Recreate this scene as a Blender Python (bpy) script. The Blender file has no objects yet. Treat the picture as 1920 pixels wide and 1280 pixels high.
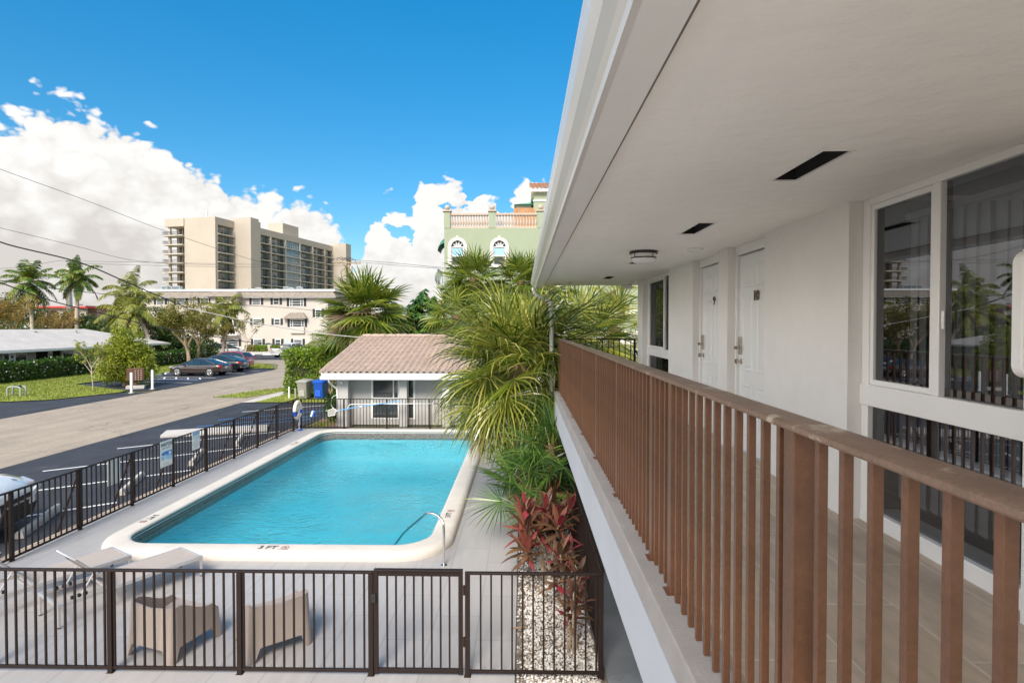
import bpy, math, random
from mathutils import Vector, Matrix, noise as mnoise
random.seed(7)
R=math.radians; PI=math.pi
sc=bpy.context.scene
COL=sc.collection
F,CX,CY,H=1060.0,980.0,610.0,4.05
def G(px,py,z=0.0):
    Y=(H-z)*F/(py-CY); return Vector(((px-CX)*Y/F,Y,z))
def PX(px,Y): return (px-CX)*Y/F
def PZ(py,Y): return H-(py-CY)*Y/F
def P(px,py,Y): return Vector((PX(px,Y),Y,PZ(py,Y)))
U=random.uniform

# ------------------------------------------------------------------ mesh helpers
class MB:
    def __init__(s): s.v=[]; s.f=[]; s.m=[]
    def add(s,vs,fs,mi=0):
        o=len(s.v); s.v.extend([Vector(v) for v in vs])
        s.f.extend([[i+o for i in f] for f in fs]); s.m.extend([mi]*len(fs)); return s
    def box(s,x0,x1,y0,y1,z0,z1,mi=0):
        vs=[(x0,y0,z0),(x1,y0,z0),(x1,y1,z0),(x0,y1,z0),(x0,y0,z1),(x1,y0,z1),(x1,y1,z1),(x0,y1,z1)]
        return s.add(vs,[(0,3,2,1),(4,5,6,7),(0,1,5,4),(1,2,6,5),(2,3,7,6),(3,0,4,7)],mi)
    def obox(s,c,size,M=None,mi=0):
        n=MB().box(-size[0]/2,size[0]/2,-size[1]/2,size[1]/2,-size[2]/2,size[2]/2)
        M=M if M is not None else Matrix.Identity(3)
        return s.add([M@v+Vector(c) for v in n.v],n.f,mi)
    def bar(s,a,b,w,h,mi=0):
        a=Vector(a);b=Vector(b);d=b-a;L=d.length
        q=d.to_track_quat('X','Z').to_matrix()
        return s.obox((a+b)/2,(L,w,h),q,mi)
    def tube(s,path,r,n=8,cap=True,mi=0):
        path=[Vector(p) for p in path]; k=len(path)
        rs=r if isinstance(r,(list,tuple)) else [r]*k
        o=len(s.v); up=None
        for i,p in enumerate(path):
            if i==0: d=path[1]-p
            elif i==k-1: d=p-path[i-1]
            else: d=path[i+1]-path[i-1]
            d.normalize()
            if up is None:
                up=Vector((0,0,1)) if abs(d.z)<.9 else Vector((1,0,0))
            a=d.cross(up)
            if a.length<1e-5: a=d.cross(Vector((0,1,0)))
            a.normalize(); b=a.cross(d); up=b
            for j in range(n):
                t=2*PI*j/n
                s.v.append(p+(a*math.cos(t)+b*math.sin(t))*rs[i])
        for i in range(k-1):
            for j in range(n):
                j2=(j+1)%n
                s.f.append([o+i*n+j,o+i*n+j2,o+(i+1)*n+j2,o+(i+1)*n+j]); s.m.append(mi)
        if cap:
            s.f.append([o+j for j in range(n)]); s.m.append(mi)
            s.f.append([o+(k-1)*n+j for j in reversed(range(n))]); s.m.append(mi)
        return s
    def lathe(s,prof,c=(0,0,0),n=16,mi=0,M=None):
        c=Vector(c); o=len(s.v)
        for (r,z) in prof:
            for j in range(n):
                t=2*PI*j/n; v=Vector((r*math.cos(t),r*math.sin(t),z))
                if M is not None: v=M@v
                s.v.append(v+c)
        for i in range(len(prof)-1):
            for j in range(n):
                j2=(j+1)%n
                s.f.append([o+i*n+j,o+i*n+j2,o+(i+1)*n+j2,o+(i+1)*n+j]); s.m.append(mi)
        s.f.append([o+j for j in reversed(range(n))]); s.m.append(mi)
        k=len(prof)-1
        s.f.append([o+k*n+j for j in range(n)]); s.m.append(mi)
        return s
    def extr(s,poly,axis,a,b,mi=0):
        # polygon in the plane normal to axis ('x': (y,z), 'y': (x,z), 'z': (x,y)) extruded a..b
        def mk(p,t):
            if axis=='x': return (t,p[0],p[1])
            if axis=='y': return (p[0],t,p[1])
            return (p[0],p[1],t)
        n=len(poly)
        vs=[mk(p,a) for p in poly]+[mk(p,b) for p in poly]
        fs=[list(range(n)),list(range(2*n-1,n-1,-1))]
        for i in range(n):
            j=(i+1)%n; fs.append([i,i+n,j+n,j])
        return s.add(vs,fs,mi)
    def loft(s,loops,closed=True,mi=0,cap=False):
        n=len(loops[0]); o=len(s.v)
        for L in loops: s.v.extend([Vector(p) for p in L])
        for i in range(len(loops)-1):
            for j in range(n if closed else n-1):
                j2=(j+1)%n
                s.f.append([o+i*n+j,o+i*n+j2,o+(i+1)*n+j2,o+(i+1)*n+j]); s.m.append(mi)
        if cap:
            s.f.append([o+j for j in reversed(range(n))]); s.m.append(mi)
            k=len(loops)-1
            s.f.append([o+k*n+j for j in range(n)]); s.m.append(mi)
        return s
    def sheet(s,poly,z,mi=0):
        return s.add([(p[0],p[1],z) for p in poly],[list(range(len(poly)))],mi)
    def xf(s,M):
        s.v=[M@v for v in s.v]; return s
    def build(s,name,mats,parent=None,loc=None,smooth=False,bevel=0,local=False,fix=True):
        off=Vector((0,0,0))
        if not local:
            q=parent
            while q is not None:
                off=off+q.location; q=q.parent
            if loc is not None: off=off+Vector(loc)
        me=bpy.data.meshes.new(name)
        me.from_pydata([tuple(v-off) for v in s.v],[],s.f)
        ml=mats if isinstance(mats,(list,tuple)) else [mats]
        for m in ml: me.materials.append(m)
        if len(ml)>1: me.polygons.foreach_set('material_index',s.m)
        me.validate(); me.update()
        if fix:
            import bmesh
            bm=bmesh.new(); bm.from_mesh(me); bmesh.ops.recalc_face_normals(bm,faces=bm.faces[:]); bm.to_mesh(me); bm.free()
        o=bpy.data.objects.new(name,me); COL.objects.link(o)
        if parent is not None: o.parent=parent
        if loc is not None: o.location=loc
        if smooth:
            me.polygons.foreach_set('use_smooth',[True]*len(me.polygons))
            if smooth!='all':
                try: me.set_sharp_from_angle(angle=R(40))
                except Exception: pass
        if bevel:
            b=o.modifiers.new('bevel','BEVEL'); b.width=bevel; b.segments=2; b.limit_method='ANGLE'; b.angle_limit=R(40)
        return o
def tag(o,label=None,cat=None,group=None,kind=None):
    if label: o['label']=label
    if cat: o['category']=cat
    if group: o['group']=group
    if kind: o['kind']=kind
    return o
def thing(name,label,cat,loc=(0,0,0),rz=0,group=None):
    o=bpy.data.objects.new(name,None); COL.objects.link(o)
    o.empty_display_size=.2
    o.location=loc; o.rotation_euler=(0,0,rz)
    return tag(o,label,cat,group)
def struct(name,mb,m,**k):
    return tag(mb.build(name,m,**k),kind='structure')
def kids(o): return [c for c in COL.objects if c.parent==o]
def dup(o,parent=None,loc=None,rz=None):
    c=o.copy(); COL.objects.link(c); c.parent=parent
    if loc is not None: c.location=loc
    if rz is not None: c.rotation_euler=(0,0,rz)
    for ch in kids(o): dup(ch,c)
    return c
def inst(o,parent,loc):
    c=o.copy(); COL.objects.link(c); c.parent=parent; c.location=loc; return c
def text(s,name,size,mat,parent,loc,rot,extr=.002,align='CENTER',bold=0):
    cu=bpy.data.curves.new(name,'FONT'); cu.body=s; cu.size=size; cu.extrude=extr; cu.align_x=align; cu.align_y='CENTER'
    cu.offset=bold; cu.materials.append(mat)
    t=bpy.data.objects.new(name+'_c',cu); COL.objects.link(t); bpy.context.view_layer.update()
    me=bpy.data.meshes.new_from_object(t.evaluated_get(bpy.context.evaluated_depsgraph_get())); me.name=name
    bpy.data.objects.remove(t); bpy.data.curves.remove(cu)
    o=bpy.data.objects.new(name,me); COL.objects.link(o); o.parent=parent; o.location=loc; o.rotation_euler=rot
    return o
def rrect(x0,x1,y0,y1,r,n=8):
    pts=[]
    for (cx,cy,a0) in ((x1-r,y0+r,-90),(x1-r,y1-r,0),(x0+r,y1-r,90),(x0+r,y0+r,180)):
        for i in range(n+1):
            a=R(a0+90*i/n); pts.append((cx+r*math.cos(a),cy+r*math.sin(a)))
    return pts
def spline(pts,n=6):
    pts=[Vector(p) for p in pts]; out=[]
    for i in range(len(pts)-1):
        p0=pts[max(i-1,0)];p1=pts[i];p2=pts[i+1];p3=pts[min(i+2,len(pts)-1)]
        for k in range(n):
            t=k/n
            out.append(.5*((2*p1)+(p2-p0)*t+(2*p0-5*p1+4*p2-p3)*t*t+(3*p1-p0-3*p2+p3)*t**3))
    out.append(pts[-1]); return out

# ------------------------------------------------------------------ materials
def _c(c,k=1): return (min(1,c[0]*k),min(1,c[1]*k),min(1,c[2]*k),1)
def nodes(name):
    m=bpy.data.materials.new(name); m.use_nodes=True
    nt=m.node_tree; b=nt.nodes['Principled BSDF']; return m,nt,b
def mat(name,col,rough=.6,var=.12,scale=3,bump=0,bscale=60,metal=0,spec=.5,spots=None,sscale=8,samt=.6,coat=0,var2=0,bdist=.01):
    m,nt,b=nodes(name); N=nt.nodes; L=nt.links
    tc=N.new('ShaderNodeTexCoord')
    n1=N.new('ShaderNodeTexNoise'); n1.inputs['Scale'].default_value=scale; n1.inputs['Detail'].default_value=6; n1.inputs['Roughness'].default_value=.65
    L.new(tc.outputs['Object'],n1.inputs['Vector'])
    mr=N.new('ShaderNodeMapRange'); mr.inputs['From Min'].default_value=.3; mr.inputs['From Max'].default_value=.7
    L.new(n1.outputs['Fac'],mr.inputs['Value'])
    mx=N.new('ShaderNodeMix'); mx.data_type='RGBA'
    mx.inputs['A'].default_value=_c(col,1-var); mx.inputs['B'].default_value=_c(col,1+var)
    L.new(mr.outputs['Result'],mx.inputs['Factor'])
    out=mx.outputs['Result']
    if var2:
        n2=N.new('ShaderNodeTexNoise'); n2.inputs['Scale'].default_value=scale*22; n2.inputs['Detail'].default_value=3
        L.new(tc.outputs['Object'],n2.inputs['Vector'])
        mr2=N.new('ShaderNodeMapRange'); mr2.inputs['From Min'].default_value=.3; mr2.inputs['From Max'].default_value=.7
        mr2.inputs['To Min'].default_value=1-var2; mr2.inputs['To Max'].default_value=1+var2
        L.new(n2.outputs['Fac'],mr2.inputs['Value'])
        vm=N.new('ShaderNodeVectorMath'); vm.operation='SCALE'
        L.new(out,vm.inputs[0]); L.new(mr2.outputs['Result'],vm.inputs['Scale']); out=vm.outputs['Vector']
    if spots:
        n3=N.new('ShaderNodeTexNoise'); n3.inputs['Scale'].default_value=sscale; n3.inputs['Detail'].default_value=8; n3.inputs['Roughness'].default_value=.7
        L.new(tc.outputs['Object'],n3.inputs['Vector'])
        mr3=N.new('ShaderNodeMapRange'); mr3.inputs['From Min'].default_value=samt; mr3.inputs['From Max'].default_value=samt+.08
        L.new(n3.outputs['Fac'],mr3.inputs['Value'])
        m3=N.new('ShaderNodeMix'); m3.data_type='RGBA'; m3.inputs['B'].default_value=_c(spots)
        L.new(mr3.outputs['Result'],m3.inputs['Factor']); L.new(out,m3.inputs['A']); out=m3.outputs['Result']
    L.new(out,b.inputs['Base Color'])
    b.inputs['Roughness'].default_value=rough; b.inputs['Metallic'].default_value=metal
    b.inputs['Specular IOR Level'].default_value=spec
    b.inputs['Coat Weight'].default_value=coat
    if bump:
        nb=N.new('ShaderNodeTexNoise'); nb.inputs['Scale'].default_value=bscale; nb.inputs['Detail'].default_value=5
        L.new(tc.outputs['Object'],nb.inputs['Vector'])
        bp=N.new('ShaderNodeBump'); bp.inputs['Strength'].default_value=bump; bp.inputs['Distance'].default_value=bdist
        L.new(nb.outputs['Fac'],bp.inputs['Height']); L.new(bp.outputs['Normal'],b.inputs['Normal'])
    return m
def brick(name,c1,c2,cm,bw,bh,mort=.01,rough=.5,rot=(0,0,0),offset=.5,var=.12,scale=3,bump=.2,stretch=None,spec=.5,wall=False):
    m,nt,b=nodes(name); N=nt.nodes; L=nt.links
    tc=N.new('ShaderNodeTexCoord'); mp=N.new('ShaderNodeMapping'); mp.inputs['Rotation'].default_value=rot
    if wall:
        sx=N.new('ShaderNodeSeparateXYZ'); ad=N.new('ShaderNodeMath'); cb=N.new('ShaderNodeCombineXYZ')
        L.new(tc.outputs['Object'],sx.inputs[0]); L.new(sx.outputs[0],ad.inputs[0]); L.new(sx.outputs[1],ad.inputs[1]); L.new(ad.outputs[0],cb.inputs[0]); L.new(sx.outputs[2],cb.inputs[1]); L.new(cb.outputs[0],mp.inputs['Vector'])
    else: L.new(tc.outputs['Object'],mp.inputs['Vector'])
    br=N.new('ShaderNodeTexBrick'); br.inputs['Scale'].default_value=1; br.offset=offset
    br.inputs['Brick Width'].default_value=bw; br.inputs['Row Height'].default_value=bh; br.inputs['Mortar Size'].default_value=mort
    br.inputs['Color1'].default_value=_c(c1); br.inputs['Color2'].default_value=_c(c2); br.inputs['Mortar'].default_value=_c(cm)
    L.new(mp.outputs['Vector'],br.inputs['Vector'])
    n1=N.new('ShaderNodeTexNoise'); n1.inputs['Scale'].default_value=scale; n1.inputs['Detail'].default_value=7; n1.inputs['Roughness'].default_value=.65
    mp2=N.new('ShaderNodeMapping')
    if stretch: mp2.inputs['Scale'].default_value=stretch
    L.new(mp.outputs['Vector'],mp2.inputs['Vector']); L.new(mp2.outputs['Vector'],n1.inputs['Vector'])
    mr=N.new('ShaderNodeMapRange'); mr.inputs['From Min'].default_value=.3; mr.inputs['From Max'].default_value=.7
    mr.inputs['To Min'].default_value=1-var; mr.inputs['To Max'].default_value=1+var
    L.new(n1.outputs['Fac'],mr.inputs['Value'])
    vm=N.new('ShaderNodeVectorMath'); vm.operation='SCALE'
    L.new(br.outputs['Color'],vm.inputs[0]); L.new(mr.outputs['Result'],vm.inputs['Scale'])
    L.new(vm.outputs['Vector'],b.inputs['Base Color'])
    b.inputs['Roughness'].default_value=rough; b.inputs['Specular IOR Level'].default_value=spec
    bp=N.new('ShaderNodeBump'); bp.inputs['Strength'].default_value=bump; bp.inputs['Distance'].default_value=.004; bp.invert=True
    L.new(br.outputs['Fac'],bp.inputs['Height']); L.new(bp.outputs['Normal'],b.inputs['Normal'])
    return m
def leafmat(name,cols,trans=.3,rough=.5,clump=.8,cscale=1.2):
    m,nt,b=nodes(name); N=nt.nodes; L=nt.links
    ge=N.new('ShaderNodeNewGeometry'); tc=N.new('ShaderNodeTexCoord')
    nz=N.new('ShaderNodeTexNoise'); nz.inputs['Scale'].default_value=cscale; nz.inputs['Detail'].default_value=3
    L.new(tc.outputs['Object'],nz.inputs['Vector'])
    mr=N.new('ShaderNodeMapRange'); mr.inputs['From Min'].default_value=.3; mr.inputs['From Max'].default_value=.7
    L.new(nz.outputs['Fac'],mr.inputs['Value'])
    mm=N.new('ShaderNodeMix'); mm.inputs['Factor'].default_value=1-clump*.55
    L.new(mr.outputs['Result'],mm.inputs['A']); L.new(ge.outputs['Random Per Island'],mm.inputs['B'])
    cr=N.new('ShaderNodeValToRGB'); e=cr.color_ramp.elements
    k=len(cols)
    while len(e)<k: e.new(.5)
    for i,c in enumerate(cols): e[i].position=i/(k-1); e[i].color=_c(c)
    L.new(mm.outputs['Result'],cr.inputs['Fac']); L.new(cr.outputs['Color'],b.inputs['Base Color'])
    b.inputs['Roughness'].default_value=rough; b.inputs['Specular IOR Level'].default_value=.5
    tr=N.new('ShaderNodeBsdfTranslucent'); L.new(cr.outputs['Color'],tr.inputs['Color'])
    ms=N.new('ShaderNodeMixShader'); ms.inputs['Fac'].default_value=trans
    L.new(b.outputs['BSDF'],ms.inputs[1]); L.new(tr.outputs['BSDF'],ms.inputs[2])
    L.new(ms.outputs['Shader'],N['Material Output'].inputs['Surface'])
    return m
def glassmat(name,tint=(.25,.27,.28),refl=.3,rough=.01,ior=1.5,gcol=(1,1,1)):
    m,nt,b=nodes(name); N=nt.nodes; L=nt.links
    N.remove(b)
    tr=N.new('ShaderNodeBsdfTransparent'); tr.inputs['Color'].default_value=_c(tint)
    gl=N.new('ShaderNodeBsdfGlossy'); gl.inputs['Roughness'].default_value=rough; gl.inputs['Color'].default_value=_c(gcol)
    fr=N.new('ShaderNodeFresnel'); fr.inputs['IOR'].default_value=ior
    mr=N.new('ShaderNodeMapRange'); mr.inputs['To Min'].default_value=refl; mr.inputs['To Max'].default_value=.42
    L.new(fr.outputs['Fac'],mr.inputs['Value'])
    ms=N.new('ShaderNodeMixShader'); L.new(mr.outputs['Result'],ms.inputs['Fac'])
    L.new(tr.outputs['BSDF'],ms.inputs[1]); L.new(gl.outputs['BSDF'],ms.inputs[2])
    L.new(ms.outputs['Shader'],N['Material Output'].inputs['Surface'])
    return m

M={}
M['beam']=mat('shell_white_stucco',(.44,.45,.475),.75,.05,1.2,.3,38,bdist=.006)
M['stucco']=mat('white_stucco',(.78,.76,.73),.7,.05,1.2,.6,26,bdist=.008,spots=(.745,.72,.69),sscale=.9,samt=.58)
M['ceil']=mat('painted_soffit',(.93,.90,.855),.5,.03,.9,1.0,7,bdist=.014,spots=(.88,.85,.81),sscale=1.1,samt=.6)
M['trim']=mat('white_trim_paint',(.82,.805,.78),.4,.03,2,.06,30)
M['gutter']=mat('white_gutter_metal',(.66,.645,.62),.28,.03,1.5,.04,20,spots=(.72,.71,.69),sscale=3,samt=.6)
M['doorp']=mat('white_door_paint',(.78,.785,.78),.38,.02,2)
M['deckfloor']=brick('walkway_stone_tile',(.47,.375,.285),(.52,.42,.325),(.62,.53,.44),.92,.46,.006,.5,(0,0,R(90)),.5,.22,2.6,.2,(1.2,3.2,1))
M['ledge']=mat('ledge_concrete',(.31,.28,.26),.8,.12,3,.3,60,spots=(.42,.39,.37),sscale=2,samt=.62)
M['rail']=mat('brown_rail_paint',(.152,.068,.035),.34,.26,2.2,.2,120,spots=(.34,.24,.17),sscale=26,samt=.675,var2=.12)
M['railtop']=mat('worn_brown_rail_top',(.205,.125,.085),.36,.26,5,.2,90,spots=(.46,.36,.27),sscale=7,samt=.57,var2=.14)
M['fence']=mat('dark_bronze_paint',(.021,.013,.0105),.5,.15,5,.05,90,spec=.22)
M['steel']=mat('brushed_stainless',(.62,.61,.60),.18,.05,5,metal=1)
M['nickel']=mat('satin_nickel',(.55,.49,.42),.25,.1,20,metal=1)
M['tileD']=brick('pool_deck_tile',(.365,.345,.335),(.39,.37,.36),(.28,.265,.255),1.2,.6,.006,.42,(0,0,R(90)),.5,.07,1.4,.12,(.6,7,1))
M['coping']=mat('pool_coping_plaster',(.62,.565,.50),.6,.07,2.5,.3,50,spots=(.54,.46,.38),sscale=1.6,samt=.64)
M['plaster']=mat('pool_basin_plaster',(.32,.84,.95),.6,.05,1.2)
M['mosaic']=brick('waterline_mosaic',(.06,.045,.04),(.22,.19,.165),(.30,.28,.26),.055,.03,.004,.25,(0,0,0),.5,.3,30,wall=True)
M['asph']=mat('sealed_parking_asphalt',(.030,.033,.042),.75,.3,.9,.6,160,spots=(.062,.064,.07),sscale=1.4,samt=.6,var2=.25)
M['road']=mat('sunbleached_road_asphalt',(.335,.275,.215),.9,.13,.5,.4,120,spots=(.285,.245,.2),sscale=.6,samt=.6,var2=.10)
def streaks(m,scale,lo,hi,sx,sy):
    nt=m.node_tree; N=nt.nodes; L=nt.links; b=N['Principled BSDF']; src=b.inputs['Base Color'].links[0].from_socket
    tc=N.new('ShaderNodeTexCoord'); mp=N.new('ShaderNodeMapping'); mp.inputs['Scale'].default_value=(sx,sy,1); L.new(tc.outputs['Object'],mp.inputs['Vector'])
    n=N.new('ShaderNodeTexNoise'); n.inputs['Scale'].default_value=scale; n.inputs['Detail'].default_value=7; n.inputs['Roughness'].default_value=.7; L.new(mp.outputs[0],n.inputs['Vector'])
    mr=N.new('ShaderNodeMapRange'); mr.inputs['From Min'].default_value=.3; mr.inputs['From Max'].default_value=.72; mr.inputs['To Min'].default_value=lo; mr.inputs['To Max'].default_value=hi; L.new(n.outputs['Fac'],mr.inputs['Value'])
    # fine cracks
    v=N.new('ShaderNodeTexVoronoi'); v.feature='DISTANCE_TO_EDGE'; v.inputs['Scale'].default_value=.23
    nz=N.new('ShaderNodeTexNoise'); nz.inputs['Scale'].default_value=1.3; nz.inputs['Detail'].default_value=5; L.new(tc.outputs['Object'],nz.inputs['Vector'])
    va=N.new('ShaderNodeVectorMath'); va.operation='MULTIPLY_ADD'; va.inputs[1].default_value=(1.6,1.6,0); L.new(nz.outputs['Color'],va.inputs[0]); L.new(tc.outputs['Object'],va.inputs[2]); L.new(va.outputs[0],v.inputs['Vector'])
    cr=N.new('ShaderNodeMapRange'); cr.inputs['From Max'].default_value=.012; cr.inputs['To Min'].default_value=.62; cr.inputs['To Max'].default_value=1; L.new(v.outputs['Distance'],cr.inputs['Value'])
    mu=N.new('ShaderNodeMath'); mu.operation='MULTIPLY'; L.new(mr.outputs[0],mu.inputs[0]); L.new(cr.outputs[0],mu.inputs[1])
    vm=N.new('ShaderNodeVectorMath'); vm.operation='SCALE'; L.new(src,vm.inputs[0]); L.new(mu.outputs[0],vm.inputs['Scale']); L.new(vm.outputs[0],b.inputs['Base Color'])
streaks(M['road'],1.0,.82,1.14,1.6,.09); streaks(M['asph'],1.0,.75,1.35,.8,.25)
M['conc']=mat('pale_concrete',(.50,.465,.43),.85,.1,1.4,.3,60,var2=.05)
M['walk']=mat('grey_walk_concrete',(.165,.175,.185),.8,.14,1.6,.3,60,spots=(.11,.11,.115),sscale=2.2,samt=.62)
M['kerb']=brick('kerb_pavers',(.50,.40,.31),(.40,.31,.24),(.2,.16,.13),.2,.1,.012,.85,(0,0,R(90)),.5,.2,8)
M['linew']=mat('worn_white_paint',(.72,.71,.69),.7,.08,6,0,spots=(.09,.09,.1),sscale=5,samt=.66)
M['lineb']=mat('worn_blue_paint',(.07,.25,.58),.7,.1,6,0,spots=(.04,.05,.07),sscale=5,samt=.63)
M['grass']=mat('lawn_grass',(.245,.28,.035),.9,.4,.6,.8,40,spots=(.30,.26,.09),sscale=1.1,samt=.58,var2=.4,bdist=.03)
M['earth']=mat('distant_ground',(.16,.165,.075),.95,.3,.08,.3,8,var2=.2)
M['mulch']=mat('mulch_bed',(.20,.13,.09),.95,.4,5,.9,30,spots=(.42,.38,.33),sscale=9,samt=.6,bdist=.04)
M['soil']=mat('dark_soil',(.22,.185,.15),.95,.4,6,.8,60,bdist=.03)
M['sling']=mat('taupe_sling_mesh',(.40,.34,.30),.7,.05,4,.15,300)
M['alum']=mat('brushed_grey_aluminium',(.60,.58,.57),.35,.04,4,metal=.55)
M['resin']=mat('taupe_resin',(.345,.285,.25),.5,.03,3,.03,60)
M['black']=mat('black_rubber',(.015,.015,.016),.6,.2,8)
M['shadeline']=mat('painted_shade_line',(.20,.18,.165),.9,.1,3)
M['dark']=mat('dark_void',(.012,.010,.009),.9,.2,3)
M['white']=mat('white_enamel',(.80,.80,.79),.35,.03,3)
M['cream']=mat('cream_wall_paint',(.515,.472,.415),.8,.06,.25,.1,8)
M['tower']=mat('beige_tower_render',(.465,.405,.335),.85,.06,.12,.1,4)
M['towerslab']=mat('tower_slab_white',(.55,.50,.43),.8,.05,.3)
M['shingle']=mat('mansard_shingles',(.255,.215,.18),.95,.25,2.2,.8,9,var2=.3,bdist=.05)
M['shutter']=mat('black_shutter_paint',(.02,.021,.024),.5,.2,5)
M['wglass']=mat('dark_window_glass',(.05,.06,.065),.06,.4,.6,spec=.9)
M['tglass']=mat('tower_window_glass',(.10,.17,.20),.05,.7,.35,spec=1.0,spots=(.30,.27,.22),sscale=.55,samt=.56)
M['sage']=mat('sage_green_stucco',(.315,.36,.25),.85,.05,.35,.3,14,bdist=.02)
M['stone']=mat('cast_stone',(.50,.40,.32),.8,.12,4,.2,30)
M['whitestone']=mat('white_stone_trim',(.60,.575,.54),.7,.06,3)
M['wood']=mat('weathered_fence_wood',(.42,.22,.10),.8,.25,3,.3,20)
M['awning']=mat('green_awning',(.02,.16,.10),.6,.12,3)
M['gmetal']=mat('green_metal_roof',(.10,.34,.20),.4,.1,3)
M['tileS']=mat('sand_roof_tile',(.40,.305,.25),.8,.16,1.8,.25,40,spots=(.28,.215,.175),sscale=2.6,samt=.58,var2=.08)
M['tileW']=mat('white_roof_tile',(.66,.615,.55),.75,.12,1.8,.25,40,spots=(.5,.44,.38),sscale=2.6,samt=.6)
M['tileT']=mat('terracotta_tile',(.36,.20,.13),.8,.25,3,.3,20)
M['greyroof']=mat('grey_shingle_roof',(.50,.465,.435),.9,.12,.9,.5,14,var2=.10,bdist=.03)
M['red']=mat('red_fascia',(.5,.05,.05),.6,.1,2)
M['pole']=mat('weathered_pole_wood',(.33,.235,.15),.9,.25,4,.5,20)
M['cabwall']=mat('cabana_wall_paint',(.47,.455,.435),.8,.04,1.5,.15,30)
M['concpole']=mat('concrete_pole',(.58,.55,.52),.85,.08,1.4)
M['wire']=mat('black_cable',(.03,.032,.036),.6,.1,3)
M['wirel']=mat('pale_cable',(.45,.43,.42),.6,.1,3)
M['boot']=mat('palm_boots',(.20,.12,.075),.95,.45,6,.8,30,bdist=.03)
M['bark']=mat('grey_brown_bark',(.33,.24,.165),.95,.28,4,.8,20,bdist=.03)
M['palmtrunk']=mat('grey_palm_trunk',(.46,.38,.31),.9,.18,5,.5,14,bdist=.02)
M['petiole']=mat('green_petiole',(.24,.27,.05),.5,.2,5)
M['drypet']=mat('dry_rachis',(.42,.26,.12),.8,.2,5)
M['fan']=leafmat('fan_palm_leaf',[(.020,.05,.008),(.075,.12,.013),(.19,.22,.024),(.36,.36,.06),(.52,.46,.17)],.30,.20,.45,2.2)
M['fan2']=leafmat('sabal_leaf',[(.022,.06,.008),(.08,.14,.015),(.20,.25,.025),(.38,.36,.06)],.3,.38,.6,1.0)
M['fandk']=leafmat('young_palm_leaf',[(.02,.07,.018),(.045,.12,.022),(.10,.19,.035),(.18,.25,.05)],.25,.3,.5,1.2)
M['dead']=leafmat('dead_palm_leaf',[(.16,.10,.065),(.27,.18,.12),(.37,.26,.17)],.2,.8)
M['coco']=leafmat('feather_palm_leaf',[(.02,.075,.014),(.06,.14,.02),(.18,.23,.03),(.38,.34,.06)],.25,.4,.6,.5)
M['queen']=leafmat('queen_palm_leaf',[(.07,.11,.016),(.16,.20,.025),(.27,.28,.035),(.36,.27,.05)],.3,.5,.6,.5)
M['bush']=leafmat('bright_bush_leaf',[(.06,.11,.010),(.18,.24,.018),(.33,.36,.028),(.46,.43,.05)],.28,.45,.7,1.2)
M['hedge']=leafmat('hedge_leaf',[(.012,.045,.007),(.03,.085,.010),(.065,.14,.015),(.12,.20,.03)],.22,.3,.6,1.5)
M['ficus']=leafmat('clipped_ficus_leaf',[(.045,.11,.008),(.12,.22,.014),(.23,.33,.022),(.36,.42,.045)],.25,.4,.6,1.5)
M['olive']=leafmat('olive_tree_leaf',[(.055,.085,.014),(.15,.17,.024),(.27,.23,.04),(.40,.27,.06)],.28,.5,.8,.6)
M['rust']=leafmat('autumn_leaf',[(.10,.10,.02),(.22,.17,.03),(.34,.22,.04),(.36,.17,.04)],.28,.6,.8,.5)
M['scheff']=leafmat('schefflera_leaf',[(.012,.05,.010),(.03,.09,.014),(.07,.15,.022),(.22,.27,.06)],.15,.2,.5,1.0)
M['silver']=leafmat('silver_shrub_leaf',[(.20,.22,.12),(.33,.35,.22),(.45,.45,.32)],.25,.6)
M['jungle']=leafmat('understory_leaf',[(.010,.03,.008),(.03,.07,.012),(.08,.13,.02),(.20,.22,.04)],.25,.4,.7,.6)
M['ti']=leafmat('ti_plant_leaf',[(.055,.035,.022),(.13,.07,.038),(.24,.13,.065),(.10,.04,.03),(.20,.095,.05),(.34,.035,.06),(.27,.18,.08)],.25,.35,.15,2)
M['gravel']=leafmat('crushed_stone',[(.30,.25,.20),(.52,.46,.40),(.66,.62,.56),(.76,.73,.68)],0,.85,.1)
M['blades']=leafmat('grass_blades',[(.07,.12,.012),(.15,.21,.02),(.26,.29,.04),(.36,.31,.09)],.3,.6,.6,.8)
M['blind']=mat('grey_vertical_blind',(.24,.24,.25),.8,.04,3)
M['glass']=glassmat('tinted_window_glass',(.60,.62,.63),.03,gcol=(.38,.39,.41))
M['hglass']=glassmat('house_window_glass',(.12,.14,.15),.10)
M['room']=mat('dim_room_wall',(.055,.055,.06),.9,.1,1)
M['numeral']=mat('aged_bronze_numeral',(.20,.155,.11),.3,.1,20,metal=.8)
M['lampw']=mat('frosted_lamp_glass',(.85,.84,.82),.25,.02,3)
M['bronze']=mat('dark_bronze_metal',(.05,.042,.038),.35,.1,5,metal=.6)
M['sign']=mat('white_sign_sheet',(.80,.80,.77),.4,.02,3)
M['signblue']=mat('blue_sign_ink',(.02,.22,.62),.4,.05,3)
M['signlt']=mat('pale_blue_sign_ink',(.35,.62,.80),.4,.05,3)
M['ink']=mat('black_ink',(.02,.02,.022),.5,.1,3)
M['inkred']=mat('red_brown_ink',(.36,.10,.06),.5,.1,3)
M['inkgrey']=mat('grey_ink',(.25,.25,.26),.5,.1,3)
M['ringw']=mat('ring_buoy_white',(.80,.75,.62),.6,.05,4)
M['blue']=mat('royal_blue_plastic',(.015,.10,.55),.4,.06,3)
M['bingrey']=mat('grey_bin_plastic',(.36,.345,.31),.5,.06,3)
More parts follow.
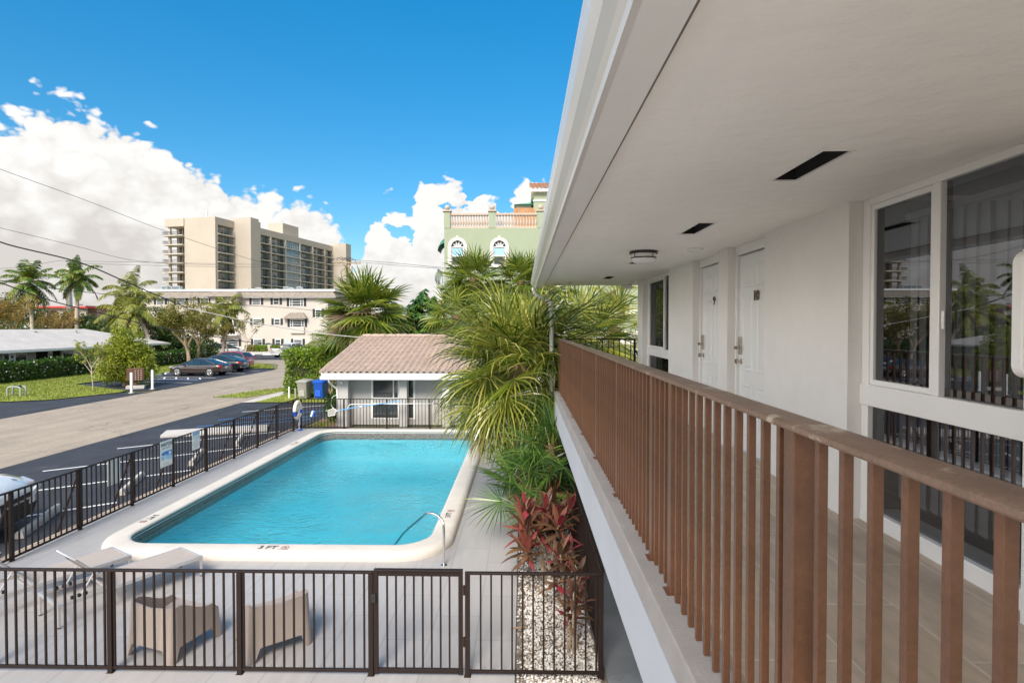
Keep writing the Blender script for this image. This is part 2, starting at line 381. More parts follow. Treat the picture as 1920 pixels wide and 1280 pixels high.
M['lblue']=mat('light_blue_pole',(.06,.33,.72),.35,.08,4)
M['brownbox']=mat('brown_mailbox_metal',(.13,.06,.038),.45,.1,3)
M['cgreen']=mat('grey_green_metal',(.30,.34,.32),.6,.12,3)
M['acgrey']=mat('air_conditioner_grey',(.42,.42,.40),.6,.15,2)
M['dumpster']=mat('slate_dumpster_paint',(.12,.16,.18),.6,.2,2)
def carpaint(n,c): return mat(n,c,.22,.03,2,coat=1,spec=.6)
M['pbrown']=carpaint('dark_brown_car_paint',(.035,.022,.018))
M['pblack']=carpaint('black_car_paint',(.010,.012,.017))
M['pwhite']=carpaint('white_car_paint',(.78,.78,.77))
M['pred']=carpaint('red_car_paint',(.33,.02,.02))
M['carglass']=mat('car_window_glass',(.015,.03,.035),.03,.3,1,spec=1)
M['tail']=mat('red_tail_lamp',(.55,.02,.02),.15,.1,6)
M['head']=mat('clear_head_lamp',(.60,.62,.65),.08,.2,9,metal=.4)
M['rim']=mat('alloy_rim',(.55,.55,.55),.25,.1,6,metal=.8)
M['plate']=mat('number_plate',(.75,.75,.70),.4,.03,8)
def water_mat():
    m,nt,b=nodes('pool_water'); N=nt.nodes; L=nt.links; N.remove(b)
    tc=N.new('ShaderNodeTexCoord')
    mp=N.new('ShaderNodeMapping'); mp.inputs['Scale'].default_value=(1,1.5,1); mp.inputs['Rotation'].default_value=(0,0,R(25))
    L.new(tc.outputs['Object'],mp.inputs['Vector'])
    n1=N.new('ShaderNodeTexNoise'); n1.inputs['Scale'].default_value=3.4; n1.inputs['Detail'].default_value=4; n1.inputs['Distortion'].default_value=1.2
    n2=N.new('ShaderNodeTexNoise'); n2.inputs['Scale'].default_value=13; n2.inputs['Detail'].default_value=3; n2.inputs['Distortion'].default_value=.8
    L.new(mp.outputs['Vector'],n1.inputs['Vector']); L.new(mp.outputs['Vector'],n2.inputs['Vector'])
    ad=N.new('ShaderNodeMath'); ad.operation='MULTIPLY_ADD'; ad.inputs[1].default_value=.34
    L.new(n2.outputs['Fac'],ad.inputs[0]); L.new(n1.outputs['Fac'],ad.inputs[2])
    bp=N.new('ShaderNodeBump'); bp.inputs['Strength'].default_value=1.0; bp.inputs['Distance'].default_value=.30
    L.new(ad.outputs['Value'],bp.inputs['Height'])
    n3=N.new('ShaderNodeTexNoise'); n3.inputs['Scale'].default_value=.42; n3.inputs['Detail'].default_value=3; L.new(tc.outputs['Object'],n3.inputs['Vector'])
    m3=N.new('ShaderNodeMapRange'); m3.inputs['From Min'].default_value=.38; m3.inputs['From Max'].default_value=.62; m3.inputs['To Min'].default_value=.45; m3.inputs['To Max'].default_value=1.0; L.new(n3.outputs['Fac'],m3.inputs['Value']); L.new(m3.outputs[0],bp.inputs['Strength'])
    tr=N.new('ShaderNodeBsdfTransparent'); tr.inputs['Color'].default_value=(.55,.96,1.0,1)
    gl=N.new('ShaderNodeBsdfGlossy'); gl.inputs['Roughness'].default_value=.02; L.new(bp.outputs['Normal'],gl.inputs['Normal'])
    fr=N.new('ShaderNodeFresnel'); fr.inputs['IOR'].default_value=1.33
    b2=N.new('ShaderNodeBump'); L.new(m3.outputs[0],b2.inputs['Strength']); b2.inputs['Distance'].default_value=.06; L.new(ad.outputs['Value'],b2.inputs['Height']); L.new(b2.outputs['Normal'],fr.inputs['Normal'])
    ms=N.new('ShaderNodeMixShader'); L.new(fr.outputs['Fac'],ms.inputs['Fac'])
    L.new(tr.outputs['BSDF'],ms.inputs[1]); L.new(gl.outputs['BSDF'],ms.inputs[2])
    L.new(ms.outputs['Shader'],N['Material Output'].inputs['Surface'])
    return m
M['water']=water_mat()

# ------------------------------------------------------------------ camera, sky, sun
cam=bpy.data.cameras.new('Camera'); cam.lens=F/1920*36; cam.sensor_width=36; cam.clip_end=5000; cam.clip_start=.05
co=bpy.data.objects.new('Camera',cam); COL.objects.link(co); sc.camera=co
co.location=(0,0,H); PITCH=R(1.0)
co.rotation_euler=(PI/2-PITCH,0,math.atan(20/F))
cam.shift_y=-(30-F*math.tan(PITCH))/1920
sc.view_settings.view_transform='Standard'; sc.view_settings.look='None'; sc.view_settings.gamma=1
sc.view_settings.exposure=1.5
FILL_GLOW=4.0
SUN_EL,SUN_AZ=R(42),R(189)   # azimuth from +Y, clockwise
sd=Vector((math.sin(SUN_AZ)*math.cos(SUN_EL),math.cos(SUN_AZ)*math.cos(SUN_EL),math.sin(SUN_EL)))
sl=bpy.data.lights.new('Sun','SUN'); sl.energy=1.85; sl.angle=R(24); sl.color=(1,.93,.84)
so=bpy.data.objects.new('Sun',sl); COL.objects.link(so); so.rotation_euler=sd.to_track_quat('Z','Y').to_euler()
w=bpy.data.worlds.new('World'); sc.world=w; w.use_nodes=True
def world():
    nt=w.node_tree; N=nt.nodes; L=nt.links
    bg=N['Background']; bg.inputs['Strength'].default_value=.1
    sky=N.new('ShaderNodeTexSky'); sky.sky_type='NISHITA'; sky.sun_disc=False
    sky.sun_elevation=SUN_EL; sky.sun_rotation=SUN_AZ; sky.air_density=1.0; sky.dust_density=.25; sky.ozone_density=3.0; sky.altitude=0
    hs=N.new('ShaderNodeHueSaturation'); hs.inputs['Saturation'].default_value=1.40; hs.inputs['Value'].default_value=.75
    hs.inputs['Hue'].default_value=.488
    L.new(sky.outputs['Color'],hs.inputs['Color'])
    def math_(op,a,b=None,c=None,clamp=False):
        n=N.new('ShaderNodeMath'); n.operation=op; n.use_clamp=clamp
        for i,x in enumerate((a,b,c)):
            if x is None: continue
            if isinstance(x,(int,float)): n.inputs[i].default_value=x
            else: L.new(x,n.inputs[i])
        return n.outputs[0]
    tc=N.new('ShaderNodeTexCoord'); sp=N.new('ShaderNodeSeparateXYZ'); L.new(tc.outputs['Generated'],sp.inputs[0])
    x,y,z=sp.outputs
    az=math_('ARCTAN2',x,y); el=math_('ARCSINE',z)
    # top of the cumulus bank by compass direction (degrees azimuth -> degrees elevation)
    pts=[(-90,20),(-62,19),(-50,18)]
    prof=[(0,212),(55,188),(120,200),(200,214),(270,238),(330,272),(375,305),(430,345),(480,372),(520,372),(560,364),(610,376),(645,425),(662,478),(676,470),(692,415),(720,385),(745,405),(768,392),(790,345),(850,330),(885,345),(905,372),(945,378),(985,338),(1030,345)]
    for px,py in prof:
        u=(px-CX)/F; v=(CY-py)/F
        pts.append((math.degrees(math.atan(u)),math.degrees(math.atan(v/math.sqrt(1+u*u)))))
    pts+=[(8,12),(20,9),(60,14),(120,18)]
    fc=N.new('ShaderNodeFloatCurve'); c=fc.mapping.curves[0]
    A0,A1=-62.0,22.0
    inr=[p for p in pts if A0<=p[0]<=A1]
    c.points[0].location=(0,inr[0][1]/30); c.points[1].location=(1,inr[-1][1]/30)
    for a,e in inr[1:-1]:
        q=c.points.new((a-A0)/(A1-A0),e/30)
    for q in c.points: q.handle_type='VECTOR'
    fc.mapping.update()
    t=math_('DIVIDE',math_('SUBTRACT',az,R(A0)),R(A1-A0),clamp=True); L.new(t,fc.inputs['Value'])
    top=math_('MULTIPLY',fc.outputs['Value'],R(30))
    dz=N.new('ShaderNodeCombineXYZ'); L.new(az,dz.inputs[0]); L.new(math_('MULTIPLY',el,1.35),dz.inputs[1]); L.new(math_('MULTIPLY',y,.3),dz.inputs[2])
    def noise(scale,det,rough=.55,dist=0,off=0,src=None):
        n=N.new('ShaderNodeTexNoise'); n.noise_dimensions='2D'; n.inputs['Scale'].default_value=scale; n.inputs['Detail'].default_value=det; n.inputs['Roughness'].default_value=rough
        if off:
            va=N.new('ShaderNodeVectorMath'); va.operation='ADD'; va.inputs[1].default_value=(off,off*.7,0); L.new(dz.outputs[0],va.inputs[0]); L.new(va.outputs[0],n.inputs['Vector'])
        else: L.new(dz.outputs[0],n.inputs['Vector'])
        return n.outputs['Fac']
    def billow(scale,det,off): return math_('ABSOLUTE',math_('SUBTRACT',noise(scale,det,.55,0,off),.5))
    f1=noise(9,7,.62); f2=noise(34,3,.6,0,3.1); bil=math_('MULTIPLY',billow(11,3,1.3),4.2); bil2=math_('MULTIPLY',billow(36,2,2.2),4.2)
    edge=math_('ADD',math_('MULTIPLY',math_('SUBTRACT',f1,.5),.038),math_('MULTIPLY',math_('SUBTRACT',f2,.5),.012))
    edge=math_('ADD',edge,math_('MULTIPLY',math_('SUBTRACT',bil,.36),.05))
    edge=math_('ADD',edge,math_('MULTIPLY',math_('SUBTRACT',bil2,.36),.016))
    d=math_('ADD',math_('SUBTRACT',top,el),edge)
    # gaps of blue low in the right-hand bank
    hole=noise(16,4,.55,0,7.7)
    right=math_('MULTIPLY',math_('SUBTRACT',az,R(-17.5)),14,clamp=True)
    hm=math_('MULTIPLY',math_('MULTIPLY',math_('SUBTRACT',hole,.54),.55,),right)
    hm=math_('MAXIMUM',hm,0)
    d=math_('SUBTRACT',d,hm)
    cov=N.new('ShaderNodeMapRange'); cov.interpolation_type='SMOOTHSTEP'; cov.inputs['From Min'].default_value=-.003; cov.inputs['From Max'].default_value=.015
    L.new(d,cov.inputs['Value'])
    # scattered cloud over the rest of the sky, off to the left and behind
    back=math_('MULTIPLY',math_('SUBTRACT',math_('ABSOLUTE',math_('ADD',az,R(10))),R(66)),2.2,clamp=True)
    f3=noise(2.2,5,.6,0,1.7)
    c3=math_('MULTIPLY',math_('MULTIPLY',math_('SUBTRACT',f3,.40),7,clamp=True),back)
    cover=math_('MAXIMUM',cov.outputs['Result'],c3)
    # cloud brightness: bright tops, grey-beige undersides
    s1=noise(4.2,5,.6,0,4.4); s2=noise(13,4,.6,0,5.9)
    dep=math_('SUBTRACT',top,el)
    low=math_('MULTIPLY',math_('SUBTRACT',dep,.055),7.5,clamp=True)
    leftness=math_('MULTIPLY',math_('SUBTRACT',R(-26),az),5,clamp=True)
    shade=math_('MULTIPLY',low,math_('ADD',math_('MULTIPLY',leftness,.75),.40))
    bot=math_('MULTIPLY',math_('SUBTRACT',.15,el),9,clamp=True)
    shade=math_('MULTIPLY',shade,math_('ADD',math_('MULTIPLY',s1,1.9),-.15))
    shade=math_('ADD',shade,math_('MULTIPLY',math_('SUBTRACT',s2,.5),1.3))
    shade=math_('ADD',shade,math_('MULTIPLY',math_('SUBTRACT',.36,bil),.7))
    shade=math_('MULTIPLY',shade,1,clamp=True)
    cm=N.new('ShaderNodeMix'); cm.data_type='RGBA'
    cm.inputs['A'].default_value=(3.6,3.55,3.46,1); cm.inputs['B'].default_value=(2.55,2.42,2.28,1)
    L.new(shade,cm.inputs['Factor'])
    # unseen cloud glow added left of the camera, apart from the sun, as fill light
    dt=N.new('ShaderNodeVectorMath'); dt.operation='DOT_PRODUCT'; dt.inputs[1].default_value=(math.sin(R(-108))*math.cos(R(22)),math.cos(R(-108))*math.cos(R(22)),math.sin(R(22))); L.new(tc.outputs['Generated'],dt.inputs[0])
    glow=math_('POWER',math_('MAXIMUM',dt.outputs['Value'],0),6)
    gs=math_('MULTIPLY_ADD',glow,FILL_GLOW,1)
    vs=N.new('ShaderNodeVectorMath'); vs.operation='SCALE'; L.new(cm.outputs['Result'],vs.inputs[0]); L.new(gs,vs.inputs['Scale'])
    mx=N.new('ShaderNodeMix'); mx.data_type='RGBA'; L.new(cover,mx.inputs['Factor'])
    flat=N.new('ShaderNodeVectorMath'); flat.operation='SCALE'; L.new(hs.outputs['Color'],flat.inputs[0]); L.new(math_('ADD',math_('MULTIPLY',math_('DIVIDE',el,R(32),clamp=True),.42),.58),flat.inputs['Scale'])
    L.new(flat.outputs[0],mx.inputs['A'])
    L.new(vs.outputs[0],mx.inputs['B'])
    L.new(mx.outputs['Result'],bg.inputs['Color'])

world()
w.cycles.sampling_method='MANUAL'; w.cycles.sample_map_resolution=512
sc.cycles.use_denoising=True
try: sc.cycles.denoiser='OPENIMAGEDENOISE'
except Exception: pass
sc.cycles.max_bounces=8; sc.cycles.diffuse_bounces=4; sc.cycles.glossy_bounces=4; sc.cycles.transparent_max_bounces=12
sc.cycles.caustics_reflective=False; sc.cycles.caustics_refractive=False
sc.cycles.sample_clamp_indirect=6
# ------------------------------------------------------------------ ground, roads, lawns
# pool inner edge and the hole left for it in ground and deck
PX0,PX1,PY0,PY1=-7.35,-1.70,9.98,20.85
def ring_sheet(mb,x0,x1,y0,y1,z):
    hx0,hx1,hy0,hy1=PX0,PX1,PY0,PY1
    for (a,b,c,d) in ((x0,hx0,y0,y1),(hx1,x1,y0,y1),(hx0,hx1,y0,hy0),(hx0,hx1,hy1,y1)):
        mb.sheet([(a,c),(b,c),(b,d),(a,d)],z)
g=MB(); ring_sheet(g,-900,700,-60,1500,-.06); struct('ground',g,M['earth'])
g=MB().sheet([(-22.7,-30),(-14.85,-30),(-14.85,50.5),(-14.2,53),(-13,56),(-13,66.2),(-60,66.2),(-60,62.5),(-31,62.0),(-25.5,58.5),(-22.8,52)],-.02)
struct('road',g,M['road'])
g=MB().sheet([(-14.85,-30),(-8.95,-30),(-8.95,22.1),(-8.7,25),(-8.7,28.4),(-10.2,29.4),(-14.85,29.4)],-.026)
struct('parking_lot',g,M['asph'])
# stalls across the road
g=MB().sheet([(-22.7,35.4),(-22.7,51.6),(-24.3,52.6),(-30.2,50.6),(-30.6,38.2),(-24.4,34.3)],-.015)
g.sheet([(-22.7,18),(-22.7,34.2),(-24.3,33.6),(-25.6,30.2),(-27.4,29.3),(-34,28.2),(-34,18)],-.015)
struct('parking_lot_across',g,M['asph'])
g=MB().sheet([(-48,66.2),(-8,66.2),(-8,78.6),(-48,78.6)],-.03); struct('parking_lot_far',g,M['asph'])
g=MB().box(-60,-6,78.6,80.2,-.1,.10); struct('pavement',g,M['conc'],bevel=.02)
g=MB().sheet([(-60,80.2),(-6,80.2),(-6,89),(-60,89)],.02); struct('forecourt',g,M['conc'])
lawnp=[(-24.3,33.6),(-25.6,30.2),(-27.4,29.3),(-34,28.2),(-60,28.2),(-60,62),(-31,61.5),(-26,57.8),(-23.2,52.4),(-24.3,52.7),(-30.3,50.7),(-30.8,38.2),(-24.5,34.4)]
g=MB().sheet(lawnp,.03); struct('lawn',g,M['grass'])
g=MB().sheet([(-14.2,29.6),(-10.2,29.6),(-8.7,28.6),(-8.7,36),(-12.6,36),(-14.0,33)],.0)
struct('grass_verge',g,M['grass'])
g=MB().sheet([(-17.6,31.6),(-15.6,31.4),(-14.4,35.6),(-15.2,37.0),(-16.6,35)],.0); struct('grass_island',g,M['grass'])
g=MB().sheet([(-14.85,29.45),(-14.2,29.6),(-14.0,33),(-12.6,36.2),(-12.9,56),(-14.4,52.5),(-14.85,50)],-.008); struct('pavement_strip',g,M['conc'])
g=MB().sheet([(-8.7,22.1),(-6.9,22.1),(-6.9,30),(-8.7,30)],.0); struct('planting_bed',g,M['mulch'])
# pool deck, kerb of pavers beside it, gravel bed and side walk
g=MB(); ring_sheet(g,-8.86,-.09,-22,22.2,0.0); struct('pool_deck',g,M['tileD'])  # deck carried on behind the camera, out of view, to bounce light
g=MB().box(-9.08,-8.865,-4,22.1,-.2,.015); struct('kerb',g,M['kerb'],bevel=.01)
g=MB().sheet([(-.085,5.6),(.97,5.6),(.97,21.9),(-.085,21.9)],-.045); struct('bed_soil',g,M['soil'])
g=MB().sheet([(-.085,-22),(.97,-22),(.97,5.6),(-.085,5.6)],-.012); struct('deck_edge',g,M['conc'])
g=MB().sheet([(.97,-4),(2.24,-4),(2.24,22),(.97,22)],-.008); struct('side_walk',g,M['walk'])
random.seed(11)
# crushed stone
g=MB()
def stone(mb,c,s):
    a=[(1,0,0),(-1,0,0),(0,1,0),(0,-1,0),(0,0,1),(0,0,-1)]
    rot=Matrix.Rotation(U(0,6),3,'Z')@Matrix.Rotation(U(0,6),3,'X')
    sx,sy,sz=s*U(.6,1.2),s*U(.6,1.2),s*U(.5,.9)
    vs=[rot@Vector((p[0]*sx*U(.8,1.2),p[1]*sy*U(.8,1.2),p[2]*sz)) +c for p in a]
    mb.add(vs,[(0,2,4),(2,1,4),(1,3,4),(3,0,4),(2,0,5),(1,2,5),(3,1,5),(0,3,5)])
for i in range(13000):
    y=5.7+ (random.random()**1.35)*9.5
    x=U(-.07,.90)
    n=mnoise.noise(Vector((x*2.2,y*1.3,0)))
    if (x<.03 or n>.42) and random.random()<.7: continue
    stone(g,Vector((x,y,-.028+U(0,.02))),U(.011,.026))
tag(g.build('gravel',M['gravel'],fix=False),'pale crushed stone filling the planting bed beside the pool deck','gravel',kind='stuff')
# rough grass blades along the lawn
g=MB()
def inpoly(x,y,poly):
    c=False;n=len(poly);j=n-1
    for i in range(n):
        if (poly[i][1]>y)!=(poly[j][1]>y) and x<(poly[j][0]-poly[i][0])*(y-poly[i][1])/(poly[j][1]-poly[i][1])+poly[i][0]: c=not c
        j=i
    return c
def blade(mb,x,y,z,h,w):
    a=U(0,6.28); dx,dy=math.cos(a)*w,math.sin(a)*w; lx,ly=U(-h,h)*.6,U(-h,h)*.6
    mb.add([(x-dx,y-dy,z),(x+dx,y+dy,z),(x+lx,y+ly,z+h)],[(0,1,2)])
k=0
while k<26000:
    x=U(-38,-23); y=U(28.3,58)
    if not inpoly(x,y,lawnp): continue
    blade(g,x,y,.02,U(.04,.12),U(.015,.035)); k+=1
tag(g.build('grass_blades',M['blades'],fix=False),'short uneven grass growing over the lawn across the road','grass',kind='stuff')
g=MB()
for i in range(2600): blade(g,U(-14,-8.8),U(29.7,34),-.02,U(.04,.13),U(.012,.03))
for i in range(1500):
    x=U(-17.6,-14.4); y=U(31.4,37)
    if inpoly(x,y,[(-17.6,31.6),(-15.6,31.4),(-14.4,35.6),(-15.2,37.0),(-16.6,35)]): blade(g,x,y,-.02,U(.05,.15),U(.012,.03))
for i in range(500): blade(g,U(-8.6,-7.8),U(22.2,23.6),-.02,U(.04,.12),U(.01,.02))
tag(g.build('verge_blades',M['blades'],fix=False),'tufts of grass on the verge and island beyond the near parking lot','grass',kind='stuff')

# painted markings
mk=MB(); bl=MB()
def stripe(mb,a,b,wd,z=-.014):
    a=Vector((a[0],a[1],0));b=Vector((b[0],b[1],0)); d=(b-a).normalized(); n=Vector((-d.y,d.x,0))*wd/2
    mb.sheet([(a-n)[:2],(b-n)[:2],(b+n)[:2],(a+n)[:2]],z)
SL=.76
for k in range(-1,4):
    y=12.76+2.9*k; stripe(mk,(-9.33,y),(-13.4,y-4.07*SL),.10)
stripe(mk,(-9.3,29.1),(-13.2,26.3),.10)
for y in (24.3,25.3,26.9): stripe(bl,(-9.2,y),(-13.1,y-2.9),.10)
# across the road
for (y,c) in ((39.9,0),(47.6,0),(50.2,0)):
    stripe(mk,(-23.4,y-.4),(-28.4,y+.5),.12,-.009)
stripe(mk,(-23.8,43.3),(-29.6,44.1),.12,-.009); stripe(mk,(-24.4,41.9),(-29.6,42.7),.12,-.009)
for i in range(6): stripe(mk,(-24.3-i,42.1+i*.13),(-25.1-i,43.4+i*.13),.12,-.009)
stripe(bl,(-24.2,41.6),(-29.6,42.4),.14,-.009)
for x in (-39.5,-36.6,-33.7,-30.8,-27.9): stripe(mk,(x,70),(x+1.6,77.6),.14,-.025)
struct('white_markings',mk,M['linew']); struct('blue_markings',bl,M['lineb'])
# raised landing slab in the accessible bay
g=MB(); a=Vector((-13.15,20.2,0)); d=Vector((3.3,1.35,0)); n=Vector((-.36,.88,0))*1.15
g.extr([(a)[:2],(a+d)[:2],(a+d+n)[:2],(a+n)[:2]],'z',-.1,.07)
struct('kerb_landing',g,M['conc'],bevel=.02)
# ------------------------------------------------------------------ swimming pool
random.seed(21)
pool=thing('swimming_pool','rectangular pool of turquoise water with a raised cream rim','swimming pool',(-4.5,15.4,0))
def loop(d,z,n=10):   # offset d outward from the inner edge
    return [(x,y,z) for x,y in rrect(PX0-d,PX1+d,PY0-d,PY1+d,max(.05,.62+d*(.75 if d>-.3 else .3)),n)]
W=.40
m=MB().loft([loop(W,-.03),loop(W+.005,.03),loop(W,.085),loop(W-.025,.125),loop(W-.07,.147),loop(W-.12,.152),loop(.06,.152),loop(.015,.146),loop(-.005,.13),loop(-.008,.105),loop(0,.09),loop(.02,.085)])
m.build('coping',M['coping'],pool,smooth='all')
# lines of tile just under the rim
m=MB().loft([loop(.02,.086),loop(.012,.078),loop(.012,-.20)]); 
o=m.build('waterline_tiles',None or M['mosaic'],pool)
# box-mapped mosaic: use generated wall coordinates through a small uv-free trick of three axes
m=MB().loft([loop(.0,.060),loop(-.006,.060),loop(-.006,.048),loop(.0,.048)]); m.build('tile_trim',M['trim'],pool)
m=MB().loft([loop(.012,-.20),loop(0,-.22),loop(-.05,-.45),loop(-.20,-.70),loop(-.50,-.90),loop(-.95,-1.02),loop(-1.5,-1.07)])
fl=loop(-1.5,-1.07); m.add(fl,[list(range(len(fl)))])
m.build('basin',M['plaster'],pool,smooth='all')
wl=loop(.010,-.125); wm=MB(); 
wm.add(wl,[list(range(len(wl)))]); struct('pool_water',wm,M['water'])
# depth marks on the rim
def mark(x,y,rz,parent,withring=True,sc_=1.0,word=True):
    z=.1545
    for (t_,off) in (('3',-.13),('FT',.06)):
        e=text(t_,'lettering',.185*sc_,M['ink'],parent,(0,0,0),(0,0,rz),.001,'CENTER',.004)
        e.location=Vector((x+math.cos(rz)*off*sc_,y+math.sin(rz)*off*sc_,z))-parent.location
    if withring:
        dx=.30*sc_
        c=Vector((x+math.cos(rz)*dx,y+math.sin(rz)*dx,z+.001))
        r=MB()
        lo=[];li=[]
        for i in range(24):
            t=2*PI*i/24; lo.append(c+Vector((.07*sc_*math.cos(t),.07*sc_*math.sin(t),0))); li.append(c+Vector((.055*sc_*math.cos(t),.055*sc_*math.sin(t),0)))
        r.loft([lo,li])
        q=Matrix.Rotation(rz,3,'Z')
        r.add([c+q@Vector(v) for v in ((-.05,.038,0),(-.04,.05,0),(.05,-.038,0),(.04,-.05,0))],[(0,1,2,3)])
        r.add([c+q@Vector(v) for v in ((-.035,-.02,0),(.02,-.02,0),(.02,-.008,0),(-.035,-.008,0))],[(0,1,2,3)])
        r.add([c+q@Vector(v) for v in ((.0,.01,0),(.02,.01,0),(.02,.03,0),(.0,.03,0))],[(0,1,2,3)])
        r.build('no_diving_mark',M['inkred'],parent)
        e=text('NO DIVING','small_lettering',.032*sc_,M['inkgrey'],parent,(0,0,0),(0,0,rz),.001)
        e.location=c+q@Vector((0,-.09*sc_,0))-parent.location
mark(-4.47,9.79,0,pool)
mark(-1.52,11.55,R(90),pool,True,.85)
mark(-7.54,11.3,R(-90),pool,True,.85)
mark(-7.54,18.6,R(-90),pool,True,.85)
# stainless grab rail
pts=spline([(-1.33,9.47,0),(-1.33,9.47,.35),(-1.335,9.48,.62),(-1.37,9.53,.74),(-1.46,9.60,.80),(-1.58,9.68,.815),(-1.68,9.78,.77),(-1.78,9.93,.66),(-2.2,10.45,.20),(-2.45,10.75,-.15),(-2.7,11.05,-.45)],5)
rl=thing('grab_rail','bent stainless steel grab rail rising from the deck at the pool corner','handrail',(-1.33,9.47,0))
MB().tube(pts,.0215,10).build('bent_tube',M['steel'],rl,smooth='all')
MB().lathe([(.055,0),(.055,.012),(.03,.02)],(-1.33,9.47,0),16).build('base_flange',M['steel'],rl,smooth=True)

# ------------------------------------------------------------------ picket fences round the pool
def fence(name,label,a,b,h,posts,step,pick=.020,group=None,skip=(),post_w=.055,top=.042,cap=None,pmat=None,z0=.0,picket_from=0,foot=True):
    a=Vector(a);b=Vector(b);L=(b-a).length; ang=math.atan2(b.y-a.y,b.x-a.x)
    root=thing(name,label,'fence',(a.x,a.y,z0),ang,group)
    pm=pmat or M['fence']
    MB().box(0,L,-.024,.024,h-.028,h).build('top_rail',pm,root,local=True,bevel=.006)
    MB().box(0,L,-.016,.016,.040,.072).build('bottom_rail',pm,root,local=True,bevel=.003)
    p0=None
    for x in posts:
        if p0 is None:
            mb=MB().box(-post_w/2,post_w/2,-post_w/2,post_w/2,0,h-.029)
            if foot: mb.box(-.04,.04,-.036,.036,0,.006)
            p0=mb.build('post',pm,root,local=True,bevel=.004); p0.location=(x,0,0)
        else: inst(p0,root,(x,0,0))
    k0=None; x=picket_from+step/2; n=0; extra=MB()
    while x<L-step*.3:
        if all(abs(x-p)>post_w*.5+.012 for p in posts) and not any(s0<x<s1 for s0,s1 in skip):
            n+=1
            if n>100: extra.box(x-pick/2,x+pick/2,-pick/2,pick/2,.0725,h-.027)
            elif k0 is None:
                k0=MB().box(-pick/2,pick/2,-pick/2,pick/2,.0725,h-.0275).build('picket',pm,root,local=True); k0.location=(x,0,0)
            else: inst(k0,root,(x,0,0))
        x+=step
    if extra.v: tag(extra.build('pickets',pm,root,local=True),kind='stuff')
    return root
FY=6.46; FH=1.213
fence('pool_fence','long dark bronze picket fence nearest the camera, left of its gate',(-9.4,FY,0),(-1.73,FY,0),FH,[1.53,3.06,4.585,6.11,7.645],.1173)
fence('pool_fence','short dark picket panel between the gate and the gravel bed corner',(-.665,FY,0),(.93,FY,0),FH,[.03,1.565],.121)
gate=thing('pool_gate','dark bronze picket gate closed in the front pool fence','gate',(-1.725,FY,0))
g0,g1=.005,1.035
MB().box(g0,g0+.05,-.02,.02,.025,FH+.0035).build('stile',M['fence'],gate,local=True,bevel=.004)
MB().box(g1-.05,g1,-.02,.02,.025,FH+.0035).build('stile',M['fence'],gate,local=True,bevel=.004)
MB().box(g0,g1,-.03,.03,FH+.004,FH+.026).build('top_rail',M['fence'],gate,local=True,bevel=.006)
MB().box(g0+.051,g1-.051,-.018,.018,FH-.05,FH+.0035).build('upper_rail',M['fence'],gate,local=True,bevel=.004)
MB().box(g0+.051,g1-.051,-.018,.018,.035,.085).build('lower_rail',M['fence'],gate,local=True,bevel=.004)
k0=None
for i in range(8):
    x=g0+.05+(i+1)*(g1-g0-.1)/9
    if k0 is None:
        k0=MB().box(-.01,.01,-.01,.01,.0855,FH-.051).build('picket',M['fence'],gate,local=True); k0.location=(x,0,0)
    else: inst(k0,gate,(x,0,0))
for z in (.35,.95): MB().lathe([(.014,0),(.014,.11)],(g1+.018,-.012,z),10).build('hinge',M['fence'],gate,local=True)
MB().box(g0-.03,g0+.03,-.045,-.021,.86,.96).build('latch',M['black'],gate,local=True,bevel=.005)
lf=fence('pool_fence','dark picket fence along the left side of the pool beside the parking lot',(-8.79,7.0,0),(-8.79,22.0,0),FH,[1.0,2.5,4.0,5.5,7.0,8.5,10.0,11.5,13.0,14.45],.128,picket_from=2.2)
for i,x in enumerate([2.5,4.0,5.5,7.0,8.5,10.0,11.5,13.0]):
    MB().bar((x-.02,.03,FH-.16),(x-.12,.36,-.02),.028,.028).build('brace',M['fence'],lf,local=True)
fence('pool_fence','dark picket fence across the far end of the pool before the tiled cabana',(-8.74,22.0,0),(-.2,22.0,0),FH-.03,[.03,1.73,3.42,5.11,6.8],.128)
fence('pool_fence','dark picket fence at the right of the gravel bed under the balcony edge',(.93,FY+.06,0),(.93,17.0,0),FH,[1.5,3.0,4.5,6.0,7.5,9.0],.12)

# signs wired to the left fence
sgn=thing('warning_sign','white metal sign headed WATCH with a blue swimmer picture on the pool fence','sign',(-8.755,13.66,0))
MB().box(-8.752,-8.747,13.44,13.90,.60,1.225).build('panel',M['sign'],sgn)
RZ=(R(90),0,R(90))
fx=-8.7455
def lt(s,size,y,z,m_=None,b=.0,par=None,x=fx,al='CENTER'):
    o=text(s,'lettering',size,m_ or M['ink'],par,(0,0,0),RZ,.0006,al,b)
    o.location=Vector((x,y,z))-par.location; return o
lt('WATCH',.118,13.67,1.135,None,.004,sgn); lt('YOUR CHILDREN',.043,13.67,1.05,M['inkgrey'],.001,sgn)
def yz(poly,x,name,m_,par):
    MB().extr(poly,'x',x-.0005,x+.0005).build(name,m_,par)
yz([(13.46,.93),(13.55,.965),(13.70,.975),(13.885,.97),(13.885,.845),(13.83,.835),(13.74,.86),(13.60,.875),(13.52,.885)],fx,'water_picture',M['signblue'],sgn)
yz([(13.46,.875),(13.60,.868),(13.74,.85),(13.83,.828),(13.885,.84),(13.885,.75),(13.80,.745),(13.62,.79),(13.46,.80)],fx,'shallow_picture',M['signlt'],sgn)
yz([(13.52,.77),(13.545,.765),(13.63,.85),(13.66,.90),(13.64,.905),(13.60,.86)],fx+.0012,'swimmer_picture',M['sign'],sgn)
yz([(13.52,.765),(13.555,.77),(13.575,.80),(13.55,.81),(13.525,.79)],fx+.0012,'trunks_picture',M['signblue'],sgn)
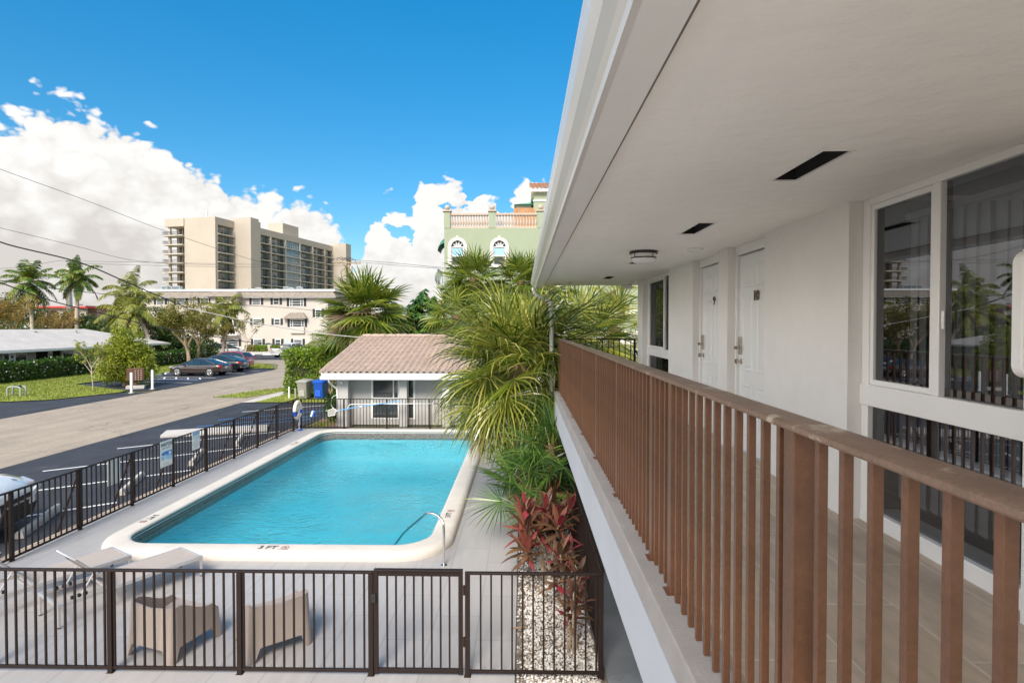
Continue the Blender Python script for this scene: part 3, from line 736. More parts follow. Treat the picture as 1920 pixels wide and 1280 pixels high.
m=MB(); m.lathe([(.045,0),(.045,.001)],(fx+.0008,13.80,.905),20,M=Matrix.Rotation(PI/2,3,'Y')); m.build('head_picture',M['sign'],sgn)
lt('NO LIFEGUARD ON DUTY',.022,13.66,.675,M['inkgrey'],0,sgn)
MB().box(fx-.0006,fx+.0006,13.46,13.88,.628,.634).build('rule_line',M['inkgrey'],sgn)
s2=thing('rules_sign','narrow white sign with a blue heading hung on the pool fence','sign',(-8.755,14.9,0))
MB().box(-8.752,-8.747,14.76,15.10,.74,1.215).build('panel',M['sign'],s2)
MB().box(-8.7465,-8.7455,14.77,15.09,1.13,1.205).build('heading_band',M['signblue'],s2)
lt('POOL RULES',.046,14.93,1.168,M['sign'],.001,s2,fx+.0015)
for i,(s,z) in enumerate((('NO LIFEGUARD ON DUTY',1.09),('SWIM AT YOUR OWN RISK',1.04),('NO DIVING',.99),('NO GLASS OR PETS',.945),('SHOWER BEFORE ENTERING',.895),('POOL OPEN DAWN TO DUSK',.845),('NO FOOD OR DRINK',.795))):
    lt(s,.021,14.93,z,M['inkgrey'],0,s2,fx)
s3=thing('notice_sheet','blank white sheet fixed behind the pickets near the parked white car','sign',(-8.83,12.0,0))
MB().box(-8.822,-8.816,11.80,12.17,.63,1.16).build('sheet',M['white'],s3)

# ring buoy with its rope
rb=thing('ring_buoy','white life ring with blue bands hanging at the far corner of the fence','life ring',(-8.73,21.55,.8))
cy,cz=21.55,.80
def torus(mb,R0,r,a0,a1,n,x,mi=0,c=(0,0)):
    loops=[]
    for i in range(n+1):
        t=a0+(a1-a0)*i/n; ce=Vector((x,c[0]+R0*math.cos(t),c[1]+R0*math.sin(t))); e=Vector((0,math.cos(t),math.sin(t)))
        loops.append([ce+e*r*math.cos(q)+Vector((1,0,0))*r*.8*math.sin(q) for q in [2*PI*j/12 for j in range(12)]])
    mb.loft(loops,cap=True)
m=MB(); torus(m,.285,.085,0,2*PI,40,-8.66,0,(cy,cz)); m.build('ring',M['ringw'],rb,smooth='all')
for a in (200,340):
    m=MB(); torus(m,.285,.0875,R(a-17),R(a+17),8,-8.66,0,(cy,cz)); m.build('band',M['blue'],rb,smooth=True)
m=MB()
for i in range(7):
    t0=U(0,6.28); m.tube(spline([(-8.62+U(-.02,.02),cy+.10*math.cos(t0+q),cz+.04+.13*math.sin(t0+q)) for q in (0,1.1,2.2,3.3,4.4,5.6)],4),.009,5)
m.tube(spline([(-8.6,cy-.03,cz-.05),(-8.6,cy+.02,cz-.35),(-8.62,cy,.25),(-8.6,cy+.04,.02)],5),.010,5)
m.tube(spline([(-8.61,cy+.05,cz-.05),(-8.6,cy+.07,cz-.4),(-8.6,cy+.04,.2)],5),.010,5)
m.build('rope',M['sign'],rb,smooth='all')
MB().box(-8.66,-8.52,cy-.02,cy+.12,0,.06).build('rope_float',M['blue'],rb,bevel=.02)

# skimmer net, poles and hose on the far fence
sk=thing('leaf_skimmer','flat white leaf net on a blue pole laid along the far fence','pool net',(-6.5,21.9,0))
def fp(px,py,Y=21.9): return P(px,py,Y)
a=fp(612,771);b=fp(622,766.5);c=fp(626,773);d=fp(625,779.5);e=fp(612,781.5)
fr=[a,b,fp(626,769),c,d,e]
MB().tube(fr+[fr[0]],.012,6).build('net_frame',M['white'],sk)
m=MB(); m.add([p+Vector((0,.004,0)) for p in fr],[list(range(6))]); m.build('net',M['bingrey'],sk)
MB().tube([fp(626,773),fp(632,770)],.016,6).build('net_handle',M['white'],sk)
MB().tube([fp(632,770.5),fp(672,763.5)],.017,8).build('pole',M['lblue'],sk); MB().tube([fp(672,763.4),fp(676,762.7)],.021,8).build('pole_joint',M['sign'],sk); MB().tube([fp(676,762.8),fp(752,752)],.014,8).build('inner_pole',M['lblue'],sk)
wp=thing('telescopic_pole','long white pole hooked across the far fence below the cabana windows','pole',fp(720,758))
MB().tube(spline([fp(649,769,21.93),fp(651,762,21.93),fp(656,759,21.93),fp(668,758.6,21.93)],5)+[fp(740,758,21.93),fp(812,757,21.93)],.014,8).build('white_tube',M['sign'],wp,smooth='all')
MB().tube([fp(812,757,21.93),fp(822,756.9,21.93)],.018,8).build('end_grip',M['black'],wp)
hs_=thing('hose_loop','thin white hose looped over the far fence beside the cabana post','hose',fp(625,760))
MB().tube(spline([fp(629,741,22.05),fp(621,745,22.06),fp(618,755,22.06),fp(620,764,22.04),fp(629,770,22.04)],6),.011,6).build('tube',M['sign'],hs_,smooth='all')
bg_=thing('blue_float','blue and white foam float hung on the far fence near the life ring','pool float',fp(582,777))
q=Matrix.Rotation(R(18),3,'Y')
MB().obox(fp(583,777,21.92),(.15,.06,.26),q).build('foam',M['blue'],bg_,bevel=.03); MB().obox(fp(581,777,21.88),(.07,.02,.24),q).build('white_stripe',M['sign'],bg_,bevel=.008)

# ------------------------------------------------------------------ loungers and armchairs
def lounger(label,hx,hy,ang):
    r=thing('sun_lounger',label,'sun lounger',(hx,hy,0),ang,'loungers on the pool deck')
    L,Wd,z=1.94,.64,.33
    f=MB()
    for s in (0,Wd): f.box(0,L,s-.016 if s else -.016,s+.016 if s else .016,z-.055,z-.004)
    for x in (.017,L-.017): f.box(x-.016,x+.016,.0165,Wd-.0165,z-.05,z-.006)
    f.box(.62,.65,.017,Wd-.017,z-.05,z-.02)
    f.build('frame',M['alum'],r,local=True,bevel=.004)
    lg=None
    for x in (.022,L-.022):
        for y in (.0,Wd):
            if lg is None:
                mb=MB().box(-.016,.016,-.016,.016,0.012,z-.0555); lg=mb.build('leg',M['alum'],r,local=True,bevel=.003); lg.location=(x,y,0)
                fo=MB().box(-.018,.018,-.018,.018,0,.014).build('foot_cap',M['black'],lg,local=True)
            else:
                c=inst(lg,r,(x,y,0)); inst(fo,c,(0,0,0))
    nb=10; lo=[]
    for i in range(nb+1):
        x=.70+(L-.035-.70)*i/nb; lo.append([(x,.018,z-.005),(x,.12,z-.010),(x,Wd/2,z-.014),(x,Wd-.12,z-.010),(x,Wd-.018,z-.005)])
    MB().loft(lo,closed=False).build('seat_sling',M['sling'],r,local=True,smooth='all')
    hx_=.72; bl=.74; t=R(47); ca,sa=math.cos(t),math.sin(t)
    def bp(u,y,n=0): return (hx_-u*ca-n*sa*0, y, z-.02+u*sa+n)
    bk=MB()
    for y in (.03,Wd-.03): bk.tube([bp(0,y),bp(bl*.5,y),bp(bl,y)],.015,8)
    bk.tube(spline([bp(bl,.03),bp(bl-.035,Wd*.3),bp(bl-.05,Wd/2),bp(bl-.035,Wd*.7),bp(bl,Wd-.03)],4),.015,8)
    b=bk.build('backrest',M['alum'],r,local=True,smooth=True)
    lo=[]
    for i in range(9):
        u=bl*i/8*.97; sag=-.05*math.sin(PI*i/8)*.4
        lo.append([bp(u,.04,0),bp(u,.2,sag-.02*(i/8)),bp(u,Wd/2,sag-.045*(i/8)),bp(u,Wd-.2,sag-.02*(i/8)),bp(u,Wd-.04,0)])
    MB().loft(lo,closed=False).build('back_sling',M['sling'],b,local=True,smooth='all')
    for y in (.06,Wd-.06):
        MB().tube([bp(bl*.52,y),(hx_-.52*bl*ca-.18,y,z-.03)],.011,6).build('prop',M['alum'],r,local=True)
        m=MB()
        for q in (.12,.2,.28): m.box(hx_-.52*bl*ca-q,hx_-.52*bl*ca-q+.03,y-.02,y+.02,z-.02,z+.025)
        m.build('ratchet',M['black'],r,local=True)
    return r
la=math.atan2(1.66,1.02)
lounger('taupe sun lounger nearer the gate, its backrest raised behind the front fence',-6.21,7.36,la)
lounger('taupe sun lounger at the far left of the deck beside the rounded pool corner',-7.38,7.36,la)
def armchair(label,x,y,rz):
    r=thing('armchair',label,'armchair',(x,y,0),rz,'resin armchairs on the pool deck')
    # walls run in a U open to local +y (front); corners drop to form four tapering legs
    w_,d_=.37,.355; rc=.10
    path=[]
    def seg(p,q,n):
        for i in range(n): path.append(tuple(p[k]+(q[k]-p[k])*i/n for k in (0,1)))
    def arc(cx,cy,a0,a1,n):
        for i in range(n): a=R(a0+(a1-a0)*i/n); path.append((cx+rc*math.cos(a),cy+rc*math.sin(a)))
    seg((-w_,d_),(-w_,-d_+rc),22); arc(-w_+rc,-d_+rc,180,270,9); seg((-w_+rc,-d_),(w_-rc,-d_),22); arc(w_-rc,-d_+rc,270,360,9); seg((w_,-d_+rc),(w_,d_),22); path.append((w_,d_))
    def ss(a,b,t): t=max(0,min(1,(t-a)/(b-a))); return t*t*(3-2*t)
    lo_o=[];n=len(path)
    rows=[0,.12,.3,.55,.8,1]
    outer=[[] for _ in rows]; inner=[[] for _ in rows]
    for (x_,y_) in path:
        fy=(y_+d_)/(2*d_)                # 0 back, 1 front
        zt=.66-.19*ss(.12,.8,fy)
        if fy<.12: zt=.655-.03*(1-min(1,abs(x_)/(w_*.8)))*1
        if fy>.88: zt-=.10*ss(.88,1,fy)
        # leg distance: distance to nearest corner measured along the walls
        dl=min(math.hypot(abs(x_)-w_*.97,abs(y_)-d_*.97),9)
        side=.0
        zb=.165*ss(.055,.125,dl)
        nx=x_/max(.01,w_); ny=min(0,y_/d_)
        for k,t in enumerate(rows):
            z=zb+(zt-zb)*t
            fl=1.0-.04*((z-.3)/.35) if z>.3 else 1.0+.06*(.3-z)/.3
            outer[k].append((x_*fl,y_*fl if y_<0 else y_*(1+.06*max(0,(.3-z)/.3)),z))
            th=.030
            inner[k].append((x_*fl-(th if x_>0 else -th)*min(1,abs(nx)**2),(y_*fl if y_<0 else y_*(1+.06*max(0,(.3-z)/.3)))+th*min(1,abs(ny)**2),z))
    m=MB().loft(outer+inner[::-1]+[outer[0]],closed=False)
    for e in (0,n-1):
        m.add([q[e] for q in outer]+[q[e] for q in inner[::-1]],[list(range(len(rows)*2))])
    m.build('shell',M['resin'],r,local=True,smooth=True)
    lo=[]
    for i in range(9):
        t=i/8; yy=d_+.005-(2*d_-.02)*t; zz=.385-.055*t+(.03*math.sin(t*PI))*-.6
        lo.append([(-w_+.02,yy,zz+.004),(-w_*.5,yy,zz-.008),(0,yy,zz-.012),(w_*.5,yy,zz-.008),(w_-.02,yy,zz+.004)])
    s=MB().loft(lo,closed=False)
    s.loft([lo[0],[(p[0],p[1]+.004,p[2]-.015) for p in lo[0]],[(p[0],p[1],p[2]-.09) for p in lo[0]]],closed=False)
    s.build('seat',M['resin'],r,local=True,smooth=True)
    return r
armchair('taupe resin tub armchair nearer the loungers, seen from behind',-4.43,7.03,R(-18))
armchair('taupe resin tub armchair nearer the gate, turned toward the other chair',-3.19,7.13,R(38))
# ------------------------------------------------------------------ two-storey motel block with its gallery
random.seed(31)
XW=2.225; XR=.712; ZF=2.724; ZC=4.895; YE=10.97; YB=-2.2; XWIN=2.317; XD=2.335
bld=thing('motel_building','white stucco two storey motel block with an open upper walkway at right','building',(XW,5,0))
w_=MB()
def wl(y0,y1,x0=XW,x1=2.6,z0=ZF,z1=ZC): w_.box(x0,x1,y0,y1,z0,z1)
wl(YB,2.548); wl(3.91,5.26); wl(6.19,6.48); wl(7.44,8.67); wl(10.53,YE,XW,2.6)
w_.box(2.6,9,10.7,YE-.002,0,5.2)
w_.box(XW+.02,2.6,YB,YE-.003,0,2.60)
w_.build('wall',M['stucco'],bld)
MB().box(XWIN+.0,XWIN+.25,2.549,3.909,ZF,2.795).build('window_kerb',M['trim'],bld); MB().box(XWIN,XWIN+.25,8.671,10.529,ZF,2.795).build('window_kerb',M['trim'],bld)
# walkway slab, ledge, edge beam
MB().box(.80,2.335,YB,11.2,2.60,ZF).build('walkway_floor',M['deckfloor'],bld)
MB().box(.625,.799,YB,11.215,2.60,2.752).build('ledge',M['ledge'],bld,bevel=.008)
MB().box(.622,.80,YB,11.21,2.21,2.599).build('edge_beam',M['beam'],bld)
MB().box(.80,9,YB,11.2,2.45,2.599).build('ceiling_below',M['stucco'],bld)
# soffit with its open vent holes
VX0,VX1=1.45,1.585; vents=[(2.77,3.33),(4.69,5.26),(7.25,7.80),(9.75,10.30)]
YR=12.0
m=MB(); m.box(.40,VX0,YB,YR-.06,ZC,ZC+.03); m.box(VX1,2.62,YB,YR-.06,ZC,ZC+.03)
ys=[YB]+[q for v in vents for q in v]+[YR-.06]
for i in range(0,len(ys),2): m.box(VX0,VX1,ys[i],ys[i+1],ZC,ZC+.03)
m.build('soffit',M['ceil'],bld)
for i,(a,b) in enumerate(vents):
    v=MB(); t=.016
    v.box(VX0-t,VX0,a-t,b+t,ZC-.006,ZC+.0); v.box(VX1,VX1+t,a-t,b+t,ZC-.006,ZC+.0); v.box(VX0,VX1,a-t,a,ZC-.006,ZC); v.box(VX0,VX1,b,b+t,ZC-.006,ZC)
    o=v.build('vent_frame',M['trim'],bld)
    e=.0015
    MB().box(VX0+e,VX1-e,a+e,b-e,ZC+.20,ZC+.22).build('vent_shade_cap',M['dark'],o)
    q=MB(); z0,z1=ZC+.0005,ZC+.1995; q.box(VX0+e,VX0+.004,a+e,b-e,z0,z1); q.box(VX1-.004,VX1-e,a+e,b-e,z0,z1); q.box(VX0+.0041,VX1-.0041,a+e,a+.004,z0,z1); q.box(VX0+.0041,VX1-.0041,b-.004,b-e,z0,z1)
    q.build('vent_shade_liner',M['dark'],o)  # near-black lining: the shade inside the vent hole is put into its colour
MB().lathe([(.06,0),(.06,.008),(.04,.012)],(.95,11.3,ZC-.012),20).build('vent_disc',M['cream'],bld)
# eaves: trim board, gutter, roof deck
ZT=H+.775
MB().box(.284,.417,YB,YR,ZT,ZT+.022).build('eaves_board',M['trim'],bld)
MB().box(.400,.417,YB,YR-.001,ZT+.0225,ZC+.03).build('eaves_return',M['trim'],bld)
prof=[(.284,ZT-.004),(.262,ZT-.006),(.255,ZT+.012),(.238,ZT+.030),(.205,ZT+.052),(.183,ZT+.088),(.176,ZT+.118),(.172,ZT+.128),(.172,ZT+.150),(.186,ZT+.150),(.19,ZT+.135),(.284,ZT+.135)]
gm=MB(); gm.extr(prof,'y',YB,YR+.02); gm.build('gutter',M['gutter'],bld)
MB().box(.285,.40,YB,YR-.002,ZT+.0225,ZT+.2).build('fascia',M['trim'],bld)
MB().extr([(.20,ZT+.152),(.20,ZT+.20),(6,ZT+1.2),(11,ZT+.2),(11,ZT+.152)],'y',YB,YR+.01).build('roof',M['greyroof'],bld)
MB().box(.435,.461,YB,YR-.07,ZC-.003,ZC-.0005).build('painted_shade_strip',M['shadeline'],bld)  # thin grey strip: shade line beside the eaves board, put into colour
# downspout
ds=spline([(.235,11.86,ZT+.01),(.235,11.86,ZT-.05),(.27,11.86,ZT-.12),(.38,11.86,ZT-.20),(.50,11.86,ZT-.245),(.58,11.86,ZT-.31),(.60,11.86,ZT-.42)],5)+[Vector((.605,11.86,z)) for z in (4.0,3.2,2.2,1.2,.05)]
MB().tube(ds,.043,12).build('downspout',M['gutter'],bld,smooth='all')
# doors
def door(y0,y1,num):
    d=MB()
    fz=ZC-.001
    fr=MB(); fr.box(XD-.03,XD+.05,y0,y0+.045,ZF,fz); fr.box(XD-.03,XD+.05,y1-.045,y1,ZF,fz); fr.box(XD-.03,XD+.05,y0+.045,y1-.045,ZF+2.075,fz)
    a,b=y0+.048,y1-.048; z0,z1=ZF+.012,ZF+2.062
    # leaf with six raised panels
    xs=XD
    leaf=MB().box(xs,xs+.04,a,b,z0,z1)
    o=leaf.build('door',M['doorp'],bld)
    fr.build('frame',M['trim'],o,bevel=.004)
    pn=MB(); wd=b-a
    for (u0,u1) in ((.12,.44),(.56,.88)):
        for (q0,q1) in ((.055,.34),(.41,.79),(.835,.945)):
            ya,yb=a+wd*u0,a+wd*u1; za,zb=z0+(z1-z0)*q0,z0+(z1-z0)*q1
            def rec(off,x): return [(x,ya+off,za+off),(x,yb-off,za+off),(x,yb-off,zb-off),(x,ya+off,zb-off)]
            pn.loft([rec(0,xs-.001),rec(.006,xs-.009),rec(.016,xs-.009),rec(.030,xs-.003),rec(.055,xs-.009)],cap=True)
    pn.build('raised_panels',M['doorp'],o)
    # keypad lever lock and knob on the far side of the leaf
    ly=b-.075; zk=ZF+1.10
    lk=MB()
    lk.extr([(ly-.032,zk-.085),(ly+.032,zk-.085),(ly+.034,zk+.04),(ly+.036,zk+.085),(ly+.022,zk+.105),(ly-.022,zk+.105),(ly-.036,zk+.085),(ly-.034,zk+.04)],'x',xs-.030,xs-.001)
    lk.build('keypad_lock',M['nickel'],o,bevel=.007)
    lv=MB().lathe([(.018,0),(.018,.05)],(xs-.08,ly,zk-.01),12,M=Matrix.Rotation(PI/2,3,'Y')); lv.bar((xs-.072,ly+.01,zk-.01),(xs-.072,ly-.09,zk-.012),.018,.02)
    lv.build('lever',M['nickel'],o,bevel=.003)
    kb=MB().lathe([(.033,0),(.033,.006),(.014,.012),(.013,.035),(.026,.042),(.029,.055),(.024,.068),(.0,.07)],(xs-.001,ly,zk-.155),16,M=Matrix.Rotation(-PI/2,3,'Y'))
    kb.build('knob',M['nickel'],o,smooth=True)
    t=text(num,'number',.145,M['numeral'],o,(0,0,0),(R(90),0,R(-90)),.006,'CENTER',.0)
    t.location=Vector((xs-.013,a+wd*.44,ZF+1.62))-bld.location
    MB().box(xs-.03,xs+.04,a-.003,b+.003,ZF,ZF+.011).build('threshold',M['alum'],o)
door(5.262,6.188,'10'); door(6.482,7.438,'9')
# lintel strips over the recessed doors
m=MB(); m.box(XD+.05,2.6,5.262,6.188,ZF,ZC); m.box(XD+.05,2.6,6.482,7.438,ZF,ZC); m.build('recess_back',M['dark'],bld)
# windows
def win(y0,y1,label,mull,sash):
    f=MB(); x0,x1=XWIN,XWIN+.038
    zt=ZC-.001; zA,zB=H-.395,H-.535; zl=H-1.225
    f.box(x0,x1,y1-.075,y1,2.795,zt); f.box(x0,x1,y0,y0+.075,2.795,zt)
    f.box(x0,x1,y0+.075,y1-.075,H+.80,zt)
    f.box(x0-.012,x1,y0+.0,y1-.0,zB,zA-.0)
    f.box(x0-.004,x1+.001,y0+.075,y1-.075,2.795,zl)
    m0,m1=mull
    f.box(x0-.002,x1-.001,m0,m1,zA,H+.7995)
    o=f.build('window',M['trim'],bld,bevel=.004)
    s=MB(); a,b=(m1,y1-.075) if sash else (y0+.075,m0); t=.035
    s.box(x0+.010,x1-.004,a+.001,a+t,zA+.001,H+.799); s.box(x0+.010,x1-.004,b-t,b-.001,zA+.001,H+.799); s.box(x0+.010,x1-.004,a+t,b-t,zA+.001,zA+t); s.box(x0+.010,x1-.004,a+t,b-t,H+.799-t,H+.799)
    s.build('sliding_sash',M['trim'],o,bevel=.003)
    g=MB()
    for (a_,b_,c_,d_,xx) in ((a+t,b-t,zA+t,H+.799-t,x0+.028),((y0+.075) if sash else m1,m0 if sash else y1-.075,zA,H+.80,x0+.034),(y0+.075,y1-.075,zl,zB,x0+.034)):
        g.add([(xx,a_,c_),(xx,b_,c_),(xx,b_,d_),(xx,a_,d_)],[(0,1,2,3)])
    g.build('glass_pane',M['glass'],o,fix=False)
    MB().box(x0-.004,x0-.0005,m0-.04,m0-.02,H-.02,H+.08).build('latch',M['trim'],o)
    return o
win(2.55,3.908,'',(3.19,3.245),True)
win(8.672,10.528,'',(9.30,9.36),True)
# rooms behind the glass
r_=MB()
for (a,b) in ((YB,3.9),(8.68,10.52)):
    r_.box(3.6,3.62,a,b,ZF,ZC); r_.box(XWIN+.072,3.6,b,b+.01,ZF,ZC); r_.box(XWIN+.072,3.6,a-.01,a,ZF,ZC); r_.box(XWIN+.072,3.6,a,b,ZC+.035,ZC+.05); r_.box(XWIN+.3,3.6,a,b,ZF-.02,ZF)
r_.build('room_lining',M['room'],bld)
# vertical blinds
def blinds(label,y0,y1,z0,z1,x):
    b=thing('vertical_blind',label,'blind',(x,(y0+y1)/2,z0),0)
    h=MB().box(x-.02,x+.03,y0,y1,z1-.04,z1); h.build('head_rail',M['blind'],b)
    s=MB(); y=y0+.02; k=0
    while y<y1-.03:
        q=U(-.02,.02); lo=[]
        for i in range(5):
            t=i/4; lo.append((x+.0+.030*t+q*.3-.010*math.sin(PI*t),y+.108*t))
        for i in range(4):
            a=lo[i];c=lo[i+1]
            s.add([(a[0],a[1],z0+U(0,.004)),(c[0],c[1],z0),(c[0],c[1],z1-.042),(a[0],a[1],z1-.042)],[(0,1,2,3)])
        y+=.092
    s.build('hanging_slats',M['blind'],b,fix=False,smooth='all')
blinds('grey vertical blind hanging behind the upper panes of the near window',2.6,3.62,H-.36,H+.70,2.43)
blinds('grey vertical blind hanging behind the low pane of the near window',2.6,3.72,H-1.12,H-.50,2.44)
blinds('grey vertical blind drawn aside at the far window beyond the doors',9.9,10.42,H-1.1,H+.72,2.44)
# lamps
lp=thing('ceiling_lamp','drum ceiling lamp with dark bands and frosted glass above the walkway','ceiling lamp',(1.38,6.5,ZC))
lc=(1.38,6.5,ZC)
MB().lathe([(.158,-.030),(.160,-.026),(.160,-.001)],lc,32).build('ceiling_plate',M['bronze'],lp)
MB().lathe([(.0,-.142),(.07,-.139),(.118,-.126),(.136,-.105),(.138,-.085),(.138,-.031)],lc,32).build('frosted_shade',M['lampw'],lp,smooth=True)
rg=MB().lathe([(.1385,-.083),(.144,-.082),(.144,-.070),(.1385,-.069)],lc,32)
for i in range(4):
    t=R(35+90*i); rg.bar((lc[0]+.143*math.cos(t),6.5+.143*math.sin(t),ZC-.029),(lc[0]+.143*math.cos(t),6.5+.143*math.sin(t),ZC-.0715),.014,.005)
rg.build('band',M['bronze'],lp)
dl=thing('disc_light','small flat white disc light on the soffit above the doors','ceiling lamp',(1.90,6.3,ZC))
MB().lathe([(.0,-.034),(.06,-.030),(.085,-.018),(.09,0)],(1.90,6.3,ZC-.001),28).build('diffuser',M['lampw'],dl,smooth=True)
MB().lathe([(.093,-.006),(.096,-.004),(.096,0)],(1.90,6.3,ZC-.001),28).build('rim',M['white'],dl)
fl=thing('flood_light','twin white security flood light at the far end of the motel soffit','flood light',(2.1,10.9,ZC-.1))
MB().box(2.04,2.16,10.86,10.94,ZC-.05,ZC-.001).build('junction_box',M['white'],fl,bevel=.01)
for s in (-1,1):
    q=Matrix.Rotation(R(70),3,'Y')@Matrix.Rotation(R(20*s),3,'X')
    MB().lathe([(.02,-.03),(.035,-.02),(.05,.05),(.052,.06),(.045,.062)],(2.02-.03*s,10.9+.07*s,ZC-.10),14,M=Matrix.Rotation(R(-100),3,'Y')).build('lamp_head',M['white'],fl,smooth=True)
# rounded wall fitting close to the camera
wf=thing('wall_fitting','white rounded plastic wall fitting at the right edge beside the window','wall fitting',(2.25,2.36,4.1))
yy=2.36
def rr(x0,x1,z0,z1,r,y): return [(p[0],y,p[1]) for p in rrect(x0,x1,z0,z1,r,6)]
MB().loft([rr(2.05,2.50,3.83,4.362,.055,yy+.05),rr(2.05,2.50,3.83,4.362,.055,yy+.006),rr(2.056,2.494,3.836,4.356,.05,yy),rr(2.085,2.465,3.865,4.327,.03,yy-.001),rr(2.089,2.461,3.869,4.323,.028,yy+.012),rr(2.112,2.438,3.892,4.300,.02,yy+.012)],cap=True).build('housing',M['trim'],wf,smooth=True)
MB().box(2.114,2.436,yy+.004,yy+.0115,3.894,4.298).build('tan_panel',M['cream'],wf,bevel=.004)
MB().box(2.10,2.14,yy+.051,yy+.06,4.30,4.368).build('clip',M['trim'],wf)

# ------------------------------------------------------------------ balcony railing
rl=thing('balcony_railing','brown metal picket railing with a worn flat top along the upper walkway','railing',(XR,4,2.75))
rp=MB(); c=[(XR-.008,3.776),(XR-.004,3.771),(.80,3.771),(.806,3.777),(.806,3.786),(.800,3.7915),(XR+.002,3.7915),(XR-.006,3.787)]
rp.extr(c,'y',YB,11.2); rp.build('top_rail',M['railtop'],rl,smooth=True)
posts=[-.4,.45,1.51,2.74,3.14,4.30,5.52,6.74,7.96,9.18,10.40,11.16]
p0=k0=None
for y in posts:
    if p0 is None:
        p0=MB().box(XR,XR+.06,-.018,.042,2.7525,3.7705).build('post',M['rail'],rl,local=False,bevel=.003)
        # store in parent space around y=0
        MB().box(XR-.018,XR+.078,-.03,.055,2.7522,2.7585).build('base_plate',M['rail'],p0)
        p0.location=Vector((0,y,0))
        for ch in kids(p0): ch.location=(0,0,0)
    else:
        c=p0.copy(); COL.objects.link(c); c.location=Vector((0,y,0))
        for ch in kids(p0):
            d=ch.copy(); COL.objects.link(d); d.parent=c
# positions of parts were built with the root offset removed, so fix the y once
y=-.30
while y<11.05:
    if all(not(p-.035<y<p+.058) for p in posts):
        if k0 is None:
            k0=MB().box(XR+.002,XR+.025,-.009,.011,2.754,3.7705).build('picket',M['rail'],rl,bevel=.0015); k0.location=Vector((0,y,0))
        else:
            c=k0.copy(); COL.objects.link(c); c.location=Vector((0,y,0))
    y+=.105
er=thing('end_railing','slim black picket railing closing the far end of the upper walkway','railing',(1.45,11.25,2.75))
MB().box(.72,2.235,11.235,11.265,3.765,3.79).build('top_rail',M['fence'],er); MB().box(.72,2.235,11.24,11.26,2.84,2.86).build('bottom_rail',M['fence'],er)
MB().box(2.20,2.238,11.228,11.268,2.72,3.764).build('post',M['fence'],er)
x=.80; k0=None
while x<2.17:
    if k0 is None: k0=MB().box(-.008,.008,11.242,11.258,2.861,3.764).build('picket',M['fence'],er); k0.location=Vector((x,0,0))
    else: c=k0.copy(); COL.objects.link(c); c.location=Vector((x,0,0))
    x+=.112
MB().bar((2.245,11.25,3.55),(2.9,12.6,2.7),.03,.03).build('stair_rail',M['fence'],er)
# ------------------------------------------------------------------ tiled cabana by the pool
random.seed(41)
def tile_roof(x0,x1,ye,ze,yr,zr,tw=.262,course=.40,amp=.042):
    mb=MB(); L=math.hypot(yr-ye,zr-ze); n=int(round(L/course)); n_t=int(round((x1-x0)/tw)); tw=(x1-x0)/n_t
    up=Vector((0,-(zr-ze),(yr-ye))).normalized(); sl=Vector((0,yr-ye,zr-ze)).normalized()
    S=8
    def h(t):   # S-tile section, t in 0..1
        return amp*(math.sin(PI*t/.62) if t<.62 else -.42*math.sin(PI*(t-.62)/.38))
    base=Vector((0,ye,ze))
    for c in range(n):
        a=base+sl*(L*c/n-.02); b=base+sl*(L*(c+1)/n)
        lift=.036; row=[]
        for lo_ in (0,1,2):
            r=[]
            for k in range(n_t):
                jit=U(-.004,.004)
                for s in range(S):
                    x=x0+tw*(k+s/S); z=h(s/S)+jit
                    if lo_==0: p=a+up*(z-.012)
                    elif lo_==1: p=a+up*(z+lift)
                    else: p=b+up*(z-.002)
                    r.append((x,p.y,p.z))
            row.append(r)
        mb.loft(row,closed=False)
    return mb
cab=thing('pool_cabana','low white cabana with a sand coloured barrel tile roof beyond the pool','cabana',(-3.5,24,0))
YEv,ZEv,YRd,ZRd=22.05,2.21,27.9,3.50
CX0,CX1=-7.93,1.55
tile_roof(CX0,CX1,YEv,ZEv,YRd,ZRd,.25,.54,.058).build('tiled_roof',M['tileS'],cab,smooth=True)
m=MB()
m.extr([(YEv+.06,ZEv-.05),(YEv+.06,ZEv-.20),(33.7,ZEv-.20),(33.7,ZEv-.05),(YRd,ZRd-.06)],'x',CX0+.05,CX1); m.build('roof_structure',M['trim'],cab)
m=MB(); m.tube([(CX0,YEv-.03,ZEv+.02),(CX0,YRd,ZRd+.02)],.075,10); m.build('rake_tiles',M['tileS'],cab,smooth=True)
m=MB()
for i in range(26): m.tube([(CX0+i*.365,YRd,ZRd+.035),(CX0+i*.365+.385,YRd,ZRd+.045)],[.085,.10],10)
m.build('ridge_tiles',M['tileS'],cab,smooth=True)
m=MB(); m.box(CX0-.03,CX1,YEv-.07,YEv+.055,ZEv-.29,ZEv-.155); m.build('gutter',M['trim'],cab,bevel=.02)
MB().box(CX0+.02,CX1,YEv-.02,YEv+.05,ZEv-.152,ZEv-.035).build('fascia',M['trim'],cab)
MB().tube(spline([(-7.62,22.05,1.93),(-7.62,22.1,1.82),(-7.55,22.3,1.66),(-7.42,22.42,1.52)],4)+[(-7.40,22.44,1.0),(-7.40,22.44,.02)],.035,8).build('downspout',M['trim'],cab,smooth=True)
def cpx(px,Y=22.9): return PX(px,Y)
wz=M['cabwall']
MB().box(cpx(629,22.45),cpx(650,22.45),22.45,22.80,0,1.94).build('post',wz,cab)
MB().box(cpx(747,22.45),cpx(761.5,22.45),22.45,22.72,0,1.94).build('post',wz,cab)
MB().box(PX(829,22.45),PX(842,22.45),22.45,22.72,0,1.94).build('post',wz,cab)
w_=MB(); Yw=22.92
wx0,wx1=cpx(652),cpx(692); a0,a1=cpx(695.5),cpx(746.5); b0,b1=cpx(762.5),cpx(776)
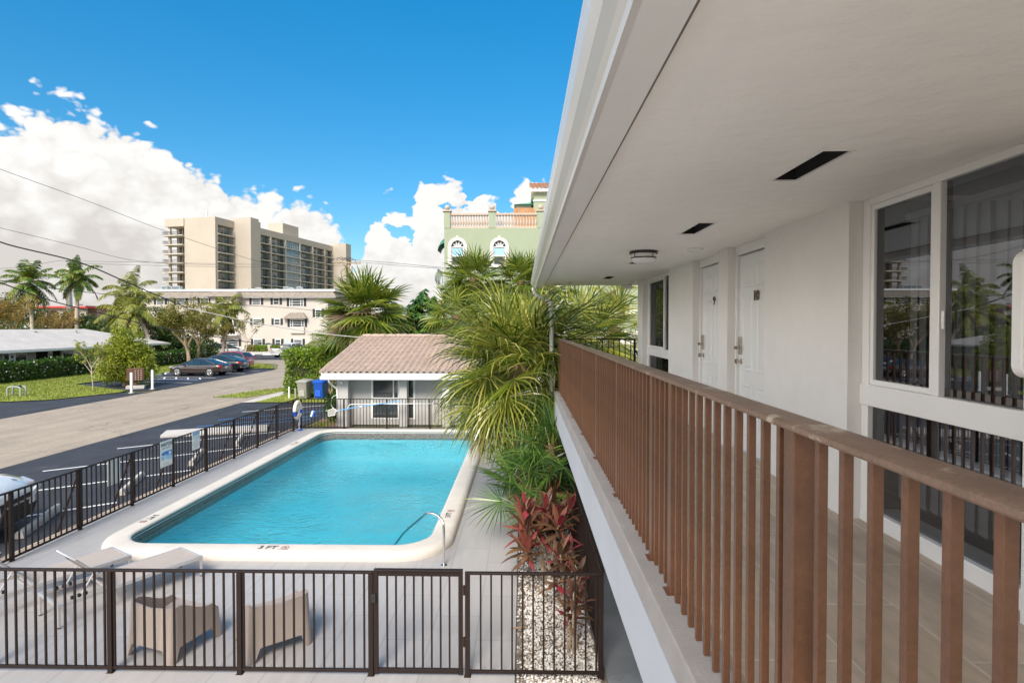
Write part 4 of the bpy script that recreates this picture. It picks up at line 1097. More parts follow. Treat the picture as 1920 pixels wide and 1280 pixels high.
wt,wb=PZ(713,Yw),PZ(748,Yw); lt_,lb=PZ(757,Yw),PZ(785,Yw)
def wbx(x0,x1,z0,z1): w_.box(x0,x1,Yw,Yw+.15,z0,z1)
wbx(wx0,a0,0,2.0); wbx(a1,b0,0,2.0); wbx(b1,CX1-.1,0,2.0)
for (q0,q1) in ((a0,a1),(b0,b1)): wbx(q0,q1,0,lb); wbx(q0,q1,lt_,wb); wbx(q0,q1,wt,2.0)
w_.box(wx0,wx0+.15,Yw+.15,33,0,2.0); w_.box(wx0+.15,CX1-.1,33,33.1,0,2.0)
w_.build('wall',wz,cab)
for i,(q0,q1) in enumerate(((a0,a1),(b0,b1))):
    f=MB(); t=.045
    f.box(q0-.03,q0+t,Yw-.02,Yw+.06,lb-.03,wt+.03); f.box(q1-t,q1+.03,Yw-.02,Yw+.06,lb-.03,wt+.03)
    for z in (lb-.03,wb,wt-.01): f.box(q0+t,q1-t,Yw-.018,Yw+.06,z,z+.045)
    f.box(q0+t,q1-t,Yw-.017,Yw+.06,lt_-.03,lt_+.01)
    if i==0: f.box(cpx(735),cpx(737.3),Yw-.016,Yw+.06,wb+.045,wt-.01)
    o=f.build('window',M['trim'],cab)
    g=MB()
    for (z0,z1) in ((lb,lt_-.03),(wb+.045,wt-.01)): g.add([(q0+t,Yw+.03,z0),(q1-t,Yw+.03,z0),(q1-t,Yw+.03,z1),(q0+t,Yw+.03,z1)],[(0,1,2,3)])
    g.build('glass_pane',M['wglass'],o)
MB().box(cpx(656),cpx(657.5),Yw-.03,Yw-.001,.35,.55).build('outlet_box',M['acgrey'],cab)
MB().box(PX(635,22.4),PX(640,22.4),22.41,22.449,1.72,1.80).build('camera_housing',M['white'],cab,bevel=.01)
# white tiled roof to the right of the palms
wh=thing('white_tiled_house','low house with a white barrel tile roof beyond the end of the walkway','house',(5,25,0))
tile_roof(1.7,8.5,22.3,2.28,27.6,3.62,.30,.42).build('tiled_roof',M['tileW'],wh,smooth=True)
m=MB()
for i in range(18): m.tube([(1.6+i*.38,27.6,3.66),(1.6+i*.38+.40,27.6,3.67)],[.09,.105],10)
m.build('ridge_tiles',M['tileW'],wh,smooth=True)
MB().extr([(22.4,2.22),(22.4,2.08),(32.8,2.08),(32.8,2.22),(27.6,3.55)],'x',1.72,8.48).build('roof_structure',M['trim'],wh)
MB().box(1.9,8.3,22.9,32.5,0,2.078).build('wall',M['cabwall'],wh)

# ------------------------------------------------------------------ green villa
YG=34.0; k=YG/F
gv=thing('green_villa','pale green stucco villa with arched windows and a balustraded roof terrace','villa',(2,YG,0))
zt=PZ(428,YG); xl=PX(833,YG)
def gx(p): return PX(p,YG)
def gz(p): return PZ(p,YG)
# facade with openings cut as rectangles plus arch infill
aw=[(846,869.5),(925,948)]; yb,ysp=496,463
sq=[(1118,1129,572,585),(1170,1179.5,572,585.5)]
xs=sorted(set([xl]+[gx(q) for a in aw for q in a]+[gx(q) for s in sq for q in s[:2]]+[16]))
zs=sorted(set([0]+[gz(yb),gz(440)]+[gz(q) for s in sq for q in s[2:]]+[zt]))
f=MB()
def hole(xc,zc):
    for (a,b) in aw:
        if gx(a)<xc<gx(b) and gz(yb)<zc<gz(440): return True
    for (a,b,c,d) in sq:
        if gx(a)<xc<gx(b) and gz(d)<zc<gz(c): return True
    return False
for i in range(len(xs)-1):
    for j in range(len(zs)-1):
        if not hole((xs[i]+xs[i+1])/2,(zs[j]+zs[j+1])/2): f.box(xs[i],xs[i+1],YG,YG+.25,zs[j],zs[j+1])
for (a,b) in aw:   # fill above the arch
    A,B=gx(a),gx(b); c=(A+B)/2; r=(B-A)/2; n=12
    top=gz(440); sp=gz(ysp)
    for s in (0,1):
        pts=[(c+(1 if s else -1)*r,top)]+[(c+r*math.cos(R((0 if s else 180)+(90 if s else -90)*i/n)),sp+min(r*math.sin(R((0 if s else 180)+(90 if s else -90)*i/n)),top-sp-.01)) for i in range(n+1)]+[(c,top)]
        f.extr(pts,'y',YG,YG+.25)
f.box(xl,xl+.25,YG+.251,YG+16,0,zt); f.box(xl+.25,16,YG+15.7,YG+16,0,zt)
f.build('wall',M['sage'],gv)
MB().box(xl,16,YG+.251,YG+15.6,zt-.3,zt-.02).build('terrace_floor',M['stone'],gv)
for (a,b) in aw:
    A,B=gx(a),gx(b); c=(A+B)/2; r=(B-A)/2; sp=gz(ysp)
    s=MB(); ro=r+.20; n=20
    def arch(rad,y,drop): return [(c-rad,y,gz(drop))]+[(c-rad*math.cos(PI*i/n),y,sp+rad*math.sin(PI*i/n)) for i in range(n+1)]+[(c+rad,y,gz(drop))]
    s.loft([arch(r-.0,YG+.10,yb),arch(r-.0,YG-.05,yb),arch(ro,YG-.05,yb),arch(ro,YG-.0,yb)],closed=False)
    s.box(c-.07,c+.07,YG-.08,YG-.001,sp+r+.02,sp+ro+.08)
    s.box(c-ro-.12,c+ro+.12,YG-.14,YG-.001,gz(yb)-.17,gz(yb)-.001)
    o=s.build('window',M['whitestone'],gv)
    g=MB(); ga=arch(r-.002,YG+.12,yb); g.add(ga,[list(range(len(ga)))]); g.build('glass_pane',M['hglass' if 0 else 'wglass'],o)
    MB().box(c-r+.06,c+r-.06,YG+.085,YG+.112,gz(479),sp-.08).build('blind',M['signlt'],o)
    b=MB(); 
    for z in (sp-.04,gz(480)-.03): b.box(c-r+.002,c+r-.002,YG+.04,YG+.09,z,z+.06)
    for s_ in (-1,1): b.box(c+s_*r-(.05 if s_>0 else -.002),c+s_*r+(.05 if s_<0 else -.002),YG+.05,YG+.088,gz(yb),sp)
    for an in (36,72,108,144): b.bar((c+.02*math.cos(R(an)),YG+.07,sp),(c+(r-.02)*math.cos(R(an)),YG+.07,sp+(r-.02)*math.sin(R(an))),.03,.045)
    b.tube([(c-.20*math.cos(PI*i/8),YG+.07,sp+.20*math.sin(PI*i/8)) for i in range(9)],.022,6)
    b.build('glazing_bars',M['white'],o)
for (a,b,c_,d) in sq:
    A,B,C_,D=gx(a),gx(b),gz(d),gz(c_); s=MB(); t=.13
    for (p,q,u,v) in ((A-t,A,C_-t,D+t),(B,B+t,C_-t,D+t),(A,B,C_-t,C_),(A,B,D,D+t)): s.box(p,q,YG-.04,YG+.1,u,v)
    o=s.build('window',M['whitestone'],gv); MB().box(A,B,YG+.12,YG+.14,C_,D).build('glass_pane',M['wglass'],o)
# balustrade
def ball_post(px,w=11.5):
    x0,x1=gx(px),gx(px+w); c=(x0+x1)/2
    o=MB().box(x0,x1,YG-.02,YG+.33,zt,gz(397)).build('pedestal',M['sage'],gv)
    m=MB().box(x0-.07,x1+.07,YG-.09,YG+.40,gz(397)+.001,gz(394.5)); m.build('cap',M['stone'],o)
    MB().lathe([(.09,0),(.07,.04),(.13,.09),(.165,.17),(.16,.24),(.10,.32),(.0,.34)],(c,YG+.155,gz(394.5)),14).build('ball_finial',M['stone'],o,smooth=True)
for p in (832.5,917,1008): ball_post(p)
b0=None
for (a,b) in ((845,916),(929.5,1007)):
    MB().box(gx(a)+.0,gx(b),YG+.03,YG+.27,gz(403.5),gz(400)).build('handrail',M['stone'],gv); MB().box(gx(a),gx(b),YG+.05,YG+.25,zt+.0,gz(425.5)).build('base_rail',M['stone'],gv)
    n=14; z0=gz(425.5)+.001; hh=gz(403.5)-z0
    for i in range(n):
        x=gx(a)+(gx(b)-gx(a))*(i+.5)/n
        if b0 is None:
            b0=MB().lathe([(.065,0),(.065,.05*hh),(.04,.12*hh),(.082,.32*hh),(.06,.5*hh),(.038,.68*hh),(.05,.8*hh),(.036,.88*hh),(.062,.95*hh),(.062,hh)],(0,YG+.15,z0),8).build('baluster',M['stone'],gv,smooth=True); b0.location=(x+0,0,0)
            b0.location=Vector((x,0,0))
        else: inst(b0,gv,Vector((x,0,0)))
# penthouse, wooden screen and roofs seen past the terrace
ph=thing('penthouse','green rooftop room with brown tiled eaves above the villa terrace','rooftop room',(4,42,zt))
Yp=41.0
MB().box(PX(1001,Yp),16,Yp,Yp+6,zt-.02,PZ(362,Yp)).build('wall',M['sage'],ph)
MB().box(PX(996,Yp),16.2,Yp-.35,Yp+6.3,PZ(362,Yp)+.001,PZ(356.5,Yp)).build('eaves',M['trim'],ph)
tile_roof(PX(993,Yp),16.3,Yp-.4,PZ(356,Yp),Yp+2.6,PZ(346,Yp)+.7,.3,.42).build('tiled_roof',M['tileT'],ph,smooth=True)
MB().box(PX(1001,Yp)-.05,16,Yp-.06,Yp-.001,PZ(379,Yp),PZ(376,Yp)).build('string_course',M['trim'],ph)
st=thing('stair_kiosk','small rooftop kiosk with a green metal roof beside the penthouse','rooftop kiosk',(2,43,zt))
Ys=43.5
MB().box(PX(968,Ys),PX(996,Ys),Ys,Ys+3,zt,PZ(386,Ys)).build('wall',M['cream'],st)
m=MB(); x0,x1=PX(964,Ys),PX(1001,Ys); z=PZ(385.5,Ys); m.add([(x0,Ys-.3,z),(x1,Ys-.3,z),(x1,Ys+3.3,z),(x0,Ys+3.3,z),(x0+.9,Ys+1.5,PZ(376,Ys)),(x1,Ys+1.5,PZ(373,Ys))],[(0,1,5,4),(1,2,5),(2,3,4,5),(3,0,4),(0,3,2,1)]); m.build('roof',M['gmetal'],st)
sc_=thing('wood_screen','reddish wooden board screen standing on the villa roof terrace','screen',(2,38,zt))
m=MB(); Yk=38.0
x=PX(963,Yk)
while x<PX(1003,Yk): m.box(x,x+.17,Yk,Yk+.03,zt-.02,PZ(391,Yk)+U(-.02,.02)); x+=.18
m.build('boards',M['wood'],sc_); MB().box(PX(963,Yk),PX(1003,Yk),Yk+.031,Yk+.08,zt+.5,zt+.6).build('rail',M['wood'],sc_)
# side awning and curved balcony on the left flank
aw_=MB(); yc=YG+2.2; zb_=PZ(473,yc)
for i in range(9):
    t=PI*i/8
lo=[]
for j in range(8):
    a=R(90*j/7); lo.append([(xl-.001-.62*math.sin(a)*1.0, yc+.75*math.cos(PI*i/14)*1.0, zb_+.95*math.cos(a)*(.55+.45*math.sin(PI*i/14))) for i in range(15)])
aw_.loft(lo,closed=False); aw_.build('side_awning',M['awning'],gv,smooth=True)
bl_=MB(); zb2,zt2=PZ(536,YG+2),PZ(507,YG+2)
bl_.box(xl-.62,xl-.001,YG+.9,YG+3.1,zb2-.22,zb2); sb=bl_.build('side_balcony',M['sage'],gv,bevel=.05)
m=MB()
def bx(t,z):
    q=(z-zb2)/(zt2-zb2); bul=.62+.16*math.sin(PI*min(1,q*1.25))-.05
    return bul
for i in range(15):
    y=YG+.95+2.1*i/14; m.tube([(xl-bx(0,z),y,z) for z in [zb2+(zt2-zb2)*j/6 for j in range(7)]],.018,5)
for y in (YG+.95,YG+3.05):
    for i in range(4): m.tube([(xl-.12-.14*i,y,zb2),(xl-.12-.14*i,y,zt2)],.018,5)
for z in (zt2,):
    m.tube([(xl-.02,YG+.95,z),(xl-bx(0,z),YG+.95,z),(xl-bx(0,z),YG+3.05,z),(xl-.02,YG+3.05,z)],.03,6)
m.build('railing',M['cgreen'],sb)

# ------------------------------------------------------------------ cream apartment house
YA=89.0
ap=thing('apartment_house','cream three storey apartment house with black shutters and a shingled mansard','apartment house',(-44,YA,0))
def ax(p,Y=YA): return PX(p,Y)
def az_(p,Y=YA): return PZ(p,Y)
XL,XR_=ax(215),ax(613)
MB().box(XL,XR_,YA,YA+14,0,az_(556)).build('wall',M['cream'],ap)
MB().box(XR_+.001,ax(624,YA+3),YA+3,YA+14,0,az_(556)-.01).build('side_wing',M['cream'],ap)
zc0,zc1=az_(556.5),az_(545.5)
m=MB(); e=.7
def man(x0,x1,y0,y1): 
    m.loft([[(x0-e,y0-e,zc0),(x1+e,y0-e,zc0),(x1+e,y1,zc0),(x0-e,y1,zc0)],[(x0+.1,y0+.25,zc1),(x1-.1,y0+.25,zc1),(x1-.1,y1,zc1),(x0+.1,y1,zc1)]],cap=True)
man(XL,XR_+.8,YA,YA+14); mr_=m.build('mansard_roof',M['shingle'],ap)
m=MB(); man(ax(397),ax(447),YA-1.2,YA+3); m.build('mansard_bay',M['shingle'],ap)
MB().box(XL-.1,XR_+1.1,YA+.05,YA+14.2,zc1+.001,zc1+.32).build('roof_edge',M['white'],ap)
MB().box(XL-.6,XR_+1.4,YA-.62,YA-.55,zc0-.12,zc0-.002).build('gutter',M['trim'],ap)
MB().box(ax(397),ax(447),YA-1.2,YA-.001,az_(571),zc0-.01).build('bay_lintel',M['cream'],ap)
rows3=[(463.7,490,557.8,570.5,2),(504,525.5,557.8,570.3,1),(535,571.7,558,573.5,3),(365,391,557.8,570,2),(319,346,557.8,570,2),(281,306,557.8,570,2),
(465,491,597,608.8,2),(505.5,527,597,608.5,1),(536,573,598,612.5,3),(584,605,579,594,2),(466,492.5,635.5,647.5,2),(507,528,635.5,647.3,1),(542.5,568.7,635.5,647.5,2),(385,395,636,648,1),(408,447,636,649,2),(340,366,636,648,2),(300,326,636,648,2),(319,346,597,609,2),(365,391,597,609,2)]
for (a,b,t,q,n) in rows3:
    A,B,T,Q=ax(a),ax(b),az_(t),az_(q); sw=.36
    f=MB(); f.box(A+sw+.05,B-sw-.05,YA-.06,YA-.001,Q-.05,T+.03); o=f.build('window',M['white'],ap)
    g=MB(); npn=3 if n!=1 else 2
    hh=(T-Q-.10)/npn
    for i in range(npn): g.box(A+sw+.14,B-sw-.14,YA-.075,YA-.0605,Q+.03+hh*i,Q+.03+hh*(i+1)-.07)
    g.build('glass_pane',M['wglass'],o)
    if n==3: MB().box(A+sw+.45,A+sw+.53,YA-.085,YA-.076,Q+.02,T-.02).build('mullion',M['white'],o); MB().box(B-sw-.53,B-sw-.45,YA-.085,YA-.076,Q+.02,T-.02).build('mullion',M['white'],o)
    for x in (A,B-sw): MB().box(x,x+sw,YA-.05,YA-.002,Q-.02,T+.02).build('shutter',M['shutter'],ap)
# little mansard over the bay window and the bay box
m=MB(); x0,x1=ax(530),ax(575.5); zb=az_(597.3); zt3=az_(586)
m.loft([[(x0,YA-.8,zb),(x1,YA-.8,zb),(x1,YA-.002,zb),(x0,YA-.002,zb)],[(x0+1.0,YA-.25,zt3),(x1-.7,YA-.25,zt3),(x1-.7,YA-.002,zt3),(x0+1.0,YA-.002,zt3)]],cap=True); m.build('bay_roof',M['shingle'],ap)
MB().box(ax(542),ax(569),YA-.35,YA-.003,az_(625),az_(613.5)).build('bay_panel',M['cream'],ap,bevel=.08)
# balcony in the middle of the front
d=MB().box(ax(420),ax(444),YA-.03,YA-.0015,az_(616),az_(598)); d.build('balcony_door',M['wglass'],ap)
m=MB()
for p in (419,431,443): m.box(ax(p),ax(p)+.18,YA-.06,YA-.031,az_(616),az_(597))
m.build('door_frame',M['white'],ap)
d=MB().box(ax(428),ax(443),YA-.03,YA-.0015,az_(571),az_(559)); d.build('balcony_door',M['wglass'],ap)
sl_=MB().box(ax(411),ax(446),YA-1.3,YA-.001,az_(628.5),az_(626.5)).build('balcony',M['white'],ap)
m=MB(); z0,z1=az_(626.5),az_(613)
m.box(ax(411),ax(446),YA-1.3,YA-1.22,z1-.08,z1); m.box(ax(411),ax(446),YA-1.29,YA-1.23,z0+.08,z0+.15)
for i in range(24): x=ax(411.3)+(ax(445.5)-ax(411.3))*i/23; m.box(x-.03,x+.03,YA-1.28,YA-1.24,z0+.15,z1-.08)
m.build('railing',M['white'],sl_)
MB().box(ax(583.5),ax(595.5),YA-.04,YA-.0015,.1,az_(637)).build('garage_door',M['wglass'],ap)
MB().box(ax(533),ax(537.5),YA-.02,YA-.001,az_(645),az_(637)).build('notice_plate',M['signlt'],ap)
hr=MB()
for i in range(3): hr.tube([(ax(500)+.6*math.cos(2*PI*j/16),YA-.06-.05*i,az_(652)+.8*math.sin(2*PI*j/16)) for j in range(17)],.05,5)
tag(hr.build('hose_coil',M['cgreen'],loc=(ax(500),YA-.1,.9)),'dark green garden hose coiled on the cream apartment house wall','garden hose')
# rooftop air conditioners on the apartment house
acs=[(303,10,9.3,'wide pair of air conditioners'),(313.5,9,9,'') ,(327,12,10,''),(459,7,5.5,''),(472,7,4.5,''),(482,9,6,''),(518,8,3.2,''),(535,9,8.5,''),(545,6,6,''),(560,9,8.5,'')]
acl=['leftmost grey air conditioner on the cream apartment roof','second grey air conditioner from the left on the cream roof','tall pale air conditioner before the tower balconies on the cream roof','small air conditioner left of the dark pair on the cream roof','low air conditioner in the middle of the small three on the cream roof','broader air conditioner right of the small three on the cream roof','flat low air conditioner before the tower window grid','tall air conditioner left of a narrow one on the cream roof','narrow air conditioner between the two tall ones on the cream roof','rightmost tall air conditioner on the cream roof']
for (p,wd,hh,_),lb_ in zip(acs,acl):
    Y=YA+4+U(0,2); x=PX(p,Y); W_=wd*Y/F; h_=hh*Y/F*1.0; z=zc1+.322
    a=thing('air_conditioner',lb_,'air conditioner',(x,Y,z),0,'air conditioners on the cream roof')
    MB().box(x-W_/2,x+W_/2,Y-.4,Y+.4,z+.08,z+h_).build('casing',M['acgrey'],a,bevel=.03)
    MB().box(x-W_/2+.08,x+W_/2-.08,Y-.415,Y-.401,z+.16,z+h_-.1).build('grille',M['dumpster'],a)
    MB().box(x-W_/2+.05,x+W_/2-.05,Y-.3,Y+.3,z,z+.079).build('skid',M['black'],a)

# ------------------------------------------------------------------ tower block
tw=thing('tower_block','tall beige apartment tower with stacked balconies behind the cream house','tower block',(-92.0,168.0,0),R(-12.4))
HT=36.6; FHt=2.8; ZR0=34.45
def tb(name,m_,*boxes,par=None):
    mb=MB()
    for b in boxes: mb.box(*b)
    return mb.build(name,m_,par or tw,local=True)
tb('wall',M['tower'],(-9.6,-1.62,0,79,0,HT-.001),(-15.4,-9.6,4.5,70,0,HT-2.3))
tb('wall',M['tower'],(-9.6,-.001,-.02,.7,0,HT))
tb('parapet',M['tower'],(-1.62,0,.701,79,ZR0,HT))
tb('stair_shaft',M['tower'],(-1.61,6.0,8,11.7,0,HT+1.0),(-1.61,6.0,11.7,12.6,0,HT+.2))
tb('stair_shaft',M['tower'],(-1.61,6.0,65,69,0,HT+.9))
tb('penthouse',M['tower'],(-9,-3,36.5,46,HT,HT+4.6))
tb('corner_cap',M['tower'],(-15.6,-9.601,-.3,4.5,ZR0-.3,HT-.05))
tb('roof_mast',M['white'],(-3.5,-3.1,.1,.4,HT,HT+1.9)); tb('roof_mast',M['white'],(-1.6,-1.4,.1,.3,HT-1,HT+.3))
tb('wall',M['tower'],(-1.615,-.002,13.2,20.0,0,ZR0-.002))
cols=[(.75,7.95,0)]
edges=[20]
def tpx(px):
    r=(px-980)/1060; return (168*r+91)/(.215-.977*r)
edges=[tpx(p) for p in (490,510.8,538.7,566,590,612.5,627.5)]
for i in range(6): cols.append((edges[i],edges[i+1],i+1))
pier=[]
for e_ in edges: pier.append((-1.0,.12,e_-.28,e_+.28,0,ZR0-.001))
pier+= [(-1.6,0,.70,1.05,0,ZR0-.001),(-1.6,0,7.7,8.0,0,ZR0-.001)]
tb('piers',M['towerslab'],*pier)
gi=0
NF=9
for (a,b,ci) in cols:
    for fl_ in range(NF):
        z1=ZR0-FHt*fl_; z0=z1-FHt
        aa,bb=a+.3,b-.3
        sl_=tb('balcony',M['towerslab'],(-1.6,.35 if ci else .45,aa,bb,z0-.12,z0+.16))
        set_back=-1.58 if ci not in (3,) else -.25
        w_=MB(); n=max(3,int((bb-aa)/1.25)); st_=(bb-aa)/n
        for i in range(n):
            w_.box(set_back,set_back+.06,aa+st_*i+.05,aa+st_*(i+1)-.05,z0+.20,z1-.18)
        o=w_.build('window',M['tglass'],tw,local=True)
        fr=MB()
        for i in range(n+1): fr.box(set_back-.02,set_back+.12,aa+st_*i-.05,aa+st_*i+.05,z0+.161,z1-.13)
        if ci in (2,5,6): fr.box(set_back-.02,set_back+.10,aa+st_*(n//2),aa+st_*(n//2)+st_*.9,z0+.161,z1-.13)
        if ci==3: fr.box(set_back-.02,set_back+.1,aa,bb,z0+1.0,z0+1.12)
        fr.build('frame',M['towerslab'],o,local=True)
        if ci!=3:
            rr_=MB(); xq=.30 if ci else .40
            rr_.box(xq-.03,xq+.02,aa,bb,z0+1.14,z0+1.20)
            k=aa
            while k<bb: rr_.box(xq-.02,xq+.01,k,k+.05,z0+.16,z0+1.14); k+=.34
            for q in range(2):
                c_=aa+U(.4,bb-aa-.6); rr_.box(-.6,-.2,c_,c_+.5,z0+.161,z0+.75)
            rr_.build('railing',M['bronze'],sl_,local=True)
# corner balconies at the left end, open to the sky
for fl_ in range(NF):
    z1=ZR0-.3-FHt*fl_; z0=z1-FHt
    sl_=tb('balcony',M['towerslab'],(-15.9,-9.62,-.9,3.2,z0-.12,z0+.16))
    rr_=MB()
    rr_.box(-15.85,-9.65,-.88,-.82,z0+1.12,z0+1.2); rr_.box(-15.85,-15.79,-.8,3.1,z0+1.12,z0+1.2)
    x=-15.84
    while x<-9.7: rr_.box(x,x+.05,-.87,-.83,z0+.16,z0+1.12); x+=.3
    y=-.5
    while y<3: rr_.box(-15.84,-15.80,y,y+.05,z0+.16,z0+1.12); y+=.4
    rr_.build('railing',M['bronze'],sl_,local=True)
    w_=MB()
    for x in (-12.5,-11.5,-10.5): w_.box(x,x+.8,3.0,3.06,z0+.2,z1-.2)
    w_.build('window',M['tglass'],tw,local=True)
    fr=MB()
    for x in (-12.75,-11.7,-10.7,-9.75): fr.box(x,x+.2,2.9,3.15,z0+.161,z1-.121)
    fr.build('mullion',M['towerslab'],tw,local=True)
tb('corner_column',M['tower'],(-14.9,-14.3,.2,.8,0,ZR0-.3)); tb('corner_column',M['tower'],(-14.9,-14.0,3.4,4.4,0,ZR0-.3))

def widen(o,x0):
    for ch in kids(o):
        for v in ch.data.vertices:
            X=v.co.x+x0
            if X<-9.05: v.co.x=-11.0+(X+9.6)*1.156-x0
        widen(ch,x0)
widen(tw,0)
# ------------------------------------------------------------------ ranch house across the road
STW=M['cabwall']
rh=thing('ranch_house','low white ranch house with a wide grey roof behind the left hedge','house',(-42,44,0))
Xe,ze,Xr,zr=-37.2,2.27,-42.0,3.72
ye0,ye1=26,59.0
MB().add([(Xe,ye0,ze),(Xe,ye1,ze-.05),(-46.8,ye1,ze-.05),(-46.8,ye0,ze),(Xr,ye0,zr),(Xr,ye1-5.6,zr)],[(0,1,5,4),(1,2,5),(2,3,4,5),(3,0,4)]).build('roof',M['greyroof'],rh)
MB().box(Xe-.06,Xe+.03,ye0,ye1,ze-.22,ze-.03).build('fascia',M['trim'],rh)
MB().box(-46.6,Xe-.07,ye0+.1,ye1-.1,ze-.21,ze-.09).build('eaves_soffit',M['trim'],rh)
MB().box(-46,-38.6,ye0+.3,ye1-.6,0,ze-.211).build('wall',STW,rh)
for (y0,y1) in ((38.6,40.0),(41.2,43.2),(46.6,48.2),(50.2,52)):
    o=MB().box(-38.6,-38.53,y0,y1,.75,1.95).build('window',M['trim'],rh); MB().box(-38.53,-38.51,y0+.08,y1-.08,.83,1.87).build('glass_pane',M['wglass'],o)
for (y0,y1) in ((44.1,45.1),(45.6,46.4)): MB().box(-38.599,-38.54,y0,y1,.05,2.0).build('door',M['dark'],rh)
MB().box(-38.599,-38.5,45.15,45.55,0,2.02).build('pier',M['trim'],rh)
MB().box(-38.5,-38.47,45.22,45.48,1.4,1.75).build('plaque',M['cgreen'],rh)
for y in (40.6,46.5,54.5):
    m=MB()
    for dy in (0,.42): m.box(Xe-.35,Xe-.30,y+dy,y+dy+.05,0,ze-.21)
    for i in range(6):
        z=.1+.33*i; m.bar((Xe-.325,y+.03,z),(Xe-.325,y+.44,z+.30),.03,.03); m.bar((Xe-.325,y+.44,z),(Xe-.325,y+.03,z+.30),.028,.028)
    m.build('trellis_post',M['white'],rh)
MB().lathe([(.1,0),(.1,.25),(.16,.26),(.16,.32)],(-41.2,47,zr-.45),10).build('roof_vent',M['acgrey'],rh)
MB().lathe([(.08,0),(.08,.3),(.13,.31),(.13,.36)],(-40.9,51,zr-.5),10).build('roof_vent',M['acgrey'],rh)
# house with arches and a red roof edge
ar=thing('arched_house','tan house with arched porch and red roof edge between the tall palms','house',(-72,86,0))
Yq=86.0
def qx(p): return PX(p,Yq)
def qz(p): return PZ(p,Yq)
m=MB(); zt4=qz(577)
archs=[(74,98),(104,126),(44,68)]
xs0,xs1=qx(30),qx(150)
pts=[]
for (a,b) in sorted(archs):
    A,B=qx(a),qx(b); c=(A+B)/2; r=(B-A)/2; sp=qz(590)
    pts.append((A,B,c,r,sp))
cur=xs0
for (A,B,c,r,sp) in pts:
    m.box(cur,A,Yq,Yq+.3,0,zt4); n=10
    for s in (0,1):
        pl=[(c+(r if s else -r),zt4)]+[(c+(1 if s else -1)*r*math.cos(PI/2*i/n),sp+r*.75*math.sin(PI/2*i/n)) for i in range(n+1)]+[(c,zt4)]
        m.extr(pl,'y',Yq,Yq+.3)
    cur=B
m.box(cur,xs1,Yq,Yq+.3,0,zt4); m.build('arcade',M['cream'],ar)
MB().box(xs0,xs1,Yq+2.2,Yq+9,0,zt4-.01).build('wall',M['tileS'],ar)
for p in (88,118): MB().box(qx(p),qx(p+8),Yq+2.14,Yq+2.199,qz(588),qz(581)).build('window',M['wglass'],ar)
MB().box(xs0-.5,xs1+.5,Yq-.7,Yq+9.2,zt4+.001,qz(573.5)).build('roof_edge',M['red'],ar)
MB().box(xs0-.3,xs1+.3,Yq-.5,Yq+9,qz(573.5)+.001,qz(572.3)).build('roof_deck',M['acgrey'],ar)
MB().box(qx(84),qx(106),Yq+3,Yq+4,qz(572.3)+.001,qz(568)).build('roof_unit',M['acgrey'],ar)
yh=thing('yellow_house','small yellow building glimpsed between the schefflera and the green villa','building',(-16,120,0))
MB().box(PX(822,120),PX(850,120),120,128,0,PZ(562,120)).build('wall',M['tileS'] if 0 else mat('yellow_render',(.62,.48,.25),.85),yh)
MB().box(PX(821,120),PX(851,120),119.6,128.3,PZ(562,120)+.001,PZ(559.5,120)).build('roof',M['white'],yh)
for p in (826,832): MB().box(PX(p,120),PX(p+3,120),119.95,119.999,PZ(568,120),PZ(564,120)).build('window',M['wglass'],yh)
# ------------------------------------------------------------------ street furniture
random.seed(51)
mbx=thing('mailbox_unit','brown cluster mailbox on a pedestal between two white bollards','mailbox',(-24.85,35.8,0))
c=Vector((-24.85,35.8,0)); q=Matrix.Rotation(R(28),3,'Z')
MB().obox(c+Vector((0,0,.10)),(1.0,.8,.20),q).build('plinth',M['conc'],mbx,bevel=.02)
MB().lathe([(.12,.20),(.12,.52)],c,12).build('pedestal',M['brownbox'],mbx)
MB().obox(c+Vector((0,0,.92)),(.92,.55,.78),q).build('cabinet',M['brownbox'],mbx,bevel=.02)
d=MB()
for i in range(3):
    for j in range(5):
        d.obox(c+q@Vector((.15*i+.02,-.28,.62+.14*j)),(.13,.012,.12),q)
d.obox(c+q@Vector((-.28,-.28,.75)),(.26,.012,.36),q); d.obox(c+q@Vector((-.28,-.28,1.12)),(.26,.012,.26),q)
d.build('door_panels',M['brownbox'],mbx,bevel=.006)
k=MB()
for i in range(3):
    for j in range(5): k.obox(c+q@Vector((.15*i+.02,-.287,.60+.14*j)),(.05,.004,.03),q)
k.build('number_tags',M['sign'],mbx)
for (p,lb) in (((-23.45,33.4),'slim white bollard on the lawn edge left of the mailbox'),((-23.5,35.4),'slim white bollard right of the mailbox near the parking bays')):
    b=thing('bollard',lb,'bollard',(p[0],p[1],0),0,'white bollards beside the mailbox')
    MB().lathe([(.075,0),(.075,1.17),(.06,1.22),(.0,1.24)],(p[0],p[1],0),14).build('pipe',M['white'],b,smooth=True); MB().lathe([(.16,0),(.16,.03)],(p[0],p[1],0.0),14).build('collar',M['conc'],b)
bf=thing('water_valve','grey backflow valve loop standing on the lawn at far left','water valve',(-29,31.6,0))
for y in (0,.35):
    MB().tube(spline([(-29.35,31.6+y,0),(-29.35,31.6+y,.42),(-29.2,31.6+y,.55),(-28.75,31.6+y,.55),(-28.6,31.6+y,.42),(-28.6,31.6+y,0)],4),.05,8).build('pipe_loop',M['cgreen'],bf,smooth=True)
m=MB()
for x in (-29.1,-28.85): m.lathe([(.11,0),(.11,.06)],(x,31.78,.56),10); m.bar((x,31.6,.55),(x,31.95,.55),.08,.08)
m.build('valve',M['bronze'],bf)
